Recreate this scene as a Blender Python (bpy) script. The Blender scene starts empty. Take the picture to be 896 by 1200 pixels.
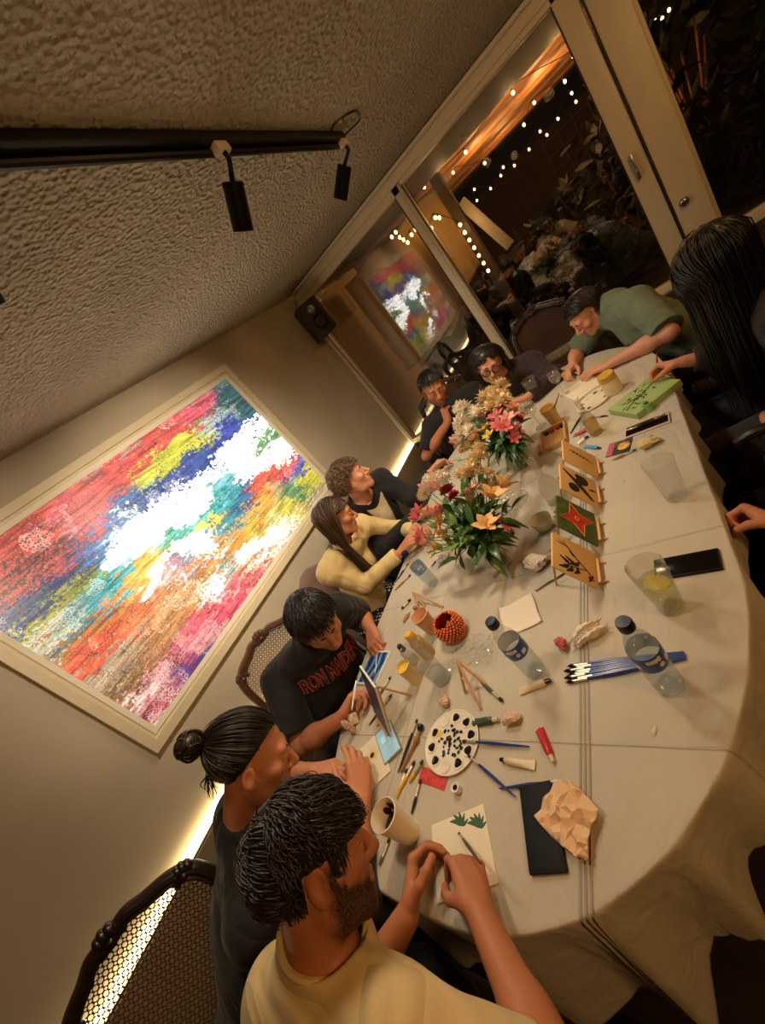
import bpy, bmesh, math, random
import numpy as np
from mathutils import Vector, Matrix
random.seed(7); RNG = np.random.default_rng(7)
SC = bpy.context.scene
COL = SC.collection

# ------------------------------------------------------------------ camera
CAM_H = 1.72
CAM_F = 471.4                                     # focal length in pixels of the 896x1200 frame
CR = np.array([[0.687, 0.3364, -0.6441], [-0.3303, -0.6453, -0.6891], [-0.6473, 0.6859, -0.3321]])
_u, _s, _v = np.linalg.svd(CR); CR = _u @ _v      # rows: image right, image down, view direction
cam_d = bpy.data.cameras.new('camera'); cam = bpy.data.objects.new('camera', cam_d); COL.objects.link(cam)
cam_d.sensor_fit = 'VERTICAL'; cam_d.sensor_height = 36.0; cam_d.lens = 36.0 * CAM_F / 1200.0
cam_d.clip_start = 0.02; cam_d.clip_end = 100
_m = Matrix.Identity(4)
for _i in range(3):
    _m[_i][0] = CR[0, _i]; _m[_i][1] = -CR[1, _i]; _m[_i][2] = -CR[2, _i]
_m[0][3], _m[1][3], _m[2][3] = 0, 0, CAM_H
cam.matrix_world = _m
SC.camera = cam

# ------------------------------------------------------------------ world, exposure, large lights
W = bpy.data.worlds.new('night'); SC.world = W; W.use_nodes = True
W.node_tree.nodes['Background'].inputs[0].default_value = (0.012, 0.008, 0.006, 1)
W.node_tree.nodes['Background'].inputs[1].default_value = 0.35
SC.view_settings.view_transform = 'Standard'; SC.view_settings.look = 'None'
SC.view_settings.gamma = 1.0; SC.view_settings.use_curve_mapping = False
SC.view_settings.exposure = 0.0
SC.cycles.use_denoising = True
SC.cycles.max_bounces = 8; SC.cycles.transparent_max_bounces = 24
SC.cycles.caustics_reflective = False; SC.cycles.caustics_refractive = False
SC.cycles.sample_clamp_indirect = 4.0

def light(name, kind, loc, aim, power, color, size=0.1, spot=1.0, blend=0.6, size_y=None):
    d = bpy.data.lights.new(name, kind); d.energy = power; d.color = color
    if kind == 'AREA':
        d.size = size
        if size_y: d.shape = 'RECTANGLE'; d.size_y = size_y
    else: d.shadow_soft_size = size
    if kind == 'SPOT': d.spot_size = spot; d.spot_blend = blend
    o = bpy.data.objects.new(name, d); COL.objects.link(o); o.location = loc
    o.rotation_euler = (Vector(aim) - Vector(loc)).to_track_quat('-Z', 'Y').to_euler()
    return o
WARM = (1.0, 0.53, 0.18); NEUT = (1.0, 0.83, 0.60)
# warm lamp out of view on the right, then an added fill
light('unseen_warm_lamp', 'AREA', (1.25, -0.10, 2.25), (-0.6, 0.4, 0.8), 15, WARM, 0.4)
light('unseen_warm_lamp', 'AREA', (0.85, 2.2, 2.36), (-0.5, 2.6, 0.9), 10, WARM, 0.5)  # unseen fill, added to brighten the far right end of the table
# the track heads over the table
light('track_light', 'SPOT', (-0.90, 1.33, 2.12), (-1.15, 1.30, 0.75), 38, NEUT, 0.10, 2.75, 1.0)
light('track_light', 'SPOT', (-0.92, 2.22, 2.16), (-1.15, 2.25, 0.80), 42, NEUT, 0.10, 2.75, 1.0)
light('picture_spot', 'SPOT', (-0.88, 1.34, 2.14), (-2.4, 1.55, 1.60), 75, NEUT, 0.03, 1.30, 0.9)
light('picture_spot', 'SPOT', (-0.88, 0.48, 2.14), (-2.4, 0.75, 1.60), 50, NEUT, 0.03, 1.2, 0.9)
light('track_light', 'SPOT', (-0.90, 0.47, 2.12), (-1.15, 0.62, 0.75), 25, NEUT, 0.10, 2.75, 1.0)

# ------------------------------------------------------------------ small helpers
def V(*a): return np.array(a, float)
def nrm(a): a = np.asarray(a, float); return a / (np.linalg.norm(a) + 1e-12)
def at(u, v, z):
    """the point at height z that the camera sees at pixel (u, v)"""
    d = CR.T @ np.array([(u - 448) / CAM_F, (v - 600) / CAM_F, 1.0])
    t = (z - CAM_H) / d[2]
    return d * t + np.array([0, 0, CAM_H])
TZ = 0.752                                         # table cloth surface

def tag(o, label=None, cat=None, group=None, kind=None):
    if label: o['label'] = label
    if cat: o['category'] = cat
    if group: o['group'] = group
    if kind: o['kind'] = kind
    return o
def empty(name, loc, rz=0.0, label=None, cat=None, group=None):
    o = bpy.data.objects.new(name, None); COL.objects.link(o); o.empty_display_size = 0.05
    o.location = loc; o.rotation_euler = (0, 0, rz)
    return tag(o, label, cat, group)
def link(name, me, mat=None, parent=None, smooth=True, mats=None):
    o = bpy.data.objects.new(name, me); COL.objects.link(o)
    if mats:
        for m in mats: me.materials.append(m)
    elif mat: me.materials.append(mat)
    if parent is not None: o.parent = parent
    if smooth and len(me.polygons):
        me.polygons.foreach_set('use_smooth', np.ones(len(me.polygons), bool))
    return o
def children(o): return list(o.children)
def copy_tree(o, parent=None):
    c = o.copy(); COL.objects.link(c)
    if parent is not None: c.parent = parent
    for ch in children(o): copy_tree(ch, c)
    return c
def auto_smooth(o, deg=35):
    me = o.data; bm = bmesh.new(); bm.from_mesh(me)
    for e in bm.edges:
        if len(e.link_faces) == 2 and e.calc_face_angle(0) > math.radians(deg): e.smooth = False
    bm.to_mesh(me); bm.free(); return o

class MB:
    """collects boxes, tubes, lathes and grids; build() links them as ONE mesh object"""
    def __init__(self): self.v = []; self.f = []; self.n = 0; self.mi = []; self.cur = 0; self.cols = []
    def add(self, vs, fs, col=None):
        vs = np.asarray(vs, float).reshape(-1, 3)
        self.v.append(vs)
        self.f += [tuple(int(i) + self.n for i in f) for f in fs]; self.mi += [self.cur] * len(fs)
        self.cols.append(np.full(len(vs), 0.5 if col is None else col))
        self.n += len(vs); return self
    def box(self, c, s, rot=None, bev=0.0):
        bm = bmesh.new(); bmesh.ops.create_cube(bm, size=1.0)
        for v in bm.verts: v.co = Vector((v.co.x * s[0], v.co.y * s[1], v.co.z * s[2]))
        if bev > 0: bmesh.ops.bevel(bm, geom=list(bm.edges), offset=min(bev, min(s) * 0.45), segments=2, affect='EDGES', profile=0.6)
        R = np.eye(3) if rot is None else np.asarray(rot)
        vs = np.array([list(v.co) for v in bm.verts]) @ R.T + np.asarray(c, float)
        bm.verts.index_update()
        fs = [[v.index for v in f.verts] for f in bm.faces]; bm.free()
        return self.add(vs, fs)
    def tube(self, pts, rad, seg=8, cap=True, col=None, flat=1.0, flatdir=None):
        pts = np.asarray(pts, float); n = len(pts)
        rad = np.full(n, rad, float) if np.isscalar(rad) else np.asarray(rad, float)
        t = np.gradient(pts, axis=0); t /= np.linalg.norm(t, axis=1)[:, None] + 1e-9
        ref = np.array([0, 0, 1.0]) if flatdir is None else nrm(flatdir)
        if abs(t[0] @ ref) > 0.95: ref = np.array([1.0, 0.1, 0])
        vs = []; nn = nrm(ref - t[0] * (t[0] @ ref))
        a = np.linspace(0, 2 * np.pi, seg, endpoint=False)
        for i in range(n):
            nn = nrm(nn - t[i] * (t[i] @ nn)); b = np.cross(t[i], nn)
            vs.append(pts[i] + rad[i] * (np.cos(a)[:, None] * b + flat * np.sin(a)[:, None] * nn))
        vs = np.concatenate(vs); fs = []
        for i in range(n - 1):
            for j in range(seg):
                k = (j + 1) % seg
                fs.append((i * seg + j, i * seg + k, (i + 1) * seg + k, (i + 1) * seg + j))
        if cap:
            fs.append(tuple(range(seg))[::-1]); fs.append(tuple((n - 1) * seg + j for j in range(seg)))
        return self.add(vs, fs, col)
    def lathe(self, prof, c=(0, 0, 0), rot=None, seg=32, cap0=False, cap1=False, wob=None):
        prof = np.asarray(prof, float); n = len(prof)
        a = np.linspace(0, 2 * np.pi, seg, endpoint=False)
        vs = np.zeros((n, seg, 3))
        for i, (r, z) in enumerate(prof):
            rr = r * np.ones(seg) if wob is None else r * wob(a, z)
            vs[i, :, 0] = rr * np.cos(a); vs[i, :, 1] = rr * np.sin(a); vs[i, :, 2] = z
        vs = vs.reshape(-1, 3)
        R = np.eye(3) if rot is None else np.asarray(rot)
        vs = vs @ R.T + np.asarray(c, float); fs = []
        for i in range(n - 1):
            for j in range(seg):
                k = (j + 1) % seg
                fs.append((i * seg + j, i * seg + k, (i + 1) * seg + k, (i + 1) * seg + j))
        if cap0: fs.append(tuple(range(seg))[::-1])
        if cap1: fs.append(tuple((n - 1) * seg + j for j in range(seg)))
        return self.add(vs, fs)
    def prism(self, poly, z0, z1, c=(0, 0, 0), rot=None):
        poly = np.asarray(poly, float); n = len(poly)
        vs = np.concatenate([np.c_[poly, np.full(n, z0)], np.c_[poly, np.full(n, z1)]])
        R = np.eye(3) if rot is None else np.asarray(rot)
        vs = vs @ R.T + np.asarray(c, float)
        fs = [tuple(range(n))[::-1], tuple(range(n, 2 * n))] + [(i, (i + 1) % n, n + (i + 1) % n, n + i) for i in range(n)]
        return self.add(vs, fs)
    def grid(self, P, closed_u=False):
        P = np.asarray(P, float); nu, nv = P.shape[:2]; fs = []
        for i in range(nu if closed_u else nu - 1):
            for j in range(nv - 1):
                i2 = (i + 1) % nu
                fs.append((i * nv + j, i2 * nv + j, i2 * nv + j + 1, i * nv + j + 1))
        return self.add(P.reshape(-1, 3), fs)
    def sphere(self, c, r, rot=None, seg=16, rings=10):
        r = np.ones(3) * r if np.isscalar(r) else np.asarray(r, float)
        th = np.linspace(0, np.pi, rings + 1)
        bm = bmesh.new(); bmesh.ops.create_uvsphere(bm, u_segments=seg, v_segments=rings, radius=1)
        R = np.eye(3) if rot is None else np.asarray(rot)
        vs = (np.array([list(v.co) for v in bm.verts]) * r) @ R.T + np.asarray(c, float)
        bm.verts.index_update(); fs = [[v.index for v in f.verts] for f in bm.faces]; bm.free()
        return self.add(vs, fs)
    def build(self, name, mat, parent=None, smooth=True, sharp=35, colattr=None):
        me = bpy.data.meshes.new(name)
        me.from_pydata(np.concatenate(self.v).tolist(), [], self.f); me.update()
        if colattr:
            at_ = me.attributes.new(colattr, 'FLOAT', 'POINT'); at_.data.foreach_set('value', np.concatenate(self.cols).astype(np.float32))
        mats = mat if isinstance(mat, (list, tuple)) else [mat]
        o = link(name, me, None, parent, smooth, mats)
        if len(mats) > 1: me.polygons.foreach_set('material_index', np.array(self.mi, np.int32))
        if smooth and sharp: auto_smooth(o, sharp)
        return o

def basis_z(z, x=(1, 0, 0)):
    z = nrm(z); x = np.asarray(x, float); x = x - z * (x @ z)
    if np.linalg.norm(x) < 1e-4: x = np.array([0, 1.0, 0]) - z * z[1]
    x = nrm(x); return np.stack([x, np.cross(z, x), z], 1)
def rotz(a): c, s = math.cos(a), math.sin(a); return np.array([[c, -s, 0], [s, c, 0], [0, 0, 1.0]])
def bez(p, n=12):
    """smooth Catmull-Rom path through points"""
    p = np.asarray(p, float)
    if len(p) == 2: return p[0] + (p[1] - p[0]) * np.linspace(0, 1, max(2, n // 4))[:, None]
    q = np.concatenate([[2 * p[0] - p[1]], p, [2 * p[-1] - p[-2]]]); out = []
    for i in range(len(p) - 1):
        a, b, c, d = q[i:i + 4]
        for t in np.linspace(0, 1, n, endpoint=False):
            out.append(0.5 * ((2 * b) + (-a + c) * t + (2 * a - 5 * b + 4 * c - d) * t * t + (-a + 3 * b - 3 * c + d) * t ** 3))
    out.append(p[-1]); return np.array(out)

# ------------------------------------------------------------------ materials
def new_mat(name):
    m = bpy.data.materials.new(name); m.use_nodes = True
    return m, m.node_tree, m.node_tree.nodes['Principled BSDF']
def nd(nt, t, **kw):
    n = nt.nodes.new(t)
    for k, v in kw.items():
        if k in ('inp',):
            for i, x in v.items(): n.inputs[i].default_value = x
        else: setattr(n, k, v)
    return n
def lin(c):
    """sRGB 0-255 to linear rgba"""
    c = np.asarray(c, float) / 255.0
    l = np.where(c <= 0.04045, c / 12.92, ((c + 0.055) / 1.055) ** 2.4)
    return (float(l[0]), float(l[1]), float(l[2]), 1.0)
def pmat(name, rgb, rough=0.5, metal=0.0, bump=0.0, bscale=60.0, var=0.0, vscale=8.0, spec=0.5, coat=0.0, sheen=0.0, stretch=None, bdist=0.002):
    m, nt, b = new_mat(name); c = lin(rgb)
    b.inputs['Base Color'].default_value = c; b.inputs['Roughness'].default_value = rough
    b.inputs['Metallic'].default_value = metal; b.inputs['Specular IOR Level'].default_value = spec
    b.inputs['Coat Weight'].default_value = coat; b.inputs['Sheen Weight'].default_value = sheen
    if bump > 0 or var > 0:
        tc = nd(nt, 'ShaderNodeTexCoord'); src = tc.outputs['Object']
        if stretch:
            mp = nd(nt, 'ShaderNodeMapping'); mp.inputs['Scale'].default_value = stretch
            nt.links.new(src, mp.inputs[0]); src = mp.outputs[0]
    if var > 0:
        n1 = nd(nt, 'ShaderNodeTexNoise', inp={'Scale': vscale, 'Detail': 5.0, 'Roughness': 0.6}); nt.links.new(src, n1.inputs['Vector'])
        r = nd(nt, 'ShaderNodeValToRGB'); nt.links.new(n1.outputs['Fac'], r.inputs['Fac'])
        r.color_ramp.elements[0].position = 0.3; r.color_ramp.elements[1].position = 0.7
        r.color_ramp.elements[0].color = (c[0] * (1 - var), c[1] * (1 - var), c[2] * (1 - var), 1)
        r.color_ramp.elements[1].color = (min(1, c[0] * (1 + var)), min(1, c[1] * (1 + var)), min(1, c[2] * (1 + var)), 1)
        nt.links.new(r.outputs['Color'], b.inputs['Base Color'])
    if bump > 0:
        n2 = nd(nt, 'ShaderNodeTexNoise', inp={'Scale': bscale, 'Detail': 4.0}); nt.links.new(src, n2.inputs['Vector'])
        bp = nd(nt, 'ShaderNodeBump', inp={'Strength': bump, 'Distance': bdist}); nt.links.new(n2.outputs['Fac'], bp.inputs['Height'])
        nt.links.new(bp.outputs['Normal'], b.inputs['Normal'])
    return m
def emat(name, rgb, strength):
    m, nt, b = new_mat(name); c = lin(rgb)
    b.inputs['Base Color'].default_value = c; b.inputs['Emission Color'].default_value = c
    b.inputs['Emission Strength'].default_value = strength; return m
def glass_mat(name, tint=(1, 1, 1), refl=0.10, gain=0.9, rough=0.02, cloud=None, cf=0.0):
    """thin clear wall: mostly transparent, mirror-like towards grazing angles"""
    m = bpy.data.materials.new(name); m.use_nodes = True; nt = m.node_tree; nt.nodes.clear()
    out = nd(nt, 'ShaderNodeOutputMaterial'); mix = nd(nt, 'ShaderNodeMixShader')
    tr = nd(nt, 'ShaderNodeBsdfTransparent'); tr.inputs[0].default_value = (*tint, 1)
    gl = nd(nt, 'ShaderNodeBsdfGlossy'); gl.inputs['Roughness'].default_value = rough
    lw = nd(nt, 'ShaderNodeLayerWeight', inp={'Blend': 0.25})
    mm = nd(nt, 'ShaderNodeMath', operation='MULTIPLY_ADD'); mm.inputs[1].default_value = gain; mm.inputs[2].default_value = refl
    mm.use_clamp = True
    nt.links.new(lw.outputs['Facing'], mm.inputs[0])
    pw = nd(nt, 'ShaderNodeMath', operation='POWER'); pw.inputs[1].default_value = 2.2
    nt.links.new(lw.outputs['Facing'], pw.inputs[0]); nt.links.new(pw.outputs[0], mm.inputs[0])
    nt.links.new(mm.outputs[0], mix.inputs[0]); nt.links.new(tr.outputs[0], mix.inputs[1]); nt.links.new(gl.outputs[0], mix.inputs[2])
    last = mix.outputs[0]
    if cloud:
        df = nd(nt, 'ShaderNodeBsdfTranslucent'); df.inputs[0].default_value = lin(cloud); d2 = nd(nt, 'ShaderNodeBsdfDiffuse'); d2.inputs[0].default_value = lin(cloud)
        ad = nd(nt, 'ShaderNodeMixShader', inp={0: 0.5}); nt.links.new(df.outputs[0], ad.inputs[1]); nt.links.new(d2.outputs[0], ad.inputs[2])
        mc = nd(nt, 'ShaderNodeMixShader', inp={0: cf}); nt.links.new(last, mc.inputs[1]); nt.links.new(ad.outputs[0], mc.inputs[2]); last = mc.outputs[0]
    nt.links.new(last, out.inputs[0]); return m
# paint patches of the big picture: pixel on the canvas, colour, half length, half width (m), weight
_PATCH = '''15,621,200,70,50|75,591,200,55,65|115,561,214,50,45|186,500,208,66,58|226,475,222,80,110|166,541,185,195,60|216,505,205,210,50|261,455,60,110,120
246,480,165,200,205|285,475,60,120,130|171,586,32,72,155|216,546,40,80,170|271,490,42,72,195|126,591,28,105,180|100,636,28,118,195|60,651,48,80,140|30,646,105,66,75|25,671,195,80,75
8,690,200,90,60|10,705,60,80,135|85,611,220,45,65|50,616,222,120,135|70,628,215,60,80|150,611,190,230,235|176,621,252,250,246|150,646,250,250,246|201,601,252,250,246|180,600,252,250,246
236,576,250,250,245|225,590,250,250,245|250,570,100,190,215|281,530,253,251,246|311,535,253,251,246|296,505,250,250,244|330,520,235,240,220|321,505,120,180,130|246,601,45,190,185|270,588,45,165,180|246,621,240,208,30|281,591,36,116,165
261,626,45,145,175|290,580,60,105,165|311,566,235,95,35|334,556,228,36,36|322,560,230,60,36|352,551,38,58,170|362,571,205,200,50|326,586,238,170,40|321,616,205,205,120|301,626,215,182,50|340,600,210,200,60|352,585,60,140,110|335,580,70,150,120
301,651,248,246,236|281,641,225,152,44|315,635,235,225,190|226,646,253,251,246|200,660,253,251,246|240,650,250,248,240|191,641,70,185,170|216,666,70,140,190|201,680,205,55,90|181,671,250,205,10|170,662,248,190,20|171,691,253,251,246|195,690,245,240,230
151,701,244,165,22|135,715,238,140,20|126,726,236,128,20|110,745,225,120,25|100,782,228,88,34|85,790,225,90,40|110,701,40,170,185|131,681,60,200,215|90,735,50,160,180|75,711,125,165,80|60,715,150,165,80|40,726,180,178,36|25,720,60,90,130|60,747,205,205,185|80,762,195,125,36
166,726,235,128,60|180,712,232,140,60|211,691,195,140,90|236,671,228,140,55|220,700,205,145,70|255,655,225,160,60|181,762,186,124,66|141,792,196,150,108|151,817,150,108,58|120,800,190,170,140|226,726,205,138,72|200,745,195,140,80|241,747,222,34,76|255,735,225,60,90|266,701,248,240,235
275,700,215,50,85|281,686,205,40,70|290,672,230,200,160|211,777,230,108,140|225,762,232,90,125|186,817,226,140,150|195,800,232,150,160|176,837,240,205,200|201,822,170,26,58|221,787,196,26,60|235,770,225,160,165|216,807,66,76,160|126,817,172,150,120|274,674,36,150,165|260,690,240,235,215'''
def _mk_blobs():
    out = []; pw_, ph2 = 2.128, 1.253
    def uv(u, v):
        d = CR.T @ np.array([(u - 448) / CAM_F, (v - 600) / CAM_F, 1.0]); p = d * (-2.40 / d[0]) + V(0, 0, CAM_H)
        return np.array([(p[1] - 0.212) / pw_, (p[2] - 0.982) / ph2])
    for s in _PATCH.replace('\n', '|').split('|'):
        u, v, r, g, b = map(float, s.split(',')); a = uv(u, v); e = (uv(u + 10, v - 9.0) - a) * [pw_, ph2]
        out.append((a, (r, g, b), 0.16, 0.048, math.atan2(e[1], e[0]), 1.0))
    return out
PICTURE_BLOBS = _mk_blobs()
# ================================================================== THE ROOM
WX, WY, CZ = -2.40, 3.65, 2.42                    # left wall, window wall, ceiling height
RX, BY = 2.3, -2.2                                 # right wall, wall behind the photographer
def stucco(name, rgb, scale, strength, dist, var=0.12, dark=0.25):
    m, nt, b = new_mat(name); c = lin(rgb); b.inputs['Roughness'].default_value = 0.85; b.inputs['Specular IOR Level'].default_value = 0.25
    tc = nd(nt, 'ShaderNodeTexCoord')
    v = nd(nt, 'ShaderNodeTexVoronoi', feature='SMOOTH_F1', inp={'Scale': scale, 'Smoothness': 0.6})
    w = nd(nt, 'ShaderNodeTexNoise', inp={'Scale': scale * 0.5, 'Detail': 6.0, 'Roughness': 0.65})
    nt.links.new(tc.outputs['Object'], v.inputs['Vector']); nt.links.new(tc.outputs['Object'], w.inputs['Vector'])
    ad = nd(nt, 'ShaderNodeMath', operation='ADD'); nt.links.new(v.outputs['Distance'], ad.inputs[0]); nt.links.new(w.outputs['Fac'], ad.inputs[1])
    bp = nd(nt, 'ShaderNodeBump', inp={'Strength': strength, 'Distance': dist}); nt.links.new(ad.outputs[0], bp.inputs['Height']); nt.links.new(bp.outputs['Normal'], b.inputs['Normal'])
    n = nd(nt, 'ShaderNodeTexNoise', inp={'Scale': 1.6, 'Detail': 4.0}); nt.links.new(tc.outputs['Object'], n.inputs['Vector'])
    r = nd(nt, 'ShaderNodeValToRGB'); nt.links.new(n.outputs['Fac'], r.inputs['Fac'])
    r.color_ramp.elements[0].position = 0.3; r.color_ramp.elements[1].position = 0.7
    r.color_ramp.elements[0].color = (*[x * (1 - var) for x in c[:3]], 1); r.color_ramp.elements[1].color = (*[min(1, x * (1 + var)) for x in c[:3]], 1)
    nt.links.new(r.outputs['Color'], b.inputs['Base Color'])
    return m
M = {}
M['ceiling'] = stucco('ceiling_stucco', (196, 182, 156), 58.0, 1.0, 0.022)
M['wall'] = stucco('wall_plaster', (188, 176, 156), 26.0, 0.12, 0.004)
M['wainscot'] = pmat('wainscot_paint', (150, 132, 105), 0.6, var=0.1)
M['dark_wall'] = pmat('dark_wall', (62, 50, 38), 0.7, var=0.15)
M['side_wall'] = pmat('side_wall', (92, 76, 58), 0.8, var=0.1)
M['cream'] = pmat('cream_frame', (216, 202, 172), 0.42, var=0.04)
M['cream_dark'] = pmat('frame_gasket', (40, 30, 22), 0.6)
M['black_metal'] = pmat('black_metal', (16, 14, 13), 0.38, 0.4)
M['black_matte'] = pmat('black_matte', (14, 13, 12), 0.6)
M['steel'] = pmat('brushed_steel', (190, 185, 175), 0.28, 1.0)
M['floor'] = pmat('dark_timber_floor', (46, 33, 24), 0.45, var=0.35, vscale=3.0, stretch=(1, 9, 1))

def slab(name, c, s, mat, bev=0.0, kind='structure'):
    m = MB(); m.box((0, 0, 0), s, None, bev); o = m.build(name, mat); o.location = c
    if kind: o['kind'] = kind
    return o
slab('floor', ((WX + RX) / 2, (WY + BY) / 2, -0.05), (RX - WX + 0.4, WY - BY + 0.4, 0.10), M['floor'])
slab('ceiling', ((WX + RX) / 2, (WY + BY) / 2, CZ + 0.06), (RX - WX + 0.4, WY - BY + 0.30, 0.12), M['ceiling'])
slab('wall_left', (WX - 0.08, (WY + BY) / 2, CZ / 2), (0.16, WY - BY + 0.3, CZ), M['wall'])
slab('wall_right', (RX + 0.08, (WY + BY) / 2, CZ / 2), (0.16, WY - BY + 0.3, CZ), M['side_wall'])
slab('wall_back', ((WX + RX) / 2, BY - 0.08, CZ / 2), (RX - WX + 0.3, 0.16, CZ), M['side_wall'])
slab('wall_window', ((WX - 0.05 + 0.43) / 2 , WY + 0.02, 0.27), (0.43 - WX + 0.05, 0.14, 0.54), M['dark_wall'])
slab('wall_window', ((0.43 + RX) / 2, WY + 0.02, 0.325), (RX - 0.43, 0.14, 0.65), M['dark_wall'])
slab('wall_window', (2.06, WY + 0.02, (0.65 + CZ) / 2), (0.6, 0.14, CZ - 0.65), M['side_wall'])
# low wainscot box along the left wall with the light slot on top of it
slab('wainscot', (WX + 0.035, (WY + BY) / 2 - 0.03, 0.275), (0.07, WY - BY - 0.08, 0.55), M['wainscot'], 0.004)
M['led'] = emat('led_strip_glow', (255, 226, 168), 8.5)
def led(y0, y1, lab):
    t = empty('led_strip', (WX + 0.03, (y0 + y1) / 2, 0.552), 0, lab, 'light strip')
    m = MB(); m.box((0, 0, 0.004), (0.055, y1 - y0, 0.006)); m.build('channel', M['steel'], t)
    m = MB(); m.box((-0.004, 0, 0.022), (0.022, y1 - y0 - 0.004, 0.030), None, 0.006); m.build('diffuser', M['led'], t)
led(-1.9, 3.62, 'glowing warm light strip running low along the wall behind the chairs')

# ---- window wall: head rail, sill, mullions, posts, panes
def bar(name, c, s, mat=None, bev=0.004, parent=None):
    m = MB(); m.box(c, s, None, bev); o = m.build(name, mat or M['cream'], parent)
    return o
def structure_root(name, loc=(0, 0, 0)):
    o = empty(name, loc); o['kind'] = 'structure'; return o
M['pane'] = glass_mat('window_glass', (0.93, 0.93, 0.92), 0.14, 0.75, 0.0)
M['pane_dim'] = M['pane']
def window(name, x0, x1, z0, z1, fr=0.035, frb=0.05, right=None):
    t = structure_root(name, ((x0 + x1) / 2, WY, z0)); w = x1 - x0; h = z1 - z0; r = right or fr
    m = MB()
    m.box((-w / 2 + fr / 2, 0, h / 2), (fr, 0.07, h), None, 0.004); m.box((w / 2 - r / 2, 0, h / 2), (r, 0.07, h), None, 0.004)
    m.box((0, 0, frb / 2), (w, 0.075, frb), None, 0.004); m.box((0, 0, h - fr / 2), (w, 0.07, fr), None, 0.004)
    m.box((-w / 2 + fr * 0.55, -0.042, h / 2), (fr * 0.35, 0.016, h - 0.02), None, 0.003)
    m.box((0, -0.044, frb * 0.45), (w - 0.02, 0.016, frb * 0.4), None, 0.003)
    m.build('window_frame', M['cream'], t)
    m = MB(); m.box((-w / 2 + fr + 0.003, -0.036, h / 2), (0.008, 0.004, h - 2 * fr)); m.box((w / 2 - r - 0.003, -0.036, h / 2), (0.008, 0.004, h - 2 * fr))
    m.build('gasket', M['cream_dark'], t)
    m = MB(); m.box(((fr - r) / 2, 0.01, h / 2 + (frb - fr) / 2), (w - fr - r + 0.01, 0.006, h - fr - frb + 0.01)); m.build('window_pane', M['pane'], t)
    return t
window('window_1', WX + 0.005, -1.055, 0.54, 2.335, 0.055, 0.06)
window('window_2', -1.055, 0.235, 0.54, 2.335, 0.030, 0.06, 0.115)
o = bar('trim_1', (0, 0, 0), (RX - WX - 0.1, 0.10, 0.085), M['cream'], 0.006); o.location = ((WX + RX) / 2 , WY - 0.005, 2.377); o['kind'] = 'structure'
# door: wide cream stile with a lock, dark glass
d = structure_root('door_1', (0.24, WY - 0.01, 0))
m = MB(); m.box((0.092, 0, 1.17), (0.165, 0.08, 2.33), None, 0.004); m.box((0.185, 0.01, 1.17), (0.028, 0.05, 2.33), None, 0.004)
m.box((0.79, 0, 0.66), (1.18, 0.07, 0.10), None, 0.004); m.box((0.79, 0, 2.30), (1.18, 0.07, 0.07), None, 0.004); m.box((1.36, 0, 1.5), (0.10, 0.08, 1.66), None, 0.006)
m.build('door_frame', M['cream'], d)
m = MB(); m.box((0.004, -0.03, 1.17), (0.010, 0.03, 2.3)); m.build('gasket', M['cream_dark'], d)
m = MB(); m.box((0.76, 0.012, 1.48), (1.12, 0.006, 1.60)); m.build('window_pane', M['pane_dim'], d)
m = MB(); m.lathe([(0, 0.022), (0.012, 0.024), (0.021, 0.020), (0.026, 0.012), (0.027, 0), (0.024, -0.002)], (0.066, -0.042, 1.01), basis_z((0, -1, 0)), 24)
m.box((0.066, -0.066, 1.01), (0.004, 0.006, 0.016), None, 0.001); m.build('door_lock', M['steel'], d)
m = MB(); m.box((-0.075, -0.045, 1.36), (0.020, 0.012, 0.15), None, 0.003); m.box((-0.075, -0.053, 1.40), (0.010, 0.010, 0.03), None, 0.002); m.box((-0.075, -0.053, 1.33), (0.010, 0.010, 0.02), None, 0.002)
m.build('latch', M['steel'], d)
# curtain track under the ceiling
t = empty('curtain_track', ((WX + 0.9) / 2 + 0.05, WY - 0.11, 2.40), 0, 'pale metal curtain track along the ceiling above the windows', 'curtain rail')
L = 0.9 - WX - 0.16
m = MB(); m.box((0, 0, 0), (L, 0.030, 0.022), None, 0.006); m.box((0, 0.030, 0.004), (L, 0.012, 0.028), None, 0.004); m.build('rail', M['cream'], t)
m = MB(); m.lathe([(0.002, -0.03), (0.016, -0.028), (0.019, -0.012), (0.019, 0.03), (0.004, 0.032)], (-L / 2, 0.004, -0.002), basis_z((1, 0, 0)), 18); m.build('end_cap', M['steel'], t)

# ---- loudspeaker in the corner
t = empty('loudspeaker', (-2.20, 3.40, 1.94), 0, 'black loudspeaker hung in the corner beside the window', 'speaker')
Rs = rotz(math.radians(-38))
m = MB(); m.prism([(-0.085, 0.105), (0.085, 0.105), (0.115, -0.08), (0.07, -0.105), (-0.07, -0.105), (-0.115, -0.08)], 0.0, 0.31, (0, 0, 0), rotz(math.radians(52))); m.build('cabinet', M['black_matte'], t)
fn = rotz(math.radians(52)) @ V(0, -1, 0)
m = MB(); m.lathe([(0.070, 0.0), (0.072, 0.008), (0.062, 0.010), (0.05, 0.002), (0.022, -0.010), (0.02, -0.004), (0.0, 0.003)], V(0, 0, 0.115) + fn * 0.104, basis_z(fn), 28); m.build('woofer', M['black_metal'], t)
m = MB(); m.lathe([(0.034, 0.0), (0.034, 0.008), (0.018, 0.002), (0.012, 0.006), (0.0, 0.009)], V(0, 0, 0.235) + fn * 0.104, basis_z(fn), 24); m.build('tweeter', M['steel'], t)
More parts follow.
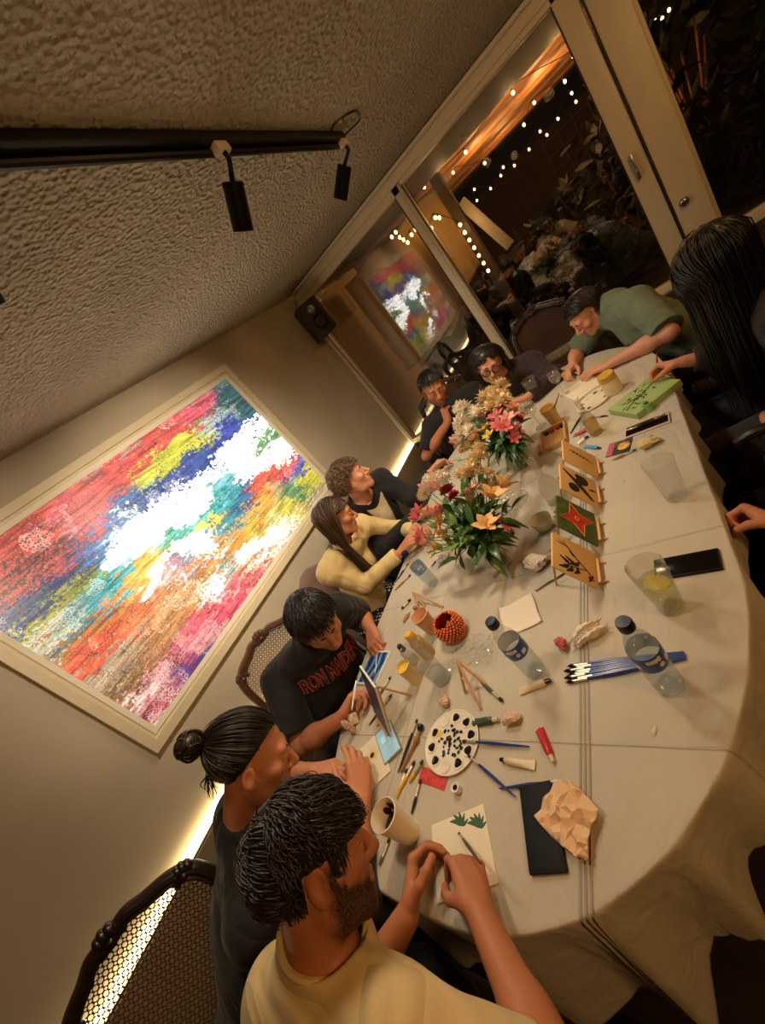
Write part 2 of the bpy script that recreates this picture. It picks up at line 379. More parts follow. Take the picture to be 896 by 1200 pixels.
m = MB(); m.box(V(-0.05, 0.03, 0.35), (0.03, 0.03, 0.10), None, 0.003); m.box(V(-0.10, 0.06, 0.30), (0.14, 0.03, 0.03), rotz(-0.6), 0.003); m.tube(bez([(-0.04, 0.06, 0.3), (-0.08, 0.1, 0.4), (-0.03, 0.12, 0.46)], 6), 0.004, 6); m.build('bracket', M['steel'], t)

# ---- ceiling track and its spot heads
t = empty('track_rail', (-0.75, 0.55, CZ), 0, 'long black lighting track fixed along the stucco ceiling', 'track rail')
m = MB(); m.box((0, 0, -0.014), (0.036, 3.5, 0.026), None, 0.004); m.build('track', M['black_metal'], t)
m = MB(); m.tube([(-0.02, -1.75, -0.036), (-0.02, 1.72, -0.036)], 0.011, 10); m.build('rod', M['black_metal'], t)
m = MB(); m.tube(bez([(0.0, 1.64, -0.02), (0.05, 1.60, -0.005), (0.11, 1.72, -0.004), (0.08, 1.84, -0.006), (0.02, 1.74, -0.02)], 8), 0.0035, 6); m.build('cable', M['black_metal'], t)
def spot_head(loc, d, lab):
    t = empty('spotlight', loc, 0, lab, 'spotlight', 'black spotlights on the ceiling track'); d = nrm(d)
    m = MB(); m.box((0, 0, -0.012), (0.030, 0.06, 0.026), None, 0.003); m.build('adapter', M['cream'], t)
    j = V(0, 0, -0.03); c = j + d * 0.045 + V(-0.02, 0.02, -0.005); R = basis_z(d)
    m = MB(); m.tube(bez([V(0, 0, -0.02), j + V(0, 0, -0.012), c], 6), 0.008, 8); m.build('arm', M['black_metal'], t)
    m = MB(); m.lathe([(0.0, 0.0), (0.030, 0.001), (0.034, 0.005), (0.034, 0.128), (0.031, 0.130), (0.030, 0.118), (0.0, 0.112)], c, R, 28); m.build('lamp_body', M['black_metal'], t)
    m = MB(); m.lathe([(0.0, 0.115), (0.027, 0.116)], c, R, 24); m.build('lens', emat('lens_glow', (255, 214, 150), 0.6), t)
    return t
spot_head((-0.75, 1.36, CZ - 0.03), (-0.62, -0.05, -0.78), 'black cylinder spotlight hanging at the middle of the ceiling track')
spot_head((-0.75, 2.27, CZ - 0.03), (-0.80, -0.12, -0.58), 'smaller black cylinder spotlight at the far end of the ceiling track')
spot_head((-0.75, 0.50, CZ - 0.03), (-0.62, 0.0, -0.78), 'black spotlight cut by the left edge of the photo')

# ---- the big backlit picture on the left wall
PY0, PY1, PZ0, PZ1 = 0.212, 2.340, 0.982, 2.235
pw, ph_ = PY1 - PY0, PZ1 - PZ0
t = empty('framed_picture', (WX, (PY0 + PY1) / 2, PZ0), 0, 'huge bright multicoloured abstract picture in a cream frame on the wall', 'picture')
def mitre(fr0, fr1, d0, d1):
    """a frame ring between two insets, d = how far it stands off the wall"""
    m = MB(); pts = []
    for ins, dd in ((fr0, 0.0), (fr0, d0), (fr1, d1), (fr1, 0.0)):
        pts.append([(dd, -pw / 2 + ins, ins), (dd, pw / 2 - ins, ins), (dd, pw / 2 - ins, ph_ - ins), (dd, -pw / 2 + ins, ph_ - ins)])
    m.grid(np.array(pts).transpose(1, 0, 2), closed_u=True); return m
mitre(0.0, 0.042, 0.052, 0.052).build('frame', M['cream'], t, False)
mitre(0.040, 0.062, 0.034, 0.030).build('frame_lip', M['cream'], t, False)
mitre(0.060, 0.085, 0.040, 0.036).build('mount', pmat('mount_card', (232, 224, 204), 0.6), t, False)
def vnoise(P, seed, octs=4, gain=0.55):
    r = np.random.default_rng(seed); out = np.zeros(P.shape[:-1]); amp = 1.0; tot = 0; f = 1.0
    for o in range(octs):
        T = r.random((64, 64)); q = P * f + r.random(2) * 64; i = np.floor(q).astype(int); u = q - i; u = u * u * (3 - 2 * u)
        a = T[i[..., 0] % 64, i[..., 1] % 64]; b = T[(i[..., 0] + 1) % 64, i[..., 1] % 64]; c = T[i[..., 0] % 64, (i[..., 1] + 1) % 64]; e = T[(i[..., 0] + 1) % 64, (i[..., 1] + 1) % 64]
        out += amp * ((a * (1 - u[..., 0]) + b * u[..., 0]) * (1 - u[..., 1]) + (c * (1 - u[..., 0]) + e * u[..., 0]) * u[..., 1]); tot += amp; amp *= gain; f *= 2.03
    return out / tot
def px_uv(u, v):
    d = CR.T @ np.array([(u - 448) / CAM_F, (v - 600) / CAM_F, 1.0]); k = WX / d[0]; p = d * k + V(0, 0, CAM_H)
    return np.array([(p[1] - PY0) / pw, (p[2] - PZ0) / ph_])
NA, NB = 800, 460
gu, gv = np.meshgrid(np.linspace(0, 1, NA), np.linspace(0, 1, NB), indexing='ij')
UVp = np.stack([gu, gv], -1)
# patches of paint: place on the canvas (seen at), colour, half size along and across, slant, weight
BLOBS = PICTURE_BLOBS
wv = np.stack([vnoise(UVp * [9, 16], 3) - 0.5, vnoise(UVp * [7, 14], 4) - 0.5], -1)
wf = np.stack([vnoise(UVp * [40, 60], 13, 3) - 0.5, vnoise(UVp * [40, 60], 14, 3) - 0.5], -1)
# the picture is laid from small tesserae: each takes its colour a little off its own place
cs = 0.0125; gx_, gy_ = UVp[..., 0] * pw / cs, UVp[..., 1] * ph_ / cs; ci, cj_ = np.floor(gx_ + (vnoise(UVp * 60, 21, 2) - 0.5) * 2.2).astype(int), np.floor(gy_ + (vnoise(UVp * 60, 22, 2) - 0.5) * 2.2).astype(int)
TR = np.random.default_rng(77).normal(size=(256, 256, 2)); cell = TR[ci % 256, cj_ % 256]
pm_ = np.clip((vnoise(UVp * [5, 8], 31) - 0.36) * 4, 0, 1)[..., None]
Q = UVp + wv * [0.12, 0.15] + wf * [0.05, 0.11] + cell * [0.018, 0.026] * pm_
cols = np.zeros((NA, NB, 3)); wt = np.zeros((NA, NB)) + 1e-14
for (c, rgb, ru, rv, ang, w) in BLOBS:
    dq = (Q - np.asarray(c)) * [pw, ph_]; ca, sa = math.cos(ang), math.sin(ang)
    x = (dq[..., 0] * ca + dq[..., 1] * sa) / ru; y = (-dq[..., 0] * sa + dq[..., 1] * ca) / rv
    g = w * np.exp(-np.minimum(x * x + y * y, 60) * 2.9) + 1e-9 / (1 + x * x + y * y)
    cols += g[..., None] * np.array(lin(rgb)[:3]); wt += g
cols /= wt[..., None]
m = MB(); vs = np.stack([np.full_like(gu, 0.030), (gu - 0.5) * (pw - 0.16), 0.08 + gv * (ph_ - 0.16)], -1); m.grid(vs)
def picture_mat():
    mt, nt, b = new_mat('mosaic_picture'); b.inputs['Roughness'].default_value = 0.35
    a = nd(nt, 'ShaderNodeAttribute', attribute_name='paint'); tc = nd(nt, 'ShaderNodeTexCoord')
    nz = nd(nt, 'ShaderNodeTexNoise', inp={'Scale': 14.0, 'Detail': 6.0, 'Roughness': 0.7}); nt.links.new(tc.outputs['Object'], nz.inputs['Vector'])
    mpv = nd(nt, 'ShaderNodeMapping'); mpv.inputs['Rotation'].default_value = (0.15, 0, 0); mpv.inputs['Scale'].default_value = (1, 0.16, 2.0); nt.links.new(tc.outputs['Object'], mpv.inputs[0])
    ns = nd(nt, 'ShaderNodeTexNoise', inp={'Scale': 26.0, 'Detail': 5.0, 'Distortion': 1.2}); nt.links.new(mpv.outputs[0], ns.inputs['Vector'])
    vo = nd(nt, 'ShaderNodeTexVoronoi', feature='DISTANCE_TO_EDGE', inp={'Scale': 74.0}); nt.links.new(tc.outputs['Object'], vo.inputs['Vector'])
    vc = nd(nt, 'ShaderNodeTexVoronoi', feature='F1', inp={'Scale': 74.0}); nt.links.new(tc.outputs['Object'], vc.inputs['Vector'])
    hs_ = nd(nt, 'ShaderNodeHueSaturation', inp={'Saturation': 0.90}); nt.links.new(a.outputs['Color'], hs_.inputs['Color'])
    # brush streaks vary the value
    rs = nd(nt, 'ShaderNodeMapRange'); rs.inputs['From Min'].default_value = 0.32; rs.inputs['From Max'].default_value = 0.68; rs.inputs['To Min'].default_value = 0.42; rs.inputs['To Max'].default_value = 1.30
    nt.links.new(ns.outputs['Fac'], rs.inputs['Value']); nt.links.new(rs.outputs[0], hs_.inputs['Value'])
    sep = nd(nt, 'ShaderNodeSeparateColor'); nt.links.new(vc.outputs['Color'], sep.inputs['Color'])
    hm = nd(nt, 'ShaderNodeMath', operation='MULTIPLY_ADD'); hm.inputs[1].default_value = 0.030; hm.inputs[2].default_value = 0.485; nt.links.new(sep.outputs[0], hm.inputs[0]); nt.links.new(hm.outputs[0], hs_.inputs['Hue'])
    # grout lines between the tesserae, in patches
    gr = nd(nt, 'ShaderNodeMapRange'); gr.inputs['From Min'].default_value = 0.0; gr.inputs['From Max'].default_value = 0.10; gr.inputs['To Min'].default_value = 0.85; gr.inputs['To Max'].default_value = 0.0
    nt.links.new(vo.outputs['Distance'], gr.inputs['Value'])
    pm = nd(nt, 'ShaderNodeMapRange'); pm.inputs['From Min'].default_value = 0.36; pm.inputs['From Max'].default_value = 0.56; nt.links.new(nz.outputs['Fac'], pm.inputs['Value'])
    gm = nd(nt, 'ShaderNodeMath', operation='MULTIPLY'); nt.links.new(gr.outputs[0], gm.inputs[0]); nt.links.new(pm.outputs[0], gm.inputs[1])
    lum = nd(nt, 'ShaderNodeRGBToBW'); nt.links.new(a.outputs['Color'], lum.inputs['Color'])
    inv = nd(nt, 'ShaderNodeMapRange'); inv.inputs['From Min'].default_value = 0.45; inv.inputs['From Max'].default_value = 0.85; inv.inputs['To Min'].default_value = 1.0; inv.inputs['To Max'].default_value = 0.0
    nt.links.new(lum.outputs[0], inv.inputs['Value'])
    g2 = nd(nt, 'ShaderNodeMath', operation='MULTIPLY'); nt.links.new(gm.outputs[0], g2.inputs[0]); nt.links.new(inv.outputs[0], g2.inputs[1])
    sp = nd(nt, 'ShaderNodeMath', operation='GREATER_THAN'); sp.inputs[1].default_value = 0.60; sn = nd(nt, 'ShaderNodeTexNoise', inp={'Scale': 4.0, 'Detail': 3.0}); nt.links.new(tc.outputs['Object'], sn.inputs['Vector']); nt.links.new(sn.outputs['Fac'], sp.inputs[0])
    gc = nd(nt, 'ShaderNodeMix', data_type='RGBA'); gc.inputs['A'].default_value = lin((30, 26, 40)); gc.inputs['B'].default_value = lin((235, 232, 220)); nt.links.new(sp.outputs[0], gc.inputs['Factor'])
    fin = nd(nt, 'ShaderNodeMix', data_type='RGBA'); nt.links.new(g2.outputs[0], fin.inputs['Factor']); nt.links.new(hs_.outputs['Color'], fin.inputs['A']); nt.links.new(gc.outputs['Result'], fin.inputs['B'])
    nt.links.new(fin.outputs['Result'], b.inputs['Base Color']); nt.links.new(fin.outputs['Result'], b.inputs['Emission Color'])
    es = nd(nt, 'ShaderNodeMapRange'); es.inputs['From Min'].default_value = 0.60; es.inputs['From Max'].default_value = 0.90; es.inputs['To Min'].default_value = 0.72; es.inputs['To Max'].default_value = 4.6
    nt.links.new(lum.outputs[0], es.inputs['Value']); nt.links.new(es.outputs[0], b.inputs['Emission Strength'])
    bp = nd(nt, 'ShaderNodeBump', inp={'Strength': 0.3, 'Distance': 0.003}); nt.links.new(ns.outputs['Fac'], bp.inputs['Height']); nt.links.new(bp.outputs['Normal'], b.inputs['Normal'])
    return mt
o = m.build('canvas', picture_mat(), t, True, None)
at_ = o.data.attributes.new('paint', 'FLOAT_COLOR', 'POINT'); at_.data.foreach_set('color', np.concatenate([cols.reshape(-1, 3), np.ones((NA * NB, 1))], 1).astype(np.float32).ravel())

# ---- the dark patio beyond the glass
M['wood'] = pmat('pergola_timber', (186, 122, 66), 0.6, var=0.4, vscale=5.0, stretch=(1, 12, 12), bump=0.3, bscale=20)
M['bulb'] = emat('fairy_bulb', (255, 190, 110), 14.0)
M['paving'] = pmat('patio_paving', (60, 48, 38), 0.8, var=0.2)
slab('ground', (0, 9.2, -0.06), (16, 10.8, 0.12), M['paving'])
slab('garden_wall', (1.5, 11.6, 1.1), (14, 0.2, 2.2), pmat('garden_wall', (70, 56, 42), 0.9, var=0.25))
slab('garden_wall', (-2.95, 4.9, 1.35), (0.2, 2.3, 2.7), pmat('patio_plaster', (168, 140, 104), 0.9, var=0.12))
slab('outside_eave', (0, 4.70, 2.52), (5.4, 1.96, 0.16), M['dark_wall'])
for i in range(10):
    o = slab('pergola_beam', (0.4, 5.90 + 0.44 * i, 2.52 + 0.02 * (i % 2)), (7.4, 0.30, 0.05), M['wood'], 0.006, None)
    tag(o, 'warm timber pergola board over the patio, %s from the window' % ['nearest', 'second', 'third', 'fourth', 'fifth', 'sixth', 'seventh', 'eighth', 'ninth', 'farthest'][i], 'beam', 'timber boards of the pergola roof')
for i, (x, y) in enumerate(((-3.1, 9.86), (3.4, 9.86))):
    o = slab('pergola_post', (x, y, 1.24), (0.12, 0.12, 2.48), M['wood'], 0.008, None)
    tag(o, ['left', 'right'][i] + ' timber post carrying the far side of the pergola', 'post')
bulb0 = None
ROWS = [(6.0, ((600, 107), (544.5, 177), (496, 218), (671, 64))), (7.2, ((530, 201), (567, 190), (613, 145), (625, 119), (661, 94), (529, 230))),
        (8.6, ((669, 108), (674, 118), (653, 138), (632, 153), (640, 157), (619, 174), (602, 193), (589, 195), (586, 205), (574, 220), (555, 221), (558, 234))),
        (8.0, ((775, 20), (783, 10), (768, 22), (830, -8)))]
def at_y(u, v, y):
    d = CR.T @ np.array([(u - 448) / CAM_F, (v - 600) / CAM_F, 1.0]); return d * (y / d[1]) + V(0, 0, CAM_H)
BP = []
for y, L in ROWS:
    pts = sorted([at_y(u, v, y) for u, v in L], key=lambda p: p[0]); BP += pts
    pts = [p + V(0, 0, 0.03) for p in pts]
    m = MB(); q = bez(pts, 8); m.tube(q, 0.004, 5); o = m.build('string_light_cable', M['black_matte'])
    tag(o, 'thin dark cable of fairy lights under the pergola, ' + {6.0: 'row nearest the window', 7.2: 'middle row', 8.6: 'farthest row', 8.0: 'row seen through the door'}[y], 'cable')
RG2 = np.random.default_rng(5)
for k in range(20):                              # the bunch wound along the top of the drape and the post
    f = k / 19
    u, v = (458 + 88 * f, 282 - 34 * f + RG2.normal() * 7) if k < 13 else (538 + (k - 13) * 5.5, 262 + (k - 13) * 9)
    BP.append(at_y(u, v, 5.1))
m = MB(); m.tube(bez([p + V(0, 0, 0.03) for p in BP[-20:]], 4), 0.004, 5); o = m.build('string_light_cable', M['black_matte'])
tag(o, 'thin dark cable of fairy lights bunched over the drape and down the post', 'cable')
for k, p in enumerate(BP):
    if bulb0 is None:
        bulb0 = empty('fairy_light', p, 0); m = MB(); m.sphere((0, 0, -0.014), (0.017, 0.017, 0.020), None, 10, 8); m.build('bulb', M['bulb'], bulb0)
        m = MB(); m.lathe([(0.0, 0.03), (0.009, 0.03), (0.010, 0.006), (0.006, 0.004)], (0, 0, 0), None, 8); m.build('socket', M['black_matte'], bulb0); b = bulb0
    else: b = copy_tree(bulb0); b.location = p
    tag(b, 'tiny glowing fairy light bulb strung outside the window', 'light bulb', 'fairy light bulbs outside the window')
for k, (u, v, y, e) in enumerate(((600, 112, 6.1, 10), (520, 203, 6.1, 10), (655, 55, 6.1, 9), (567, 185, 7.3, 18), (640, 105, 7.3, 18), (600, 178, 8.8, 18), (540, 262, 5.0, 4))):
    p = at_y(u, v, y); light('fairy_glow', 'POINT', p - V(0, 0, 0.06), p, e, (1.0, 0.55, 0.2), 0.06)
# pale drape, post and trough at the side of the patio
gx = np.linspace(-2.75, -1.25, 60); gz = np.linspace(2.36, 1.25, 26)
Pd = np.zeros((60, 26, 3))
for i, x in enumerate(gx):
    for j, z in enumerate(gz):
        s = j / 25; Pd[i, j] = (x, 5.35 + 0.05 * math.sin(x * 17) * (0.3 + s) + 0.05 * math.sin(x * 6 + 2), z - 0.22 * s * (1 - abs(x + 2.0) / 0.75) - 0.05 * math.sin(x * 4.2) ** 2 + 0.30 * s * (x + 2.0))
m = MB(); m.grid(Pd); o = m.build('patio_drape', pmat('drape_cloth', (190, 158, 112), 0.9, bump=0.2, bscale=8), None, True, None)
sm = o.modifiers.new('t', 'SOLIDIFY'); sm.thickness = 0.006
tag(o, 'pale draped cloth hanging outside under the fairy lights', 'drape')
o = slab('patio_post', (-1.20, 5.36, 1.2), (0.11, 0.11, 2.4), M['side_wall'], 0.01, None); tag(o, 'wooden patio post wound with fairy lights', 'post')
a, b = at_y(548, 244, 5.40), at_y(598, 288, 5.40); a = a - nrm(b - a) * 0.10
m = MB(); m.box((0, 0, 0), (np.linalg.norm(b - a), 0.03, 0.11), np.stack([nrm(b - a), V(0, 1, 0), np.cross(nrm(b - a), V(0, 1, 0))], 1), 0.01); o = m.build('patio_gutter', M['cream']); o.location = (a + b) / 2
tag(o, 'pale sloping board outside beside the lit post', 'board')
# shrubs in the dark garden
M['leaf_dark'] = pmat('garden_leaf', (34, 40, 22), 0.6, var=0.4, vscale=12)
def shrub(c, r, n, lab, seed):
    rg = np.random.default_rng(seed); t = empty('garden_shrub', (c[0], c[1], 0), 0, lab, 'shrub', 'shrubs in the dark garden')
    m = MB(); L = []
    for i in range(n):
        dn = nrm(rg.normal(size=3)); p = V(0, 0, c[2]) + dn * r * (0.55 + 0.45 * rg.random()) * V(1, 1, 0.8); R = basis_z(nrm(rg.normal(size=3)), rg.normal(size=3)); l = 0.10 + 0.08 * rg.random()
        q = np.array([(-l, 0, 0), (-l * 0.3, -l * 0.32, 0.01), (l * 0.5, -l * 0.25, 0.012), (l, 0, 0), (l * 0.5, l * 0.25, 0.012), (-l * 0.3, l * 0.32, 0.01)]) @ R.T + p
        m.add(q, [(0, 1, 2, 3, 4, 5)])
    m.build('foliage', M['leaf_dark'], t, False)
    m = MB()
    for i in range(6): e = nrm(rg.normal(size=3)) * r * 0.5; m.tube(bez([(0, 0, 0), (e[0] * .3, e[1] * .3, c[2] * 0.6), (e[0], e[1], c[2] + abs(e[2]))], 5), 0.015, 6)
    m.build('stem', M['wood'], t)
for i, (u, v, y, r) in enumerate(((650, 320, 6.6, 0.9), (735, 250, 7.2, 1.0), (600, 350, 6.4, 0.6), (800, 110, 7.5, 1.3), (870, 160, 7.0, 0.9))):
    p = at_y(u, v, y); p[2] = max(p[2], r * 0.75)
    shrub(p, r, 420, ['dark leafy shrub outside low behind the window beyond the fairy light post', 'tall dark shrub outside left of the door post', 'low dark shrub outside beside the pale sloping board', 'large dark shrub outside behind the glass door', 'dark shrub outside at the far right of the glass door'][i], 30 + i)
# wall lattice on the garden wall
t = empty('wall_trellis', (0.3, 11.44, 1.05), 0, 'faint wooden trellis on the garden wall', 'trellis'); m = MB()
for i in range(7): m.box((-0.9 + i * 0.3, 0, 0.45), (0.03, 0.02, 1.2))
for i in range(5): m.box((0, -0.02, -0.1 + i * 0.27), (1.95, 0.02, 0.03))
m.build('lattice', M['side_wall'], t)
# ================================================================== TABLE AND CHAIRS
M['table_wood'] = pmat('table_wood', (70, 46, 30), 0.4, var=0.25, stretch=(8, 1, 8))
M['dark_wood'] = pmat('carved_dark_wood', (38, 24, 16), 0.32, var=0.3, vscale=14, coat=0.3, bump=0.2, bscale=90)
M['brown_wood'] = pmat('carved_brown_wood', (92, 60, 38), 0.34, var=0.3, vscale=14, coat=0.3, bump=0.2, bscale=90)
TCX, TA = -0.740, 0.655
def table_outline(n=260, grow=0.0):
    out = []
    for k in range(2000):
        t = 2 * math.pi * k / 2000; c, s = math.cos(t), math.sin(t)
        n_ = 2.4 if s > 0 else (2.0 if c > 0 else 2.9)
        x = (TA + grow) * math.copysign(abs(c) ** (2 / n_), c); y0, ry = (0.90, 0.83) if s < 0 else (2.00, 0.79)
        out.append((TCX + x, y0 + (ry + grow) * math.copysign(abs(s) ** (2 / n_), s)))
    P = np.array(out); P = np.concatenate([P, P[:1]]); L = np.r_[0, np.cumsum(np.linalg.norm(np.diff(P, axis=0), axis=1))]
    q = np.linspace(0, L[-1], n + 1)[:-1]; return np.stack([np.interp(q, L, P[:, 0]), np.interp(q, L, P[:, 1])], 1), q
t = empty('dining_table', (TCX, 1.45, 0), 0, 'long oval dining table under the pale cloth', 'table')
tb, _ = table_outline(96, -0.012)
m = MB(); m.prism(tb - [TCX, 1.45], 0.712, 0.742); m.build('tabletop', M['table_wood'], t)
m = MB()
for sx in (-1, 1): m.box((sx * 0.42, 0, 0.66), (0.03, 1.7, 0.10))
for sy in (-1, 1): m.box((0, sy * 0.85, 0.66), (0.84, 0.03, 0.10))
m.build('apron', M['table_wood'], t)
for sx in (-1, 1):
    for sy in (-1, 1):
        m = MB(); m.lathe([(0.018, 0), (0.026, 0.03), (0.030, 0.35), (0.042, 0.60), (0.042, 0.712)], (sx * 0.40, sy * 0.83, 0), None, 16, True, True); m.build('leg', M['table_wood'], t)
# cloth
def cloth_mat():
    m, nt, b = new_mat('grey_cotton_cloth'); b.inputs['Roughness'].default_value = 0.82; b.inputs['Specular IOR Level'].default_value = 0.3; b.inputs['Sheen Weight'].default_value = 0.1
    tc = nd(nt, 'ShaderNodeTexCoord'); sx = nd(nt, 'ShaderNodeSeparateXYZ'); nt.links.new(tc.outputs['Object'], sx.inputs[0])
    def ridge(out, x0, w):
        a = nd(nt, 'ShaderNodeMath', operation='SUBTRACT'); nt.links.new(out, a.inputs[0]); a.inputs[1].default_value = x0
        a2 = nd(nt, 'ShaderNodeMath', operation='MULTIPLY'); nt.links.new(a.outputs[0], a2.inputs[0]); nt.links.new(a.outputs[0], a2.inputs[1])
        e = nd(nt, 'ShaderNodeMath', operation='MULTIPLY'); nt.links.new(a2.outputs[0], e.inputs[0]); e.inputs[1].default_value = -1 / (w * w)
        x = nd(nt, 'ShaderNodeMath', operation='EXPONENT'); nt.links.new(e.outputs[0], x.inputs[0]); return x.outputs[0]
    acc = None
    def add(o, k):
        nonlocal acc
        s = nd(nt, 'ShaderNodeMath', operation='MULTIPLY'); nt.links.new(o, s.inputs[0]); s.inputs[1].default_value = k
        if acc is None: acc = s.outputs[0]
        else:
            q = nd(nt, 'ShaderNodeMath', operation='ADD'); nt.links.new(acc, q.inputs[0]); nt.links.new(s.outputs[0], q.inputs[1]); acc = q.outputs[0]
    for x0 in (-0.462, -0.452, -0.442): add(ridge(sx.outputs['X'], x0, 0.0022), 0.9)
    for y0 in (0.445, 1.02, 1.60): add(ridge(sx.outputs['Y'], y0, 0.0028), 0.55)
    add(ridge(sx.outputs['X'], -1.02, 0.003), 0.5)
    mp = nd(nt, 'ShaderNodeMapping'); mp.inputs['Scale'].default_value = (7, 2.2, 4); mp.inputs['Rotation'].default_value = (0, 0, 0.25); nt.links.new(tc.outputs['Object'], mp.inputs[0])
    w = nd(nt, 'ShaderNodeTexNoise', inp={'Scale': 1.6, 'Detail': 3.0, 'Distortion': 0.8}); nt.links.new(mp.outputs[0], w.inputs['Vector']); add(w.outputs['Fac'], 2.2)
    n2 = nd(nt, 'ShaderNodeTexNoise', inp={'Scale': 26.0, 'Detail': 3.0}); nt.links.new(tc.outputs['Object'], n2.inputs['Vector']); add(n2.outputs['Fac'], 0.35)
    bp = nd(nt, 'ShaderNodeBump', inp={'Strength': 0.9, 'Distance': 0.007}); nt.links.new(acc, bp.inputs['Height']); nt.links.new(bp.outputs['Normal'], b.inputs['Normal'])
    c = lin((188, 178, 160)); n3 = nd(nt, 'ShaderNodeTexNoise', inp={'Scale': 3.0, 'Detail': 5.0}); nt.links.new(tc.outputs['Object'], n3.inputs['Vector'])
    r = nd(nt, 'ShaderNodeValToRGB'); nt.links.new(n3.outputs['Fac'], r.inputs['Fac']); r.color_ramp.elements[0].position = 0.3; r.color_ramp.elements[1].position = 0.7
    r.color_ramp.elements[0].color = (*[x * 0.92 for x in c[:3]], 1); r.color_ramp.elements[1].color = (*[x * 1.05 for x in c[:3]], 1); nt.links.new(r.outputs['Color'], b.inputs['Base Color'])
    return m
NB_ = 420
ed, arc = table_outline(NB_); LT = arc[-1] + arc[1]
tg = np.roll(ed, -1, 0) - np.roll(ed, 1, 0); tg /= np.linalg.norm(tg, axis=1)[:, None]; nr_ = np.stack([tg[:, 1], -tg[:, 0]], 1)
spine = np.stack([np.full(NB_, TCX), np.clip(ed[:, 1], 0.78, 2.12)], 1)
rings = []
for s in list(np.linspace(0, 0.94, 26)) + [0.97, 0.99]:
    p = spine + s * (ed - spine); d = np.linalg.norm(p[:, None] * [1, 1] - 0, axis=2) if False else 0
    rings.append(np.c_[p, np.full(NB_, TZ - 0.001) + 0.0006 * np.sin(p[:, 0] * 31 + p[:, 1] * 13)])
ph = arc / LT * 2 * np.pi
fold = 0.60 * np.sin(ph * 22 + 1.4 * np.sin(ph * 3)) + 0.30 * np.sin(ph * 13 + 2.0) + 0.25 * np.sin(ph * 41 + 0.7 * np.sin(ph * 5))
fold = np.where(fold > 0, np.abs(fold) ** 1.3, -np.abs(fold) ** 0.8)
curv = np.clip((0.9 - ed[:, 1]) / 0.5, 0, 1) + np.clip((ed[:, 1] - 2.1) / 0.5, 0, 1)
# the oblong cloth hangs low at the rounded corners and short along the sides
tt_ = np.degrees(np.arctan2(np.abs(np.where(ed[:, 1] < 0.9, (0.9 - ed[:, 1]) / 0.83, np.where(ed[:, 1] > 2.0, (ed[:, 1] - 2.0) / 0.79, 0))), np.abs(ed[:, 0] - TCX) / TA))
DROP = np.interp(tt_, (0, 20, 38, 58, 75, 90), (0.17, 0.18, 0.25, 0.40, 0.46, 0.48))
q_ = (ph * 31 + 1.9 * np.sin(ph * 5 + 1)) / (2 * np.pi); q_ = np.abs((q_ % 1) - 0.5) * 2; fold2 = 0.75 * (2 * q_ ** 1.6 - 1) + 0.35 * fold
corner = np.exp(-((tt_ - 58) / 24) ** 2)
for k, s in enumerate(np.r_[0.002, 0.006, 0.014, 0.03, 0.055, np.linspace(0.09, 1.0, 30)]):
    d = DROP * s; out = 0.006 * (1 - np.exp(-d / 0.005)) + 0.012 * s + 0.020 * corner * s ** 1.5
    f = fold2 * (0.020 + 0.052 * corner) * s ** 0.85 + 0.0035 * np.sin(ph * 120 + 5 * np.sin(ph * 31)) * min(1, s * 3) * (0.4 + corner)
    o = out + np.maximum(f, -out * 0.9 - 0.035 * s * (0.3 + corner))
    rings.append(np.c_[ed + nr_ * o[:, None], TZ - 0.001 - (d - 0.003 * (1 - np.exp(-d / 0.003))) * (1 - 0.08 * np.clip(fold, -1, 1) * s)])
Rg = np.array(rings).transpose(1, 0, 2)
m = MB(); m.grid(Rg, True); ctr = Rg[:, 0]
o = m.build('tablecloth', cloth_mat(), None, True, None)
sm = o.modifiers.new('thickness', 'SOLIDIFY'); sm.thickness = 0.0015; sm.offset = -1
tag(o, 'pale grey creased cotton cloth spread over the long table', 'tablecloth')

def cane_mat(name, rgb):
    m = bpy.data.materials.new(name); m.use_nodes = True; nt = m.node_tree; b = nt.nodes['Principled BSDF']; out = nt.nodes['Material Output']
    b.inputs['Base Color'].default_value = lin(rgb); b.inputs['Roughness'].default_value = 0.5
    uv = nd(nt, 'ShaderNodeUVMap'); tr = nd(nt, 'ShaderNodeBsdfTransparent'); mx = nd(nt, 'ShaderNodeMixShader')
    vm = nd(nt, 'ShaderNodeVectorMath', operation='SCALE'); vm.inputs['Scale'].default_value = 1 / 0.0165; nt.links.new(uv.outputs[0], vm.inputs[0])
    def hole(off, r0):
        a = nd(nt, 'ShaderNodeVectorMath', operation='ADD'); a.inputs[1].default_value = (off, off, 0); nt.links.new(vm.outputs[0], a.inputs[0])
        f = nd(nt, 'ShaderNodeVectorMath', operation='FRACTION'); nt.links.new(a.outputs[0], f.inputs[0])
        s = nd(nt, 'ShaderNodeVectorMath', operation='SUBTRACT'); s.inputs[1].default_value = (0.5, 0.5, 0); nt.links.new(f.outputs[0], s.inputs[0])
        l = nd(nt, 'ShaderNodeVectorMath', operation='LENGTH'); nt.links.new(s.outputs[0], l.inputs[0])
        c = nd(nt, 'ShaderNodeMath', operation='LESS_THAN'); c.inputs[1].default_value = r0; nt.links.new(l.outputs['Value'], c.inputs[0]); return c.outputs[0]
    mxm = nd(nt, 'ShaderNodeMath', operation='MAXIMUM'); nt.links.new(hole(0.0, 0.36), mxm.inputs[0]); nt.links.new(hole(0.5, 0.20), mxm.inputs[1])
    nt.links.new(mxm.outputs[0], mx.inputs[0]); nt.links.new(b.outputs[0], mx.inputs[1]); nt.links.new(tr.outputs[0], mx.inputs[2]); nt.links.new(mx.outputs[0], out.inputs[0])
    return m
M['cane_dark'] = cane_mat('cane_dark', (96, 66, 40)); M['cane_light'] = cane_mat('cane_light', (150, 116, 82))
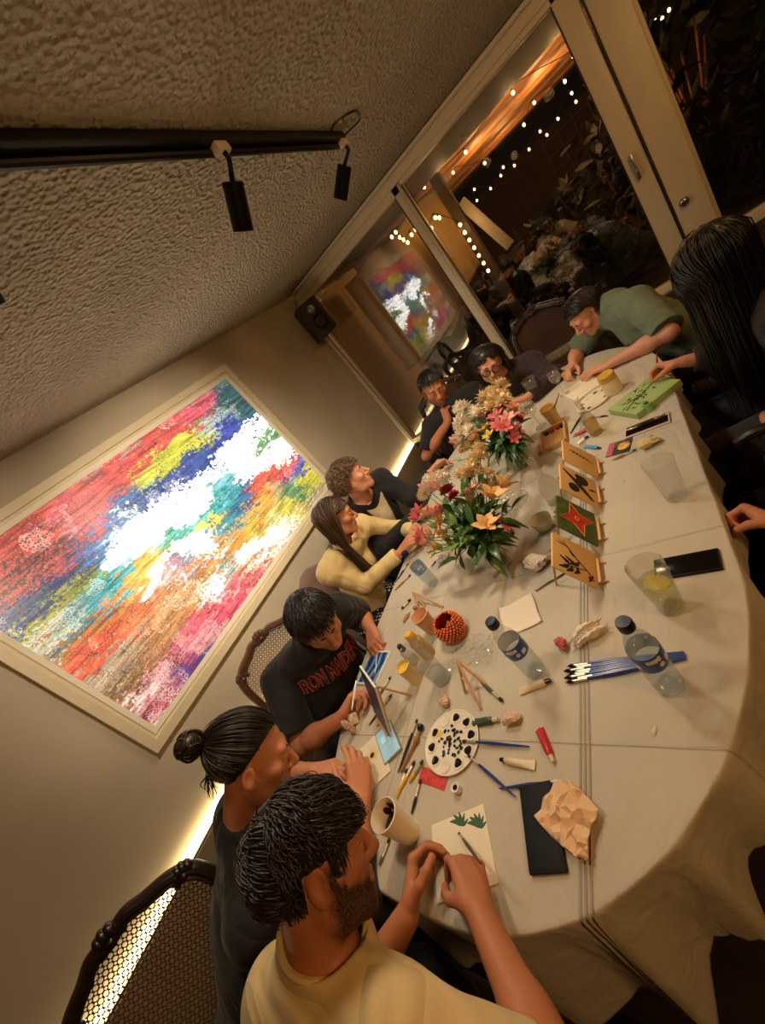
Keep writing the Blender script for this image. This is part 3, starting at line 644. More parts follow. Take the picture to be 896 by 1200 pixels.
M['seat_cloth'] = pmat('seat_cloth', (78, 64, 46), 0.9, bump=0.3, bscale=120)
def uv_mesh(o, uvs):
    me = o.data; l = me.uv_layers.new(name='UVMap'); vi = np.zeros(len(me.loops), np.int32); me.loops.foreach_get('vertex_index', vi)
    l.data.foreach_set('uv', np.asarray(uvs, np.float32)[vi].ravel())
def cane_chair(loc, yaw, label, wood, cane, group=None, arms=True):
    t = empty('cane_armchair', loc, yaw, label, 'chair', group)
    xb = lambda z: -0.24 - 0.17 * (z - 0.45)
    half = [(0.0, 1.005), (0.055, 1.012), (0.10, 0.992), (0.17, 0.965), (0.215, 0.925), (0.232, 0.86), (0.236, 0.72), (0.225, 0.58), (0.20, 0.525), (0.12, 0.515), (0.0, 0.515)]
    R_ = [(-y, z) for y, z in half]; loop = half + R_[-2:0:-1]
    P = np.array([(xb(z), y, z) for y, z in loop]); Pc = bez(np.concatenate([P, P[:2]]), 5)[:-6]; Pc = np.concatenate([Pc, Pc[:1]])
    m = MB(); m.tube(Pc, 0.024, 10, False, None, 0.8); m.build('back_frame', wood, t)
    m = MB(); m.tube(Pc * [1, 0.93, 1] + V(0.016, 0, 0) + (V(0, 0, 0.76) - Pc) * [0, 0, 0.05], 0.007, 6, False)
    m.build('back_moulding', wood, t)
    for cy, cz, s, nm in ((0, 1.015, 1.25, 'carved_crest'), (0.195, 0.945, 1.0, 'carved_leaf'), (-0.195, 0.945, 1.0, 'carved_leaf')):
        m = MB()
        for k in range(-2, 3):
            a = k * 0.5; m.sphere((xb(cz) + 0.004, cy + math.sin(a) * 0.030 * s, cz + (math.cos(a) - 0.75) * 0.032 * s), (0.022, 0.013 * s, 0.020 * s), None, 10, 8)
        m.sphere((xb(cz) + 0.015, cy, cz - 0.010), (0.016, 0.018, 0.014), None, 10, 8); m.build(nm, wood, t)
    zs = np.linspace(0.525, 0.995, 20); G = []; UVs = []
    hy = np.interp(zs, [0.515, 0.58, 0.72, 0.86, 0.925, 0.965, 0.992, 1.012], [0.19, 0.222, 0.232, 0.228, 0.21, 0.168, 0.10, 0.03])
    for z, h in zip(zs, hy):
        for y in np.linspace(-h, h, 14): G.append((xb(z) - 0.004 - 0.02 * (1 - (y / 0.24) ** 2), y, z)); UVs.append((y, z))
    m = MB(); m.grid(np.array(G).reshape(20, 14, 3)); o = m.build('cane_back', cane, t, True, None); uv_mesh(o, UVs)
    seat = []
    for a in np.linspace(0, 2 * np.pi, 48, endpoint=False):
        c, s = math.cos(a), math.sin(a); seat.append((0.02 + 0.27 * math.copysign(abs(c) ** 0.6, c), (0.27 + 0.02 * c) * math.copysign(abs(s) ** 0.6, s)))
    seat = np.array(seat)
    m = MB(); m.prism(seat, 0.385, 0.44); m.build('seat_rail', wood, t)
    m = MB(); rr = [0.0, 0.4, 0.75, 0.92, 0.97, 0.96]; zz = [0.505, 0.503, 0.495, 0.478, 0.46, 0.44]
    m.grid(np.array([[(0.02 + (x - 0.02) * r, y * r, z) for r, z in zip(rr, zz)] for x, y in seat]), True); m.build('seat_cushion', M['seat_cloth'], t, True, None)
    for s in (-1, 1):
        m = MB(); m.tube(bez([(0.25, s * 0.24, 0.41), (0.27, s * 0.26, 0.30), (0.245, s * 0.245, 0.14), (0.26, s * 0.255, 0.012)], 6), np.interp(np.linspace(0, 1, 19), (0, 0.3, 0.8, 1), (0.030, 0.027, 0.015, 0.021)), 10); m.build('leg', wood, t)
        m = MB(); m.tube(bez([(xb(0.53), s * 0.205, 0.54), (-0.235, s * 0.21, 0.40), (-0.26, s * 0.215, 0.2), (-0.31, s * 0.22, 0.012)], 6), np.interp(np.linspace(0, 1, 19), (0, 0.3, 1), (0.022, 0.026, 0.016)), 10); m.build('leg', wood, t)
        if arms:
            top = bez([(xb(0.73), s * 0.236, 0.725), (-0.16, s * 0.285, 0.705), (0.02, s * 0.305, 0.675), (0.15, s * 0.305, 0.665)], 6)
            pts = np.concatenate([top, bez([(0.185, s * 0.300, 0.645), (0.16, s * 0.287, 0.56), (0.19, s * 0.270, 0.43)], 6)])
            m = MB(); m.tube(pts, 0.019, 10); m.build('armrest', wood, t)
            G = []; UVs = []
            for i, q in enumerate(np.linspace(0, 1, 12)):
                a = top[int(q * (len(top) - 1))]; b = np.array((-0.24 + 0.40 * q, s * 0.262, 0.435))
                for j in np.linspace(0, 1, 8): p = a + (b - a) * j; G.append(p); UVs.append((p[0], p[2]))
            m = MB(); m.grid(np.array(G).reshape(12, 8, 3)); o = m.build('cane_side', cane, t, True, None); uv_mesh(o, UVs)
    return t
GC = 'carved cane armchairs round the table'
cane_chair((-1.35, -0.36, 0), math.radians(-18), 'dark carved cane armchair of the man with the hair bun', M['dark_wood'], M['cane_dark'], GC)
cane_chair((-1.66, 0.60, 0), math.radians(-32), 'brown carved cane armchair of the man in the black printed tee', M['brown_wood'], M['cane_light'], GC)
cane_chair((-0.90, -0.52, 0), math.radians(75), 'dark cane armchair of the bearded man in the foreground', M['dark_wood'], M['cane_dark'], GC)
cane_chair((-1.85, 2.00, 0), math.radians(-10), 'dark cane armchair of the man in the dark jacket', M['dark_wood'], M['cane_dark'], GC)
cane_chair((-1.46, 3.02, 0), math.radians(-62), 'dark cane armchair of the man resting his chin on his hand', M['dark_wood'], M['cane_dark'], GC)
cane_chair((-0.72, 3.22, 0), math.radians(-92), 'dark cane armchair of the woman in glasses, by the window', M['dark_wood'], M['cane_dark'], GC)
cane_chair((0.16, 2.50, 0), math.radians(170), 'dark cane armchair under the person in the green tee', M['dark_wood'], M['cane_dark'], GC)
cane_chair((0.22, 1.80, 0), math.radians(178), 'dark cane armchair of the long-haired woman on the right', M['dark_wood'], M['cane_dark'], GC)
cane_chair((0.40, 0.85, 0), math.radians(180), 'dark cane armchair at the right edge of the photo', M['dark_wood'], M['cane_dark'], GC)
# upholstered chair of the woman in the cream cardigan
t = empty('upholstered_chair', (-1.72, 1.28, 0), math.radians(5), 'mauve brown upholstered chair with a rounded back, behind the woman in cream', 'chair')
M['mauve'] = pmat('mauve_velvet', (112, 84, 76), 0.8, sheen=0.5, var=0.12, bump=0.2, bscale=150)
G = []
for i, a in enumerate(np.linspace(-1.15, 1.15, 22)):
    c, s = math.cos(a), math.sin(a)
    row = []
    top = 0.97 - 0.24 * abs(math.sin(a)) ** 2.5
    for z, th in ((0.44, 0), (0.6, 0), (0.75, 0), (top - 0.05, 0), (top - 0.015, 0.3), (top, 1.0), (top - 0.015, 1.7), (top - 0.05, 2.0), (0.75, 2.0), (0.6, 2), (0.48, 2)):
        r = 0.315 - 0.035 * th; row.append((0.03 - r * c - 0.10 * (z - 0.45), r * s * 0.93, z))
    G.append(row)
m = MB(); m.grid(np.array(G)); m.add(np.array(G[0]), [tuple(range(11))]); m.add(np.array(G[-1]), [tuple(range(11))[::-1]]); m.build('backrest', M['mauve'], t, True, 60)
m = MB(); m.box((0.03, 0, 0.42), (0.52, 0.54, 0.13), None, 0.04); m.build('seat', M['mauve'], t)
for sx in (-1, 1):
    for sy in (-1, 1): m = MB(); m.tube([(0.03 + sx * 0.21, sy * 0.21, 0.36), (0.03 + sx * 0.23, sy * 0.23, 0.006)], [0.022, 0.013], 10); m.build('leg', M['dark_wood'], t)
# ================================================================== PEOPLE: implicit-surface figures
def RC(a, b, ra, rb, k=0.02, lab=0, clip=None, neg=False):
    """round cone from a to b; clip=(point, normal) cuts off what lies beyond"""
    a = V(*a); b = V(*b); c = (a + b) / 2
    return dict(t=0, a=a, b=b, ra=ra, rb=rb, k=k, lab=lab, clip=clip, neg=neg, c=c, r=np.linalg.norm(b - a) / 2 + max(ra, rb))
def EL(c, r, R=None, k=0.02, lab=0, neg=False, clip=None):
    c = V(*c); r = np.asarray(r, float)
    return dict(t=1, c=c, rad=r, R=np.eye(3) if R is None else R, k=k, lab=lab, neg=neg, r=float(r.max()), clip=clip)
def pd(p, P):
    if p['t'] == 0:
        ab = p['b'] - p['a']; L = ab @ ab + 1e-12
        q = P - p['a']; t = np.clip(q @ ab / L, 0, 1)
        d = np.sqrt(((q - t[:, None] * ab) ** 2).sum(1)) - (p['ra'] + t * (p['rb'] - p['ra']))
    else:
        q = (P - p['c']) @ p['R']; k0 = np.sqrt(((q / p['rad']) ** 2).sum(1)); k1 = np.sqrt(((q / p['rad'] ** 2) ** 2).sum(1)) + 1e-9
        d = k0 * (k0 - 1) / k1
        d = np.where(k0 < 0.05, -p['rad'].min(), d)
    if p['clip'] is not None: d = np.maximum(d, (P - p['clip'][0]) @ p['clip'][1])
    return d
def sdf(prims, P, cell=0.09):
    P = np.asarray(P, float); out = np.full(len(P), 1.0)
    key = np.floor(P / cell).astype(np.int64)
    kk = (key[:, 0] * 73856093) ^ (key[:, 1] * 19349663) ^ (key[:, 2] * 83492791)
    order = np.argsort(kk, kind='stable'); ks = kk[order]
    cuts = np.flatnonzero(np.diff(ks)) + 1
    C = np.array([p['c'] for p in prims]); Rr = np.array([p['r'] for p in prims]); NEG = np.array([p['neg'] for p in prims])
    for idx in np.split(order, cuts):
        Q = P[idx]; lo = Q.min(0); hi = Q.max(0); c = (lo + hi) / 2; br = np.linalg.norm(hi - lo) / 2
        dc = np.linalg.norm(C - c, axis=1)
        low = np.maximum(dc - Rr, 0) - br
        up = (dc + br)[~NEG].min()
        sel = np.flatnonzero((low <= min(up, 0.0 + max(low[~NEG].min(), 0)) + 0.10))
        d = None
        for i in sel:
            p = prims[i]
            if p['neg'] and d is None: continue
            e = pd(p, Q); k = p['k']
            if d is None: d = e; continue
            if p['neg']:
                a = -d; h = np.clip(0.5 + 0.5 * (e - a) / k, 0, 1); d = -(e * (1 - h) + a * h - k * h * (1 - h))
            else:
                h = np.clip(0.5 + 0.5 * (e - d) / k, 0, 1); d = e * (1 - h) + d * h - k * h * (1 - h)
        if d is not None: out[idx] = d
    return out
def grad(f, P, e=0.002):
    g = np.stack([f(P + np.eye(3)[i] * e) - f(P - np.eye(3)[i] * e) for i in range(3)], 1)
    return g / (np.linalg.norm(g, axis=1)[:, None] + 1e-9)
def bounds(prims, pad=0.03):
    lo = np.min([p['c'] - p['r'] for p in prims if not p['neg']], 0) - pad
    hi = np.max([p['c'] + p['r'] for p in prims if not p['neg']], 0) + pad
    return lo, hi
def mesh_sdf(f, lo, hi, h):
    """surface nets over the sparse blocks that the surface crosses"""
    B = 8
    nb = np.ceil((hi - lo) / (h * B)).astype(int) + 1; n = nb * B
    bc = np.stack(np.meshgrid(*[np.arange(k) for k in nb], indexing='ij'), -1).reshape(-1, 3)
    cen = lo + (bc * B + (B - 1) / 2) * h
    fc = f(cen); act = np.abs(fc) < (B * h * 0.87) * 1.15 + 0.012
    G = np.where(fc > 0, 1.0, -1.0).astype(np.float32).reshape(nb)
    G = np.repeat(np.repeat(np.repeat(G, B, 0), B, 1), B, 2)
    off = np.stack(np.meshgrid(*[np.arange(B)] * 3, indexing='ij'), -1).reshape(-1, 3)
    ab = bc[act]
    for i in range(0, len(ab), 400):
        ii = (ab[i:i + 400, None, :] * B + off[None]).reshape(-1, 3)
        G[ii[:, 0], ii[:, 1], ii[:, 2]] = f(lo + ii * h)
    S = G < 0
    c8 = [(0, 0, 0), (1, 0, 0), (0, 1, 0), (1, 1, 0), (0, 0, 1), (1, 0, 1), (0, 1, 1), (1, 1, 1)]
    sh = tuple(n - 1); cnt = np.zeros(sh, np.uint8)
    for c in c8: cnt += S[c[0]:c[0] + sh[0], c[1]:c[1] + sh[1], c[2]:c[2] + sh[2]]
    cells = np.argwhere((cnt > 0) & (cnt < 8)); vid = np.full(sh, -1, np.int32); vid[tuple(cells.T)] = np.arange(len(cells))
    val = np.stack([G[cells[:, 0] + c[0], cells[:, 1] + c[1], cells[:, 2] + c[2]] for c in c8], 1)
    acc = np.zeros((len(cells), 3)); m = np.zeros(len(cells)); C8 = np.array(c8, float)
    for a in range(8):
        for b in range(a + 1, 8):
            if np.abs(C8[a] - C8[b]).sum() != 1: continue
            va, vb = val[:, a], val[:, b]; s = (va < 0) != (vb < 0)
            t = np.where(s, va / (va - vb + 1e-12), 0); t = np.clip(t, 0, 1)
            acc += np.where(s[:, None], C8[a] + t[:, None] * (C8[b] - C8[a]), 0); m += s
    vs = lo + (cells + acc / np.maximum(m, 1)[:, None]) * h
    faces = []
    for ax in range(3):
        u, w = (ax + 1) % 3, (ax + 2) % 3
        sl0 = [slice(0, n[0] - 1), slice(0, n[1] - 1), slice(0, n[2] - 1)]; sl1 = list(sl0); sl1[ax] = slice(1, n[ax])
        A = S[tuple(sl0)]; Bq = S[tuple(sl1)]
        e = np.argwhere(A != Bq); e = e[(e[:, u] > 0) & (e[:, w] > 0)]
        if not len(e): continue
        flip = ~A[tuple(e.T)]
        q = []
        for du, dw in ((1, 1), (0, 1), (0, 0), (1, 0)):
            t = e.copy(); t[:, u] -= du; t[:, w] -= dw; q.append(vid[tuple(t.T)])
        q = np.stack(q, 1); q[flip] = q[flip][:, ::-1]
        faces.append(q[(q >= 0).all(1)])
    return vs, np.concatenate(faces) if faces else np.zeros((0, 4), int)
def np_mesh(name, vs, fs, mat, parent=None, attrs=None, relax=0):
    me = bpy.data.meshes.new(name)
    me.vertices.add(len(vs)); me.vertices.foreach_set('co', np.asarray(vs, np.float32).ravel())
    me.loops.add(fs.size); me.loops.foreach_set('vertex_index', fs.astype(np.int32).ravel())
    me.polygons.add(len(fs)); me.polygons.foreach_set('loop_start', np.arange(0, fs.size, 4, dtype=np.int32))
    me.update(calc_edges=True); me.validate()
    for k, v in (attrs or {}).items():
        a = me.attributes.new(k, 'FLOAT', 'POINT'); a.data.foreach_set('value', v.astype(np.float32))
    return link(name, me, mat, parent)
def wnoise(P, s, seed=0):
    r = np.random.default_rng(seed); out = np.zeros(len(P))
    for i in range(6):
        d = nrm(r.normal(size=3)) * s * (0.7 + 0.6 * r.random()); out += np.sin(P @ d + r.random() * 6.28 + 1.3 * np.sin(P @ (np.roll(d, 1) * 0.6)))
    return out / 6

def skin_mat(name, rgb, beard=(45, 30, 22)):
    m, nt, b = new_mat(name); c = lin(rgb)
    b.inputs['Roughness'].default_value = 0.5; b.inputs['Specular IOR Level'].default_value = 0.35
    tc = nd(nt, 'ShaderNodeTexCoord')
    n1 = nd(nt, 'ShaderNodeTexNoise', inp={'Scale': 22.0, 'Detail': 4.0}); nt.links.new(tc.outputs['Object'], n1.inputs['Vector'])
    mx = nd(nt, 'ShaderNodeMix', data_type='RGBA'); mx.inputs['A'].default_value = c
    mx.inputs['B'].default_value = (c[0] * 0.82, c[1] * 0.66, c[2] * 0.6, 1); nt.links.new(n1.outputs['Fac'], mx.inputs['Factor'])
    la = nd(nt, 'ShaderNodeAttribute', attribute_name='lips'); m2 = nd(nt, 'ShaderNodeMix', data_type='RGBA')
    m2.inputs['B'].default_value = (c[0] * 0.62, c[1] * 0.34, c[2] * 0.34, 1)
    nt.links.new(la.outputs['Fac'], m2.inputs['Factor']); nt.links.new(mx.outputs['Result'], m2.inputs['A'])
    ba = nd(nt, 'ShaderNodeAttribute', attribute_name='beard')
    n2 = nd(nt, 'ShaderNodeTexNoise', inp={'Scale': 420.0, 'Detail': 2.0}); nt.links.new(tc.outputs['Object'], n2.inputs['Vector'])
    ma = nd(nt, 'ShaderNodeMath', operation='MULTIPLY_ADD', use_clamp=True); ma.inputs[1].default_value = 1.5; ma.inputs[2].default_value = 0.0
    nt.links.new(n2.outputs['Fac'], ma.inputs[0])
    mb = nd(nt, 'ShaderNodeMath', operation='MULTIPLY', use_clamp=True); nt.links.new(ma.outputs[0], mb.inputs[0]); nt.links.new(ba.outputs['Fac'], mb.inputs[1])
    m3 = nd(nt, 'ShaderNodeMix', data_type='RGBA'); m3.inputs['B'].default_value = lin(beard)
    nt.links.new(mb.outputs[0], m3.inputs['Factor']); nt.links.new(m2.outputs['Result'], m3.inputs['A'])
    nt.links.new(m3.outputs['Result'], b.inputs['Base Color'])
    bp = nd(nt, 'ShaderNodeBump', inp={'Strength': 0.15, 'Distance': 0.001}); nt.links.new(n2.outputs['Fac'], bp.inputs['Height']); nt.links.new(bp.outputs['Normal'], b.inputs['Normal'])
    return m
def hair_mat(name, rgb, tip=None, rough=0.38):
    m, nt, b = new_mat(name); c = lin(rgb); t = lin(tip) if tip else tuple(min(1, x * 2.1) for x in c[:3]) + (1,)
    b.inputs['Roughness'].default_value = rough; b.inputs['Specular IOR Level'].default_value = 0.45
    a = nd(nt, 'ShaderNodeAttribute', attribute_name='tone'); mx = nd(nt, 'ShaderNodeMix', data_type='RGBA')
    mx.inputs['A'].default_value = c; mx.inputs['B'].default_value = t
    nt.links.new(a.outputs['Fac'], mx.inputs['Factor']); nt.links.new(mx.outputs['Result'], b.inputs['Base Color'])
    return m

def hand_prims(wr, f, n, side, pose='relaxed', sc=1.0, over=None):
    """palm, four separate fingers and a side thumb; f points to the fingers, n is where the palm faces"""
    f = nrm(f); n = np.asarray(n, float); n = nrm(n - f * (n @ f))
    s = np.cross(f, n) if side == 'R' else np.cross(n, f)
    P = lambda a, b, c: wr + sc * (f * a + s * b + n * c)
    L = []
    kn = [(0.088, 0.028), (0.092, 0.0095), (0.088, -0.0095), (0.080, -0.027)]
    for (a, b) in kn: L.append(RC(P(0.008, b * 0.55, 0), P(a, b, -0.002), 0.0150 * sc, 0.0115 * sc, 0.012))
    L.append(RC(P(0.02, 0.020, 0.008), P(0.062, 0.022, 0.006), 0.0155 * sc, 0.012 * sc, 0.012))
    L.append(RC(P(0.02, -0.020, 0.007), P(0.06, -0.022, 0.005), 0.0135 * sc, 0.011 * sc, 0.012))
    ln = [(0.040, 0.025, 0.021), (0.045, 0.028, 0.022), (0.041, 0.026, 0.021), (0.032, 0.020, 0.019)]
    C = dict(relaxed=[(18, 28, 18), (24, 32, 20), (30, 36, 22), (34, 38, 24)],
             pinch=[(42, 48, 22), (50, 55, 28), (62, 66, 35), (70, 68, 38)],
             flat=[(6, 10, 6), (5, 9, 6), (7, 10, 6), (10, 12, 8)],
             fist=[(62, 80, 45), (66, 84, 48), (70, 86, 50), (72, 86, 50)],
             chin=[(46, 70, 40), (52, 72, 42), (56, 76, 44), (58, 78, 46)])[pose]
    SP = dict(relaxed=5, pinch=3, flat=6, fist=1, chin=2)[pose]
    if over: C = over
    for i in range(4):
        sa = math.radians((1.4 - i) * SP); fd = f * math.cos(sa) + s * math.sin(sa)
        p = P(kn[i][0], kn[i][1], -0.002); a = 0.0; r = (0.0102, 0.0104, 0.0100, 0.0088)[i] * sc
        for j in range(3):
            a += math.radians(C[i][j]); d = fd * math.cos(a) + n * math.sin(a)
            q = p + d * ln[i][j] * sc; r2 = r * 0.90
            L.append(RC(p, q, r, r2, 0.007 if j == 0 else 0.003)); p, r = q, r2
    T = dict(relaxed=[(0.62, 0.66, 0.42), (0.86, 0.36, 0.36), (0.95, 0.1, 0.3)], pinch=[(0.62, 0.50, 0.62), (0.80, 0.02, 0.60), (0.86, -0.2, 0.45)],
             flat=[(0.62, 0.75, 0.2), (0.8, 0.55, 0.1), (0.9, 0.4, 0.1)], fist=[(0.6, 0.5, 0.6), (0.55, -0.1, 0.8), (0.2, -0.75, 0.6)],
             chin=[(0.6, 0.55, 0.55), (0.85, 0.25, 0.45), (0.95, 0.1, 0.2)])[pose]
    p = P(0.018, 0.024, 0.006); r = 0.0145 * sc
    for j, l in enumerate((0.042, 0.031, 0.026)):
        d = nrm(f * T[j][0] + s * T[j][1] + n * T[j][2]); q = p + d * l * sc; r2 = (0.0122, 0.0105, 0.0088)[j] * sc
        L.append(RC(p, q, r, r2, 0.010 if j == 0 else 0.003)); p, r = q, r2
    return L

def head_prims(Hc, R, sc=1.0, fem=False, lids=0.5):
    P = lambda x, y, z: Hc + R @ (np.array([x, y, z]) * sc)
    E = lambda c, r, k=0.02, lab=0, neg=False: EL(P(*c), np.array(r) * sc, R, k, lab, neg)
    C = lambda a, b, ra, rb, k=0.015, lab=0, neg=False: RC(P(*a), P(*b), ra * sc, rb * sc, k, lab, None, neg)
    j = 0.90 if fem else 1.0
    L = [E((0, -0.018, 0.036), (0.074, 0.094, 0.083)), E((0, 0.030, -0.022), (0.060 * j, 0.058, 0.082), 0.03),
         C((0, 0.066, -0.097), (0, 0.070, -0.092), 0.021 * j, 0.021 * j, 0.025)]
    for s in (-1, 1):
        L += [C((s * 0.054 * j, -0.004, -0.040), (s * 0.046 * j, 0.018, -0.078), 0.020, 0.018, 0.025),
              C((s * 0.046 * j, 0.018, -0.078), (s * 0.014, 0.066, -0.098), 0.018, 0.015, 0.02),
              E((s * 0.044, 0.056, -0.016), (0.022, 0.022, 0.018), 0.02)]
    L.append(C((-0.036, 0.076, 0.027), (0.036, 0.076, 0.027), 0.011, 0.011, 0.02))
    for s in (-1, 1): L.append(E((s * 0.031, 0.092, 0.004), (0.019, 0.015, 0.011), 0.012, neg=True))
    for s in (-1, 1): L.append(E((s * 0.031, 0.0775, 0.004 + 0.004 * lids), (0.0165, 0.0125, 0.0085 + 0.003 * lids), 0.004))
    for s in (-1, 1): L.append(E((s * 0.031, 0.0765, -0.0085), (0.0165, 0.0125, 0.0055), 0.003))
    w = 0.85 if fem else 1.0
    L += [C((0, 0.086, 0.016), (0, 0.112, -0.026), 0.0075 * w, 0.0115 * w, 0.012), E((0, 0.106, -0.031), (0.012 * w, 0.011, 0.009), 0.01)]
    for s in (-1, 1): L.append(E((s * 0.0125 * w, 0.095, -0.034), (0.0085 * w, 0.010, 0.0075), 0.007))
    L.append(E((0, 0.078, -0.062), (0.028, 0.014, 0.020), 0.015))
    for s in (-1, 1):
        L.append(C((s * 0.022, 0.083, -0.0605), (0, 0.0915, -0.0565), 0.0035, 0.0052, 0.004, 1))
        L.append(C((s * 0.022, 0.083, -0.0615), (0, 0.0905, -0.0675), 0.0035, 0.0060, 0.004, 1))
    L.append(C((-0.024, 0.0905, -0.0612), (0.024, 0.0905, -0.0612), 0.0016, 0.0016, 0.003, 1, True))
    for s in (-1, 1):
        Re = R @ rotz(s * -0.35)
        L.append(EL(P(s * 0.078, -0.012, -0.006), np.array((0.008, 0.020, 0.032)) * sc, Re, 0.006))
        L.append(EL(P(s * 0.074, -0.002, -0.026), np.array((0.008, 0.012, 0.016)) * sc, Re, 0.006))
        L.append(EL(P(s * 0.0865, -0.009, -0.004), np.array((0.005, 0.011, 0.019)) * sc, Re, 0.005, neg=True))
    return L
def head_basis(F, U):
    F = nrm(F); U = np.asarray(U, float); U = nrm(U - F * (U @ F)); return np.stack([np.cross(F, U), F, U], 1)

CLOTH = {}
def person(label, skin, res=0.005, head=None, F=(1, 0, 0), U=(0, 0, 1), hs=1.0, fem=False, lids=0.5, nb=None, sh=None, el=None, wr=None,
           hand=None, pv=None, fd=(1, 0, 0), bulk=1.0, shirt=None, pants=None, beard=None, neck_r=0.056, brow=(30, 20, 15), group=None, feet=None, hsc=None):
    root = empty('person', (0, 0, 0), 0, label, 'person', group)
    head = V(*head); R = head_basis(F, U); nb = V(*nb); pv = V(*pv); fd = nrm(fd); side = nrm(np.cross(fd, (0, 0, 1)))
    base = V(pv[0], pv[1], 0)
    root.location = base
    sl, sr = V(*sh[0]), V(*sh[1]); mid = (sl + sr) / 2; b = bulk
    up = nrm(mid - pv); lat = nrm(sr - sl); lat = nrm(lat - up * (lat @ up)); fr = np.cross(up, lat)
    Rt = np.stack([lat, fr, up], 1)
    ch = pv + (mid - pv) * 0.62; wa = pv + (mid - pv) * 0.28
    torso = [EL(ch + fr * 0.01, np.array((0.168, 0.112, 0.20)) * [b, b, 1], Rt, 0.06),
             EL(wa, np.array((0.150, 0.108, 0.17)) * [b, b, 1], Rt, 0.06),
             EL(pv, np.array((0.170, 0.125, 0.125)) * [b, b, 1], np.stack([side, fd, [0, 0, 1]], 1), 0.06),
             RC(sl + lat * 0.03, sr - lat * 0.03, 0.062, 0.062, 0.06),
             RC(nb - up * 0.02 + lat * 0.005, sr - lat * 0.015, 0.050, 0.056, 0.04), RC(nb - up * 0.02 - lat * 0.005, sl + lat * 0.015, 0.050, 0.056, 0.04)]
    neck_t = head + R @ (np.array((0, -0.022, -0.045)) * hs)
    neck = [RC(nb - nrm(neck_t - nb) * 0.03, neck_t, neck_r * 1.08, neck_r * 0.95, 0.025)]
    arms = []; hands = []; legs = []
    for i in (0, 1):
        S = (sl, sr)[i]; Ee = V(*el[i]); Wv = V(*wr[i]); fk = 0.92 if fem else 1.0
        arms.append([RC(S, S + (Ee - S) * 0.35, 0.056 * fk * b, 0.050 * fk * b, 0.045), RC(S, Ee, 0.050 * fk * b, 0.038 * fk, 0.03),
                     RC(Ee, Ee + (Wv - Ee) * 0.4, 0.039 * fk, 0.041 * fk, 0.02), RC(Ee + (Wv - Ee) * 0.3, Wv, 0.041 * fk, 0.0265 * fk, 0.02)])
        if hand and hand[i]:
            h = hand[i]; hands += hand_prims(Wv + nrm(h[0]) * 0.008, h[0], h[1], 'LR'[i], h[2], (hsc or (0.90 if fem else 1.0)), h[3] if len(h) > 3 else None)
    lg = []
    for i, s in enumerate((-1, 1)):
        hip = pv + side * s * 0.09; kn = hip + fd * 0.40 + side * s * 0.05; kn[2] = 0.50
        an = V(kn[0], kn[1], 0.09) + fd * (0.02 if not feet else feet); to = an + fd * 0.15; to[2] = 0.035
        lg.append((hip, kn, an, to))
        legs += [RC(hip, kn, 0.085 * b, 0.060, 0.05), RC(kn, an, 0.056, 0.040, 0.03), RC(an - fd * 0.03 + V(0, 0, -0.045), to, 0.040, 0.034, 0.02)]
    hp = head_prims(head, R, hs, fem, lids)
    body = torso + arms[0] + arms[1] + legs + neck + hp + hands
    lo, hi = bounds(body)
    vs, fs = mesh_sdf(lambda P: sdf(body, P), lo, hi, res)
    q = (vs - head) @ R / hs
    lips = np.min([pd(p, vs) for p in hp if p['lab'] == 1 and not p['neg']], 0)
    att = {'lips': np.clip(1 - lips / 0.0022, 0, 1) * (0.9 if fem else 0.55)}
    bd = np.zeros(len(vs))
    if beard:
        x, y, z = q[:, 0], q[:, 1], q[:, 2]
        zl = np.where(y > 0.035, -0.026 - 0.018 * np.clip((y - 0.035) / 0.05, 0, 1), np.where(y < 0.022, 0.016, -0.014))
        zl = zl + 0.006 * wnoise(vs, 120, 9)
        bd = np.clip((zl - z) / 0.018, 0, 1) * np.clip((y + 0.010) / 0.022, 0, 1) * np.clip((z + 0.125) / 0.01, 0, 1)
        bd = np.clip(bd * 1.0 + 0.35 * wnoise(vs, 260, 3) * (bd > 0.02) * (bd < 0.98), 0, 1)
        bd *= 1 - np.clip(1.6 - lips / 0.003, 0, 1)
        bd *= beard * (np.abs(q).max(1) < 0.16)
    att['beard'] = bd
    np_mesh('body', vs - base, fs, skin, root, att)
    # eyes and eyebrows
    for s in (-1, 1):
        m = MB(); c = head + R @ (np.array((s * 0.031, 0.0752, 0.0015)) * hs)
        m.cur = 0; m.sphere(c - base, 0.0122 * hs, R @ np.array([[1, 0, 0], [0, 0, 1], [0, -1, 0.0]]), 20, 14)
        fv = np.concatenate(m.v); cen = np.array([fv[list(f)].mean(0) for f in m.f]); dd = (cen - (c - base)) @ R
        yy = dd[:, 1] / (0.0122 * hs); zz = dd[:, 2] + (0.004 if lids > 0.7 else 0.0005)
        m.mi = [1 if (y > 0.85) else 0 for y in yy]
        m.build('eye', [CLOTH['eye'], CLOTH['iris']], root)
        e = MB(); pts = [head + R @ (np.array((s * x, y, z)) * hs) - base for x, y, z in ((0.012, 0.0905, 0.024), (0.025, 0.0895, 0.029), (0.037, 0.082, 0.028), (0.046, 0.071, 0.022))]
        e.tube(bez(pts, 5), np.interp(np.linspace(0, 1, 16), (0, 0.3, 1), (0.0030, 0.0036, 0.0012)) * hs, 6)
        e.build('eyebrow', CLOTH['brow'], root, True, None)
    # clothes
    allp = dict(torso=torso, arms=arms, legs=legs, neck=neck, head=hp, hands=hands)
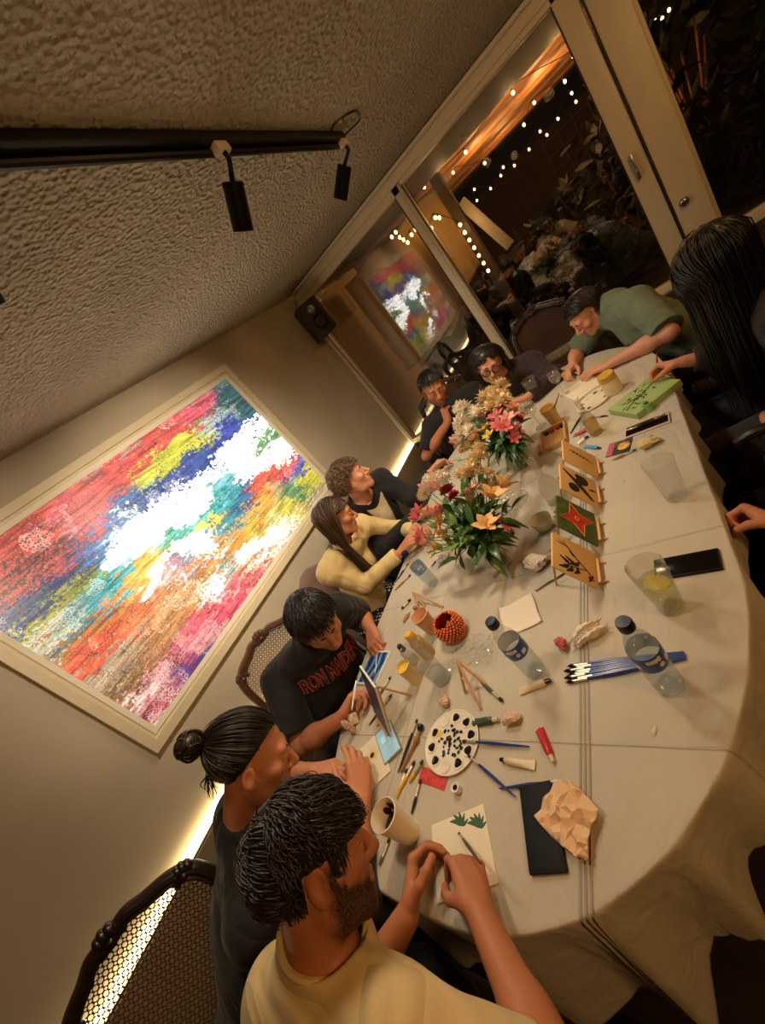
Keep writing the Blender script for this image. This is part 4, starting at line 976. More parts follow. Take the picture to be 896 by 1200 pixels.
    if shirt:
        o = shirt.get('off', 0.010); cp = []
        for p in torso:
            p2 = dict(p); p2['r'] = p['r'] + o
            if p['t'] == 0: p2['ra'] += o; p2['rb'] += o
            else: p2['rad'] = p['rad'] + o
            cp.append(p2)
        for i in (0, 1):
            S = (sl, sr)[i]; Ee = V(*el[i]); Wv = V(*wr[i]); fr_ = shirt.get('sleeve', 0.6)
            fr_ = fr_[i] if isinstance(fr_, (tuple, list)) else fr_
            fl = shirt.get('flare', 0.008)
            ue = S + (Ee - S) * min(1, fr_); d1 = nrm(Ee - S)
            r1 = 0.050 * b + o; r0 = 0.058 * b + o
            cp.append(RC(S, ue + (d1 * 0.03 if fr_ <= 1 else 0), r0, r1 + (fl if fr_ < 1 else 0) - 0.006 * min(1, fr_), 0.03, 0, (ue, d1) if fr_ < 1 else None))
            if fr_ > 1:
                d2 = nrm(Wv - Ee); fe = Ee + (Wv - Ee) * (fr_ - 1)
                cp.append(RC(Ee, fe + d2 * 0.03, 0.042 + o, 0.030 + o + (fr_ < 1.7) * 0.006 , 0.03, 0, (fe, d2)))
        hem = shirt.get('hem')
        nd_ = nrm(neck_t - nb); nr = shirt.get('neck', 0.064)
        nfr = shirt.get('neckf', 0.0)
        cp.append(RC(nb - nd_ * 0.02 + fr * nfr, nb + nd_ * shirt.get('coll', 0.022) + fr * nfr, nr + 0.012, nr + 0.007, 0.03))
        cp.append(RC(nb - nd_ * 0.005 + fr * nfr, nb + nd_ * 0.20 + fr * nfr, nr, nr + 0.02, 0.008, 0, None, True))
        amp, fq = shirt.get('amp', 0.004), shirt.get('freq', 38.0)
        sd = int(abs(head[0] * 1000)) % 97
        lo, hi = bounds(cp)
        fsh = lambda P: sdf(cp, P) + amp * wnoise(P, fq, sd) + amp * 0.6 * wnoise(P, fq * 2.1, sd + 1)
        v2, f2 = mesh_sdf(fsh, lo, hi, shirt.get('res', max(res, 0.005)))
        np_mesh(shirt.get('name', 'shirt'), v2 - base, f2, shirt['mat'], root)
        if shirt.get('rib'):
            # knitted collar ring lying round the neck opening
            u1 = nrm(np.cross(nd_, lat)); u2 = np.cross(nd_, u1); ring = []
            for a in np.linspace(0, 2 * np.pi, 49)[:-1]:
                dirv = u1 * math.cos(a) + u2 * math.sin(a); best = None
                ts = np.linspace(-0.10, 0.16, 66)
                pts = nb + fr * nfr + dirv * (nr + 0.004) + ts[:, None] * nd_
                dv = fsh(pts); ins = np.flatnonzero(dv < 0)
                t = ts[ins[-1]] if len(ins) else 0
                ring.append(nb + fr * nfr + dirv * (nr + 0.004) + t * nd_)
            ring = np.array(ring)
            for _ in range(3): ring = (ring + np.roll(ring, 1, 0) + np.roll(ring, -1, 0)) / 3
            rm = MB(); rm.tube(np.concatenate([ring, ring[:2]]) - base, 0.0075, 8, False); rm.build('collar', shirt['mat'], root)
    if pants:
        cp = []
        for p in legs + torso[2:3]:
            p2 = dict(p); o = 0.012; p2['r'] = p['r'] + o
            if p['t'] == 0:
                if p['ra'] == 0.040: continue
                p2['ra'] += o; p2['rb'] += o + 0.008
            else: p2['rad'] = p['rad'] + o + 0.004
            cp.append(p2)
        lo, hi = bounds(cp)
        v2, f2 = mesh_sdf(lambda P: sdf(cp, P) + 0.003 * wnoise(P, 35, 5), lo, hi, 0.009)
        np_mesh('trousers', v2 - base, f2, pants, root)
        for (hip, kn, an, to) in lg:
            sp = [RC(an - fd * 0.035 + V(0, 0, -0.05), to + V(0, 0, 0.004), 0.047, 0.042, 0.02), RC(an - fd * 0.02 + V(0, 0, -0.03), an + V(0, 0, 0.02), 0.05, 0.05, 0.02),
                  ]
            for p in sp: p['clip'] = (V(0, 0, 0.003), V(0, 0, -1))
            lo, hi = bounds(sp); v2, f2 = mesh_sdf(lambda P: sdf(sp, P), lo, hi, 0.008); np_mesh('shoe', v2 - base, f2, CLOTH['shoe'], root)
    return dict(root=root, base=base, head=head, R=R, hs=hs, body=body, shirt=shirt, Rt=Rt, ch=ch, fr=fr, lat=lat, up=up, nb=nb, pv=pv)

def add_hair(P, mat, style, name='hair', n=350, length=0.06, rad=0.0035, spread=1.0, wave=0.0, wfreq=60, seed=1, cap=0.010, hl=None, part=(0, 0.03),
             res=0.005, grav=0.0, collide=True, crown=(0, -0.045), tone=(0, 1), extra=None, capz=None, fwd=0.0, lift=0.0, keep=None, clear=None, low=1.0, ear=False, cohere=False):
    """a close cap of hair plus tapered locks combed over the skull"""
    head, R, hs, base = P['head'], P['R'], P['hs'], P['base']; rg = np.random.default_rng(seed)
    cc = np.array((0, -0.018, 0.036)); cr = np.array((0.076, 0.096, 0.085))
    if hl is None: hl = lambda nn: np.interp(nn[:, 1], (-1, -0.35, 0.0, 0.25, 0.55, 1.0), (-0.95, -0.85, -0.35, 0.05, 0.42, 0.48))
    mb_v, mb_f, tone_v = [], [], []
    # cap
    rr = cr + cap
    def fcap(W):
        q = (W - head) @ R / hs
        e = (q - cc); k0 = np.sqrt(((e / rr) ** 2).sum(1)); k1 = np.sqrt(((e / rr ** 2) ** 2).sum(1)) + 1e-9; d = k0 * (k0 - 1) / k1
        nn = e / (np.linalg.norm(e, axis=1)[:, None] + 1e-9)
        cut = (hl(nn) - nn[:, 2]) * 0.085
        d = np.maximum(d, cut)
        return d * hs + 0.0025 * wnoise(W, 150, seed)
    lo = head - 0.16; hi = head + 0.16
    vs, fs = mesh_sdf(fcap, lo, hi, res)
    vv = [vs]; ff = [fs]; tt = [np.full(len(vs), tone[0])]; off = len(vs)
    # locks
    g = rg.normal(size=(n * 6, 3)); g /= np.linalg.norm(g, axis=1)[:, None]
    g = g[g[:, 2] > hl(g) + 0.02]
    if keep is not None: g = g[keep(g)]
    g = g[:n]; n = len(g)
    p = cc + g * (cr + cap * 0.55)
    K = 14; path = np.zeros((n, K, 3)); ln = length * (0.65 + 0.7 * rg.random(n)) * np.interp(g[:, 2], (-0.7, 0.25), (low, 1.0)); cj = np.abs(rg.normal(size=n)) * 0.010; ph = 4.5 * wnoise(p, 38, seed) * 2 + rg.normal(size=n) * 0.35 if cohere else rg.random(n) * 6.28
    bodyf = (lambda X: sdf(P['body'], head + (X * hs) @ R.T) / hs)
    down = R.T @ np.array([0, 0, -1.0])
    cv = nrm(np.array((crown[0], crown[1] , 0.1)))
    jit = rg.normal(size=(n, 3)) * 0.25 * spread
    for k in range(K):
        path[:, k] = p; pold = p.copy()
        e = (p - cc) / (cr + cap); r = np.linalg.norm(e, axis=1); nn = e / r[:, None]
        if style in ('short', 'long', 'straight'):
            if style == 'short': src = cv[None] * np.ones((n, 1))
            else: src = np.stack([np.full(n, part[0]), np.clip(nn[:, 1], -0.6, 0.8), np.full(n, 0.9)], 1)
            d = nn - src; d = d - nn * (d * nn).sum(1)[:, None]
            if style == 'short': d += fwd * np.array([0, 1.0, 0]) + 0.0
            d /= np.linalg.norm(d, axis=1)[:, None] + 1e-6
        elif style == 'back':
            tgt = np.array(part); d = tgt - p; d = d - nn * (d * nn).sum(1)[:, None]; d /= np.linalg.norm(d, axis=1)[:, None] + 1e-6
        if style == 'long':
            w = np.clip((0.25 - nn[:, 2]) / 0.5, 0, 1)[:, None] * (0.5 + 0.5 * grav); w = np.maximum(w, np.clip((r - 1.25) / 0.3, 0, 1)[:, None]); d = d * (1 - w) + down * w
        elif grav: d = d + grav * down * np.clip(k / K, 0, 1)
        d = d + jit * 0.5 + lift * nn * (k < 3)
        if wave:
            a = ph + k * wfreq * (ln / K); tv = np.cross(nn, d); d = d + wave * (np.sin(a)[:, None] * tv + 0.6 * np.cos(a * 1.3)[:, None] * nn)
        d /= np.linalg.norm(d, axis=1)[:, None] + 1e-6
        p = p + d * (ln / (K - 1))[:, None]
        if style != 'back' or True:
            e = (p - cc) / (cr + cap * 1.1); r = np.linalg.norm(e, axis=1); ins = r < 1
            p[ins] = cc + (e[ins] / r[ins][:, None]) * (cr + cap * 1.1)
        if ear:
            st_ = (np.abs(p[:, 0]) > 0.055) & (p[:, 1] > -0.036) & (p[:, 1] < 0.016) & (p[:, 2] < 0.026); p[st_] = pold[st_] * 0.999 + p[st_] * 0.001
        if clear is not None:
            mk = (p[:, 2] < clear[1]) & (p[:, 2] > -0.17) & (p[:, 1] > clear[0] - cj)
            p[mk, 1] = clear[0] - cj[mk]
            e = (p - cc) / (cr + cap * 1.1); sx = np.sqrt(np.clip(1 - e[:, 1] ** 2 - e[:, 2] ** 2, 0.35, 1)) * (cr[0] + cap * 1.1)
            mk2 = mk & (np.abs(p[:, 0]) < sx); p[mk2, 0] = np.where(p[mk2, 0] < 0, -1, 1) * sx[mk2]
        if style == 'long' and collide:
            dd = bodyf(p); m = 0.016; hit = dd < m
            if hit.any():
                gr = grad(bodyf, p[hit]); p[hit] += gr * (m - dd[hit])[:, None]
    if extra is not None: pass
    seg = 4; tp = rad * np.interp(np.linspace(0, 1, K), (0, 0.25, 0.75, 1), (0.8, 1.0, 0.75, 0.12))
    t = np.gradient(path, axis=1); t /= np.linalg.norm(t, axis=2)[..., None] + 1e-9
    ref = (path - cc); ref /= np.linalg.norm(ref, axis=2)[..., None] + 1e-9
    b1 = np.cross(t, ref); b1 /= np.linalg.norm(b1, axis=2)[..., None] + 1e-9; b2 = np.cross(b1, t)
    a = np.linspace(0, 2 * np.pi, seg, endpoint=False)
    rs = (0.7 + 0.6 * rg.random(n))[:, None, None, None]
    ring = path[:, :, None, :] + rs * tp[None, :, None, None] * (np.cos(a)[None, None, :, None] * b1[:, :, None] * 1.25 + 0.7 * np.sin(a)[None, None, :, None] * b2[:, :, None])
    lv = ring.reshape(-1, 3); i0 = np.arange(n)[:, None, None] * K * seg; ki = np.arange(K - 1)[None, :, None] * seg; ji = np.arange(seg)[None, None, :]
    jn = (ji + 1) % seg
    q = np.stack([i0 + ki + ji, i0 + ki + jn, i0 + ki + seg + jn, i0 + ki + seg + ji], -1).reshape(-1, 4)
    vv.append(head + (lv * hs) @ R.T); ff.append(q + off)
    tl = (tone[0] + (tone[1] - tone[0]) * (rg.random(n) ** 2))[:, None] * np.ones((1, K)); 
    tt.append(np.repeat(tl.ravel(), seg))
    o = np_mesh(name, np.concatenate(vv) - base, np.concatenate(ff), mat, P['root'], {'tone': np.concatenate(tt)})
    return o
# ------------------------------------------------------------------ the people round the table
CLOTH.update(eye=pmat('eye_white', (215, 205, 195), 0.2), iris=pmat('eye_iris', (38, 24, 16), 0.12), brow=pmat('eyebrow_hair', (30, 20, 15), 0.7),
             shoe=pmat('shoe_leather', (24, 20, 18), 0.5))
SKIN = skin_mat('skin_warm', (205, 142, 106)); SKIN_T = skin_mat('skin_tan', (186, 124, 88)); SKIN_P = skin_mat('skin_pale', (216, 160, 128))
H_DARK = hair_mat('hair_dark', (20, 14, 11), (62, 44, 30)); H_BLACK = hair_mat('hair_black', (12, 9, 8), (34, 26, 20)); H_BROWN = hair_mat('hair_brown', (44, 29, 19), (128, 92, 60)); H_CURL = hair_mat('hair_curly_brown', (62, 44, 30), (150, 118, 84))
def knit(name, rgb, var=0.06, bs=220, st=0.25):
    """cloth with a fine weave and soft creases"""
    m = pmat(name, rgb, 0.9, bump=st, bscale=bs, var=var, vscale=6, sheen=0.08); nt = m.node_tree; b = nt.nodes['Principled BSDF']; old = b.inputs['Normal'].links[0].from_node
    tc = nd(nt, 'ShaderNodeTexCoord'); w = nd(nt, 'ShaderNodeTexNoise', inp={'Scale': 5.0, 'Detail': 2.0, 'Roughness': 0.45, 'Distortion': 0.9}); nt.links.new(tc.outputs['Object'], w.inputs['Vector'])
    rp = nd(nt, 'ShaderNodeMath', operation='PINGPONG'); rp.inputs[1].default_value = 0.22; nt.links.new(w.outputs['Fac'], rp.inputs[0])
    bp = nd(nt, 'ShaderNodeBump', inp={'Strength': 0.8, 'Distance': 0.06}); nt.links.new(rp.outputs[0], bp.inputs['Height']); nt.links.new(old.outputs['Normal'], bp.inputs['Normal']); nt.links.new(bp.outputs['Normal'], b.inputs['Normal'])
    return m
S_BEIGE = knit('tee_beige', (206, 180, 128)); S_BLACK = knit('tee_black', (20, 18, 18)); S_BLACK2 = knit('tee_washed_black', (22, 20, 21)); S_CREAM = knit('cardigan_cream', (222, 198, 140))
S_NAVY = knit('jacket_navy', (22, 21, 24)); S_GREEN = knit('tee_green', (104, 116, 92), 0.12); S_DARK = knit('top_dark_brown', (36, 26, 22)); S_PLUM = knit('jumper_plum', (46, 30, 34)); S_TEAL = knit('fleece_blue', (44, 54, 60), 0.2, 90, 0.6)
TROU = knit('trousers_dark', (28, 26, 28)); TROU2 = knit('trousers_denim', (46, 52, 64))
def dots_mat():
    m, nt, b = new_mat('polka_dot_cloth'); b.inputs['Roughness'].default_value = 0.85; tc = nd(nt, 'ShaderNodeTexCoord'); v = nd(nt, 'ShaderNodeTexVoronoi', inp={'Scale': 42.0, 'Randomness': 0.15}); nt.links.new(tc.outputs['Object'], v.inputs['Vector'])
    c = nd(nt, 'ShaderNodeMath', operation='LESS_THAN'); c.inputs[1].default_value = 0.26; nt.links.new(v.outputs['Distance'], c.inputs[0]); mx = nd(nt, 'ShaderNodeMix', data_type='RGBA'); mx.inputs['A'].default_value = lin((24, 22, 24)); mx.inputs['B'].default_value = lin((225, 220, 210)); nt.links.new(c.outputs[0], mx.inputs['Factor']); nt.links.new(mx.outputs['Result'], b.inputs['Base Color']); return m
DOTS = dots_mat()
def vb(u, v):
    r = nrm(CR.T @ np.array([(u - 448) / CAM_F, (v - 600) / CAM_F, 1.0])); e = nrm(CR[0] - r * (CR[0] @ r)); return e, np.cross(r, e), r
def look(u, v, ang, tau):
    e, d, r = vb(u, v); a = math.radians(ang); return math.sqrt(1 - tau * tau) * (math.cos(a) * e + math.sin(a) * d) - tau * r

# 1 bearded man in the foreground, bent over his canvas
P1 = person('bearded man with wavy black hair and beige tee in the foreground', SKIN_T, 0.0036, at(369, 1011, 1.135), look(372, 1005, -27, -0.08), look(372, 1005, -117, 0.33), 0.95, lids=1.0,
    nb=(-0.778, -0.045, 1.03), sh=[(-0.925, -0.130, 0.960), (-0.590, -0.090, 0.970)], el=[(-0.98, -0.13, 0.72), (-0.445, -0.070, 0.80)], wr=[(-0.815, 0.050, 0.795), (-0.612, 0.092, 0.832)],
    hand=[((-0.1, 1.0, 0.06), (0.80, 0.0, -0.6), 'relaxed', [(40, 45, 25), (44, 48, 26), (48, 50, 28), (50, 52, 30)]), ((-0.62, 0.74, -0.16), (-0.60, -0.35, -0.72), 'pinch')],
    pv=(-0.95, -0.47, 0.53), fd=(0.25, 0.97, 0), shirt=dict(mat=S_BEIGE, off=0.012, sleeve=0.75, neck=0.073, neckf=0.012, coll=0.012, amp=0.0035, freq=30, rib=True, name='tee_shirt', res=0.0045, flare=0.02), pants=TROU, beard=1.3, neck_r=0.056, hsc=0.97)
add_hair(P1, H_DARK, 'short', 'hair', 3000, 0.085, 0.0018, 0.50, 0.85, 70, 11, 0.011, cohere=True, grav=0.15, res=0.004, lift=0.55, tone=(0, 0.55), fwd=0.30, low=0.22, clear=(0.052, 0.030), ear=True,
         hl=lambda n: np.interp(n[:, 1], (-1, -0.55, -0.30, -0.19, 0.02, 0.30, 0.45, 0.62, 1.0), (-0.72, -0.62, -0.42, -0.10, -0.06, 0.04, 0.25, 0.36, 0.40)))
# 2 man with a bun
P2 = person('man with dark hair tied in a bun, black top, looking down', SKIN, 0.0042, at(296, 890, 1.12), look(296, 890, -12, 0.0), look(296, 890, -102, 0.45), 1.0, lids=1.0,
    nb=(-1.255, 0.080, 1.01), sh=[(-1.435, 0.110, 0.935), (-1.125, -0.070, 0.925)], el=[(-1.575, 0.275, 0.77), (-1.005, 0.030, 0.765)], wr=[(-1.345, 0.295, 0.800), (-1.065, 0.235, 0.800)],
    hand=[((0.93, 0.12, 0.05), (0.15, -0.35, -0.9), 'relaxed'), ((-0.35, 0.88, 0.30), (-0.80, -0.1, -0.5), 'relaxed')],
    pv=(-1.50, -0.23, 0.53), fd=(0.85, 0.45, 0), bulk=1.08, shirt=dict(mat=S_BLACK, off=0.012, sleeve=1.55, neck=0.060, amp=0.004, name='tee_shirt', rib=True), pants=TROU, beard=0.22, neck_r=0.055)
add_hair(P2, H_DARK, 'back', 'hair', 1500, 0.17, 0.0016, 0.25, 0.0, 60, 12, 0.008, part=(0, -0.118, 0.062), res=0.004, tone=(0, 0.8),
         hl=lambda n: np.interp(n[:, 1], (-1, -0.4, -0.1, 0.15, 0.35, 0.62, 1.0), (-0.62, -0.60, -0.30, 0.02, 0.22, 0.50, 0.62)))
def head_pt(P, x, y, z): return P['head'] + P['R'] @ (np.array((x, y, z)) * P['hs'])
m = MB(); rg = np.random.default_rng(3); bc = head_pt(P2, 0, -0.152, 0.072) - P2['base']
m.sphere(bc, (0.034, 0.030, 0.034), P2['R'], 20, 14)
for k in range(46):
    ax = nrm(rg.normal(size=3)); B = basis_z(ax, rg.normal(size=3)); a0 = rg.random() * 6.28; r = 0.026 + 0.012 * rg.random(); ts = np.linspace(a0, a0 + 2.6, 9)
    m.tube(bc + (np.c_[np.cos(ts), np.sin(ts), 0.25 * np.sin(ts * 2)] * r) @ B.T, 0.0032 * np.array([.3, .8, 1, 1, 1, 1, 1, .8, .2]), 5, True, rg.random() ** 2)
for k in range(16):
    a = head_pt(P2, rg.normal() * 0.02, -0.108, -0.02 + rg.random() * 0.05) - P2['base']
    b = a + P2['R'] @ V(rg.normal() * 0.02, -0.02 - 0.03 * rg.random(), 0) + V(0, -0.02, -0.05 - 0.05 * rg.random())
    m.tube(bez([a, (a + b) / 2 + V(rg.normal() * .008, rg.normal() * .008, 0.008), b], 5), np.linspace(0.0026, 0.0004, 11), 5, True, 0.2)
m.build('hair_bun', H_DARK, P2['root'], True, None, 'tone')
# 3 man in the printed black tee
P3 = person('man in a black printed tee, head bowed over his blue picture', SKIN, 0.0045, at(371, 729, 1.07), look(371, 729, 47, 0.52), look(371, 729, -133, 0.8), 1.03, lids=1.0,
    nb=(-1.475, 0.715, 0.985), sh=[(-1.455, 0.900, 0.935), (-1.670, 0.570, 0.935)], el=[(-1.545, 1.010, 0.775), (-1.560, 0.395, 0.755)], wr=[(-1.375, 0.880, 0.795), (-1.325, 0.475, 0.800)],
    hand=[((0.55, -0.80, -0.10), (0.2, 0.1, -0.95), 'relaxed', [(35, 45, 25), (40, 50, 25), (45, 55, 30), (50, 55, 30)]), ((0.45, 0.85, 0.12), (0.6, -0.35, -0.7), 'pinch')],
    pv=(-1.72, 0.66, 0.53), fd=(0.85, -0.52, 0), bulk=1.06, shirt=dict(mat=S_BLACK2, off=0.013, sleeve=0.85, neck=0.064, amp=0.005, name='tee_shirt', rib=True, flare=0.016), pants=TROU, beard=0.0)
add_hair(P3, H_BLACK, 'short', 'hair', 1900, 0.040, 0.0018, 1.0, 0.1, 60, 13, 0.014, res=0.0045, lift=0.5, fwd=0.5, tone=(0, 0.8), low=0.3, ear=True,
         hl=lambda n: np.interp(n[:, 1], (-1, -0.5, -0.12, 0.10, 0.35, 0.62, 1.0), (-0.62, -0.60, -0.30, 0.10, 0.30, 0.44, 0.50)))
# the tee's red lettering, laid on the chest
fc = bpy.data.curves.new('lettering', 'FONT'); fc.body = 'IRON MAIDEN'; fc.size = 1.0; fc.align_x = 'CENTER'; fc.align_y = 'CENTER'; fc.resolution_u = 2
def lettering(off, lift, mat, name):
    fc.offset = off; fo = bpy.data.objects.new('lettering', fc); COL.objects.link(fo); me = bpy.data.meshes.new_from_object(fo); bpy.data.objects.remove(fo)
    bm = bmesh.new(); bm.from_mesh(me); bmesh.ops.triangulate(bm, faces=bm.faces)
    for _ in range(2): bmesh.ops.subdivide_edges(bm, edges=[e for e in bm.edges if e.calc_length() > 0.10], cuts=1)
    bmesh.ops.triangulate(bm, faces=bm.faces)
    xy = np.array([list(v.co)[:2] for v in bm.verts]); wd = np.ptp(xy[:, 0]); xy *= 0.30 / wd; jag = 1 + 0.22 * np.abs(np.sin(xy[:, :1] * 42)); xy[:, 1:] *= 1.7 * jag
    P = P3; x = -P['lat']; fr = P['fr']; c0 = P['ch'] + P['up'] * 0.085; cp = [dict(q) for q in P['body'][:6]]
    for q in cp:
        q['r'] += 0.013
        if q['t'] == 0: q['ra'] += 0.013; q['rb'] += 0.013
        else: q['rad'] = q['rad'] + 0.013
    o = c0 + (xy[:, :1] + 0.022) * x + xy[:, 1:] * P['up'] + fr * 0.30
    for _ in range(40):
        d = sdf(cp, o); o = o - fr * np.clip(d - lift, -0.02, 0.05)[:, None] * 0.8
    for v, c in zip(bm.verts, o - P['base']): v.co = c
    bm.to_mesh(me); bm.free(); return link(name, me, mat, P['root'])
lettering(0.06, 0.0085, pmat('print_red', (176, 78, 56), 0.8), 'shirt_print')
lettering(0.0, 0.0105, S_BLACK2, 'shirt_print')
bpy.data.curves.remove(fc)
# 4 woman in cream
P4 = person('woman with long brown hair and cream cardigan, seen side on', SKIN, 0.005, at(394, 607, 1.14), look(394, 607, -22, 0.1), look(394, 607, -112, 0.3), 0.95, True, lids=0.6,
    nb=(-1.645, 1.355, 1.005), sh=[(-1.625, 1.520, 0.965), (-1.715, 1.175, 0.960)], el=[(-1.530, 1.640, 0.775), (-1.615, 1.225, 0.775)], wr=[(-1.320, 1.500, 0.800), (-1.380, 1.350, 0.805)],
    hand=[((0.75, -0.45, 0.3), (0.0, -0.5, -0.8), 'relaxed'), ((0.8, 0.35, 0.30), (0.2, 0.5, -0.8), 'relaxed')],
    pv=(-1.80, 1.24, 0.53), fd=(0.98, 0.1, 0), bulk=0.80, shirt=dict(mat=S_CREAM, off=0.010, sleeve=1.92, neck=0.066, neckf=0.02, amp=0.0065, freq=34, name='cardigan'), pants=DOTS, neck_r=0.046)
add_hair(P4, H_BROWN, 'long', 'hair', 1500, 0.42, 0.0024, 0.12, 0.05, 40, 14, 0.012, part=(0.0, 0.03), res=0.005, grav=1.0, tone=(0.0, 0.7), clear=(0.012, 0.062),
         hl=lambda n: np.interp(n[:, 1], (-1, -0.5, -0.12, 0.10, 0.35, 0.62, 1.0), (-0.85, -0.80, -0.40, 0.10, 0.34, 0.52, 0.58)))
# 5 man in the dark jacket
P5 = person('man with curly brown hair, dark jacket and pale open shirt', SKIN_P, 0.005, at(412, 561, 1.17), look(412, 561, -42, 0.2), look(412, 561, -132, 0.2), 1.0, lids=0.7,
    nb=(-1.705, 1.760, 1.035), sh=[(-1.655, 1.955, 0.985), (-1.790, 1.600, 0.975)], el=[(-1.475, 1.855, 0.815), (-1.600, 1.520, 0.775)], wr=[(-1.400, 2.060, 0.825), (-1.390, 1.640, 0.800)],
    hand=[((0.45, 0.85, -0.05), (0.65, -0.30, -0.6), 'relaxed', [(45, 50, 25), (35, 40, 20), (25, 30, 20), (15, 25, 15)]), ((0.8, 0.3, 0), (0, 0, -1), 'relaxed')],
    pv=(-1.86, 1.80, 0.53), fd=(0.97, 0.2, 0), shirt=dict(mat=S_NAVY, off=0.016, sleeve=1.9, neck=0.074, neckf=0.030, coll=0.03, amp=0.005, name='jacket'), pants=TROU, beard=0.15)
add_hair(P5, H_CURL, 'short', 'hair', 1100, 0.055, 0.0026, 1.4, 1.1, 190, 15, 0.018, res=0.005, lift=0.9, tone=(0.0, 0.9),
         hl=lambda n: np.interp(n[:, 1], (-1, -0.5, -0.12, 0.10, 0.35, 0.62, 1.0), (-0.62, -0.60, -0.30, 0.08, 0.30, 0.45, 0.52)))
cp = []
for q in P5['body'][:6]:
    q = dict(q); q['r'] += 0.024
    if q['t'] == 0: q['ra'] += 0.022; q['rb'] += 0.022
    else: q['rad'] = q['rad'] + 0.022
    cp.append(q)
def open_front(X):
    q = X - P5['ch']; a = q @ P5['lat']; z = q @ P5['up']; w = 0.030 + 0.22 * np.clip(z + 0.05, 0, 0.3)
    return np.maximum(np.maximum(sdf(cp, X) + 0.003 * wnoise(X, 60, 2), np.abs(a) - w), np.maximum(0.02 - q @ P5['fr'], z - 0.20))
v_, f_ = mesh_sdf(open_front, P5['ch'] - 0.32, P5['ch'] + 0.32, 0.006)
np_mesh('open_shirt', v_ - P5['base'], f_, knit('shirt_pale', (204, 186, 150)), P5['root'])
# 6 man with chin on hand
h6 = at(508, 455, 1.15); c6 = h6 + head_basis(look(508, 455, 50, 0.88), look(508, 455, -120, 0.3)) @ V(0, 0.080, -0.105)
P6 = person('man in a black tee with short hair resting his chin on his hand', SKIN_T, 0.005, h6, look(508, 455, 50, 0.88), look(508, 455, -120, 0.3), 1.0, lids=0.75,
    nb=(-1.290, 2.630, 1.00), sh=[(-1.105, 2.715, 0.935), (-1.465, 2.560, 0.935)], el=[(-1.000, 2.560, 0.765), at(500, 534, 0.795)], wr=[(-1.13, 2.385, 0.79), c6 + V(-0.030, -0.045, -0.115)],
    hand=[((-0.7, -0.6, 0.0), (0, 0, -1), 'relaxed'), ((0.25, 0.30, 0.90), (0.45, 0.80, -0.30), 'chin')],
    pv=(-1.44, 2.95, 0.53), fd=(0.45, -0.9, 0), shirt=dict(mat=S_BLACK, off=0.012, sleeve=0.8, neck=0.063, amp=0.004, name='tee_shirt', rib=True), pants=TROU, beard=0.7)
add_hair(P6, H_BLACK, 'short', 'hair', 1400, 0.030, 0.0019, 0.9, 0.1, 60, 16, 0.012, res=0.005, lift=0.6, fwd=0.3, tone=(0, 0.5),
         hl=lambda n: np.interp(n[:, 1], (-1, -0.5, -0.12, 0.10, 0.35, 0.62, 1.0), (-0.60, -0.58, -0.28, 0.16, 0.36, 0.52, 0.58)))
# 7 woman in glasses
h7 = at(572, 427, 1.07)
P7 = person('woman with long dark hair and black round glasses at the far end', SKIN_P, 0.005, h7, look(572, 427, 62, 0.88), look(572, 427, -116, 0.3), 0.95, True, lids=0.6,
    nb=(-0.885, 2.750, 0.940), sh=[(-0.705, 2.775, 0.885), (-1.045, 2.690, 0.885)], el=[(-0.610, 2.600, 0.775), (-1.060, 2.480, 0.775)], wr=[(-0.755, 2.440, 0.815), (-0.930, 2.360, 0.79)],
    hand=[((-0.75, -0.30, 0.35), (-0.3, -0.2, -0.9), 'fist'), ((0.9, -0.1, 0.1), (0, 0, -1), 'relaxed')],
    pv=(-0.75, 3.14, 0.53), fd=(-0.1, -0.99, 0), bulk=0.9, shirt=dict(mat=S_PLUM, off=0.014, sleeve=1.9, neck=0.062, amp=0.004, name='jumper'), pants=TROU, neck_r=0.046)
add_hair(P7, H_DARK, 'long', 'hair', 1500, 0.46, 0.0024, 0.12, 0.05, 40, 17, 0.010, part=(0.0, 0.03), res=0.005, grav=1.0, tone=(0.0, 1.0), clear=(0.012, 0.062),
         hl=lambda n: np.interp(n[:, 1], (-1, -0.5, -0.12, 0.10, 0.35, 0.62, 1.0), (-0.85, -0.80, -0.40, 0.10, 0.34, 0.52, 0.58)))
m = MB()
for s in (-1, 1):
    a = np.linspace(0, 2 * np.pi, 25); ring = np.array([head_pt(P7, s * 0.033 + 0.0245 * math.cos(t), 0.104 - 0.1 * abs(0.0245 * math.cos(t) * s + 0.033) ** 1.0 * 0.35, -0.001 + 0.022 * math.sin(t)) for t in a]) - P7['base']
    m.tube(ring, 0.0034, 6, False)
    m.tube(np.array([head_pt(P7, s * 0.057, 0.098, 0.006), head_pt(P7, s * 0.074, 0.06, 0.008), head_pt(P7, s * 0.080, -0.005, 0.008)]) - P7['base'], 0.002, 6)
m.tube(bez(np.array([head_pt(P7, -0.010, 0.104, 0.003), head_pt(P7, 0, 0.108, 0.006), head_pt(P7, 0.010, 0.104, 0.003)]) - P7['base'], 5), 0.0022, 6)
m.build('eyeglasses', M['black_matte'], P7['root'], True, None)
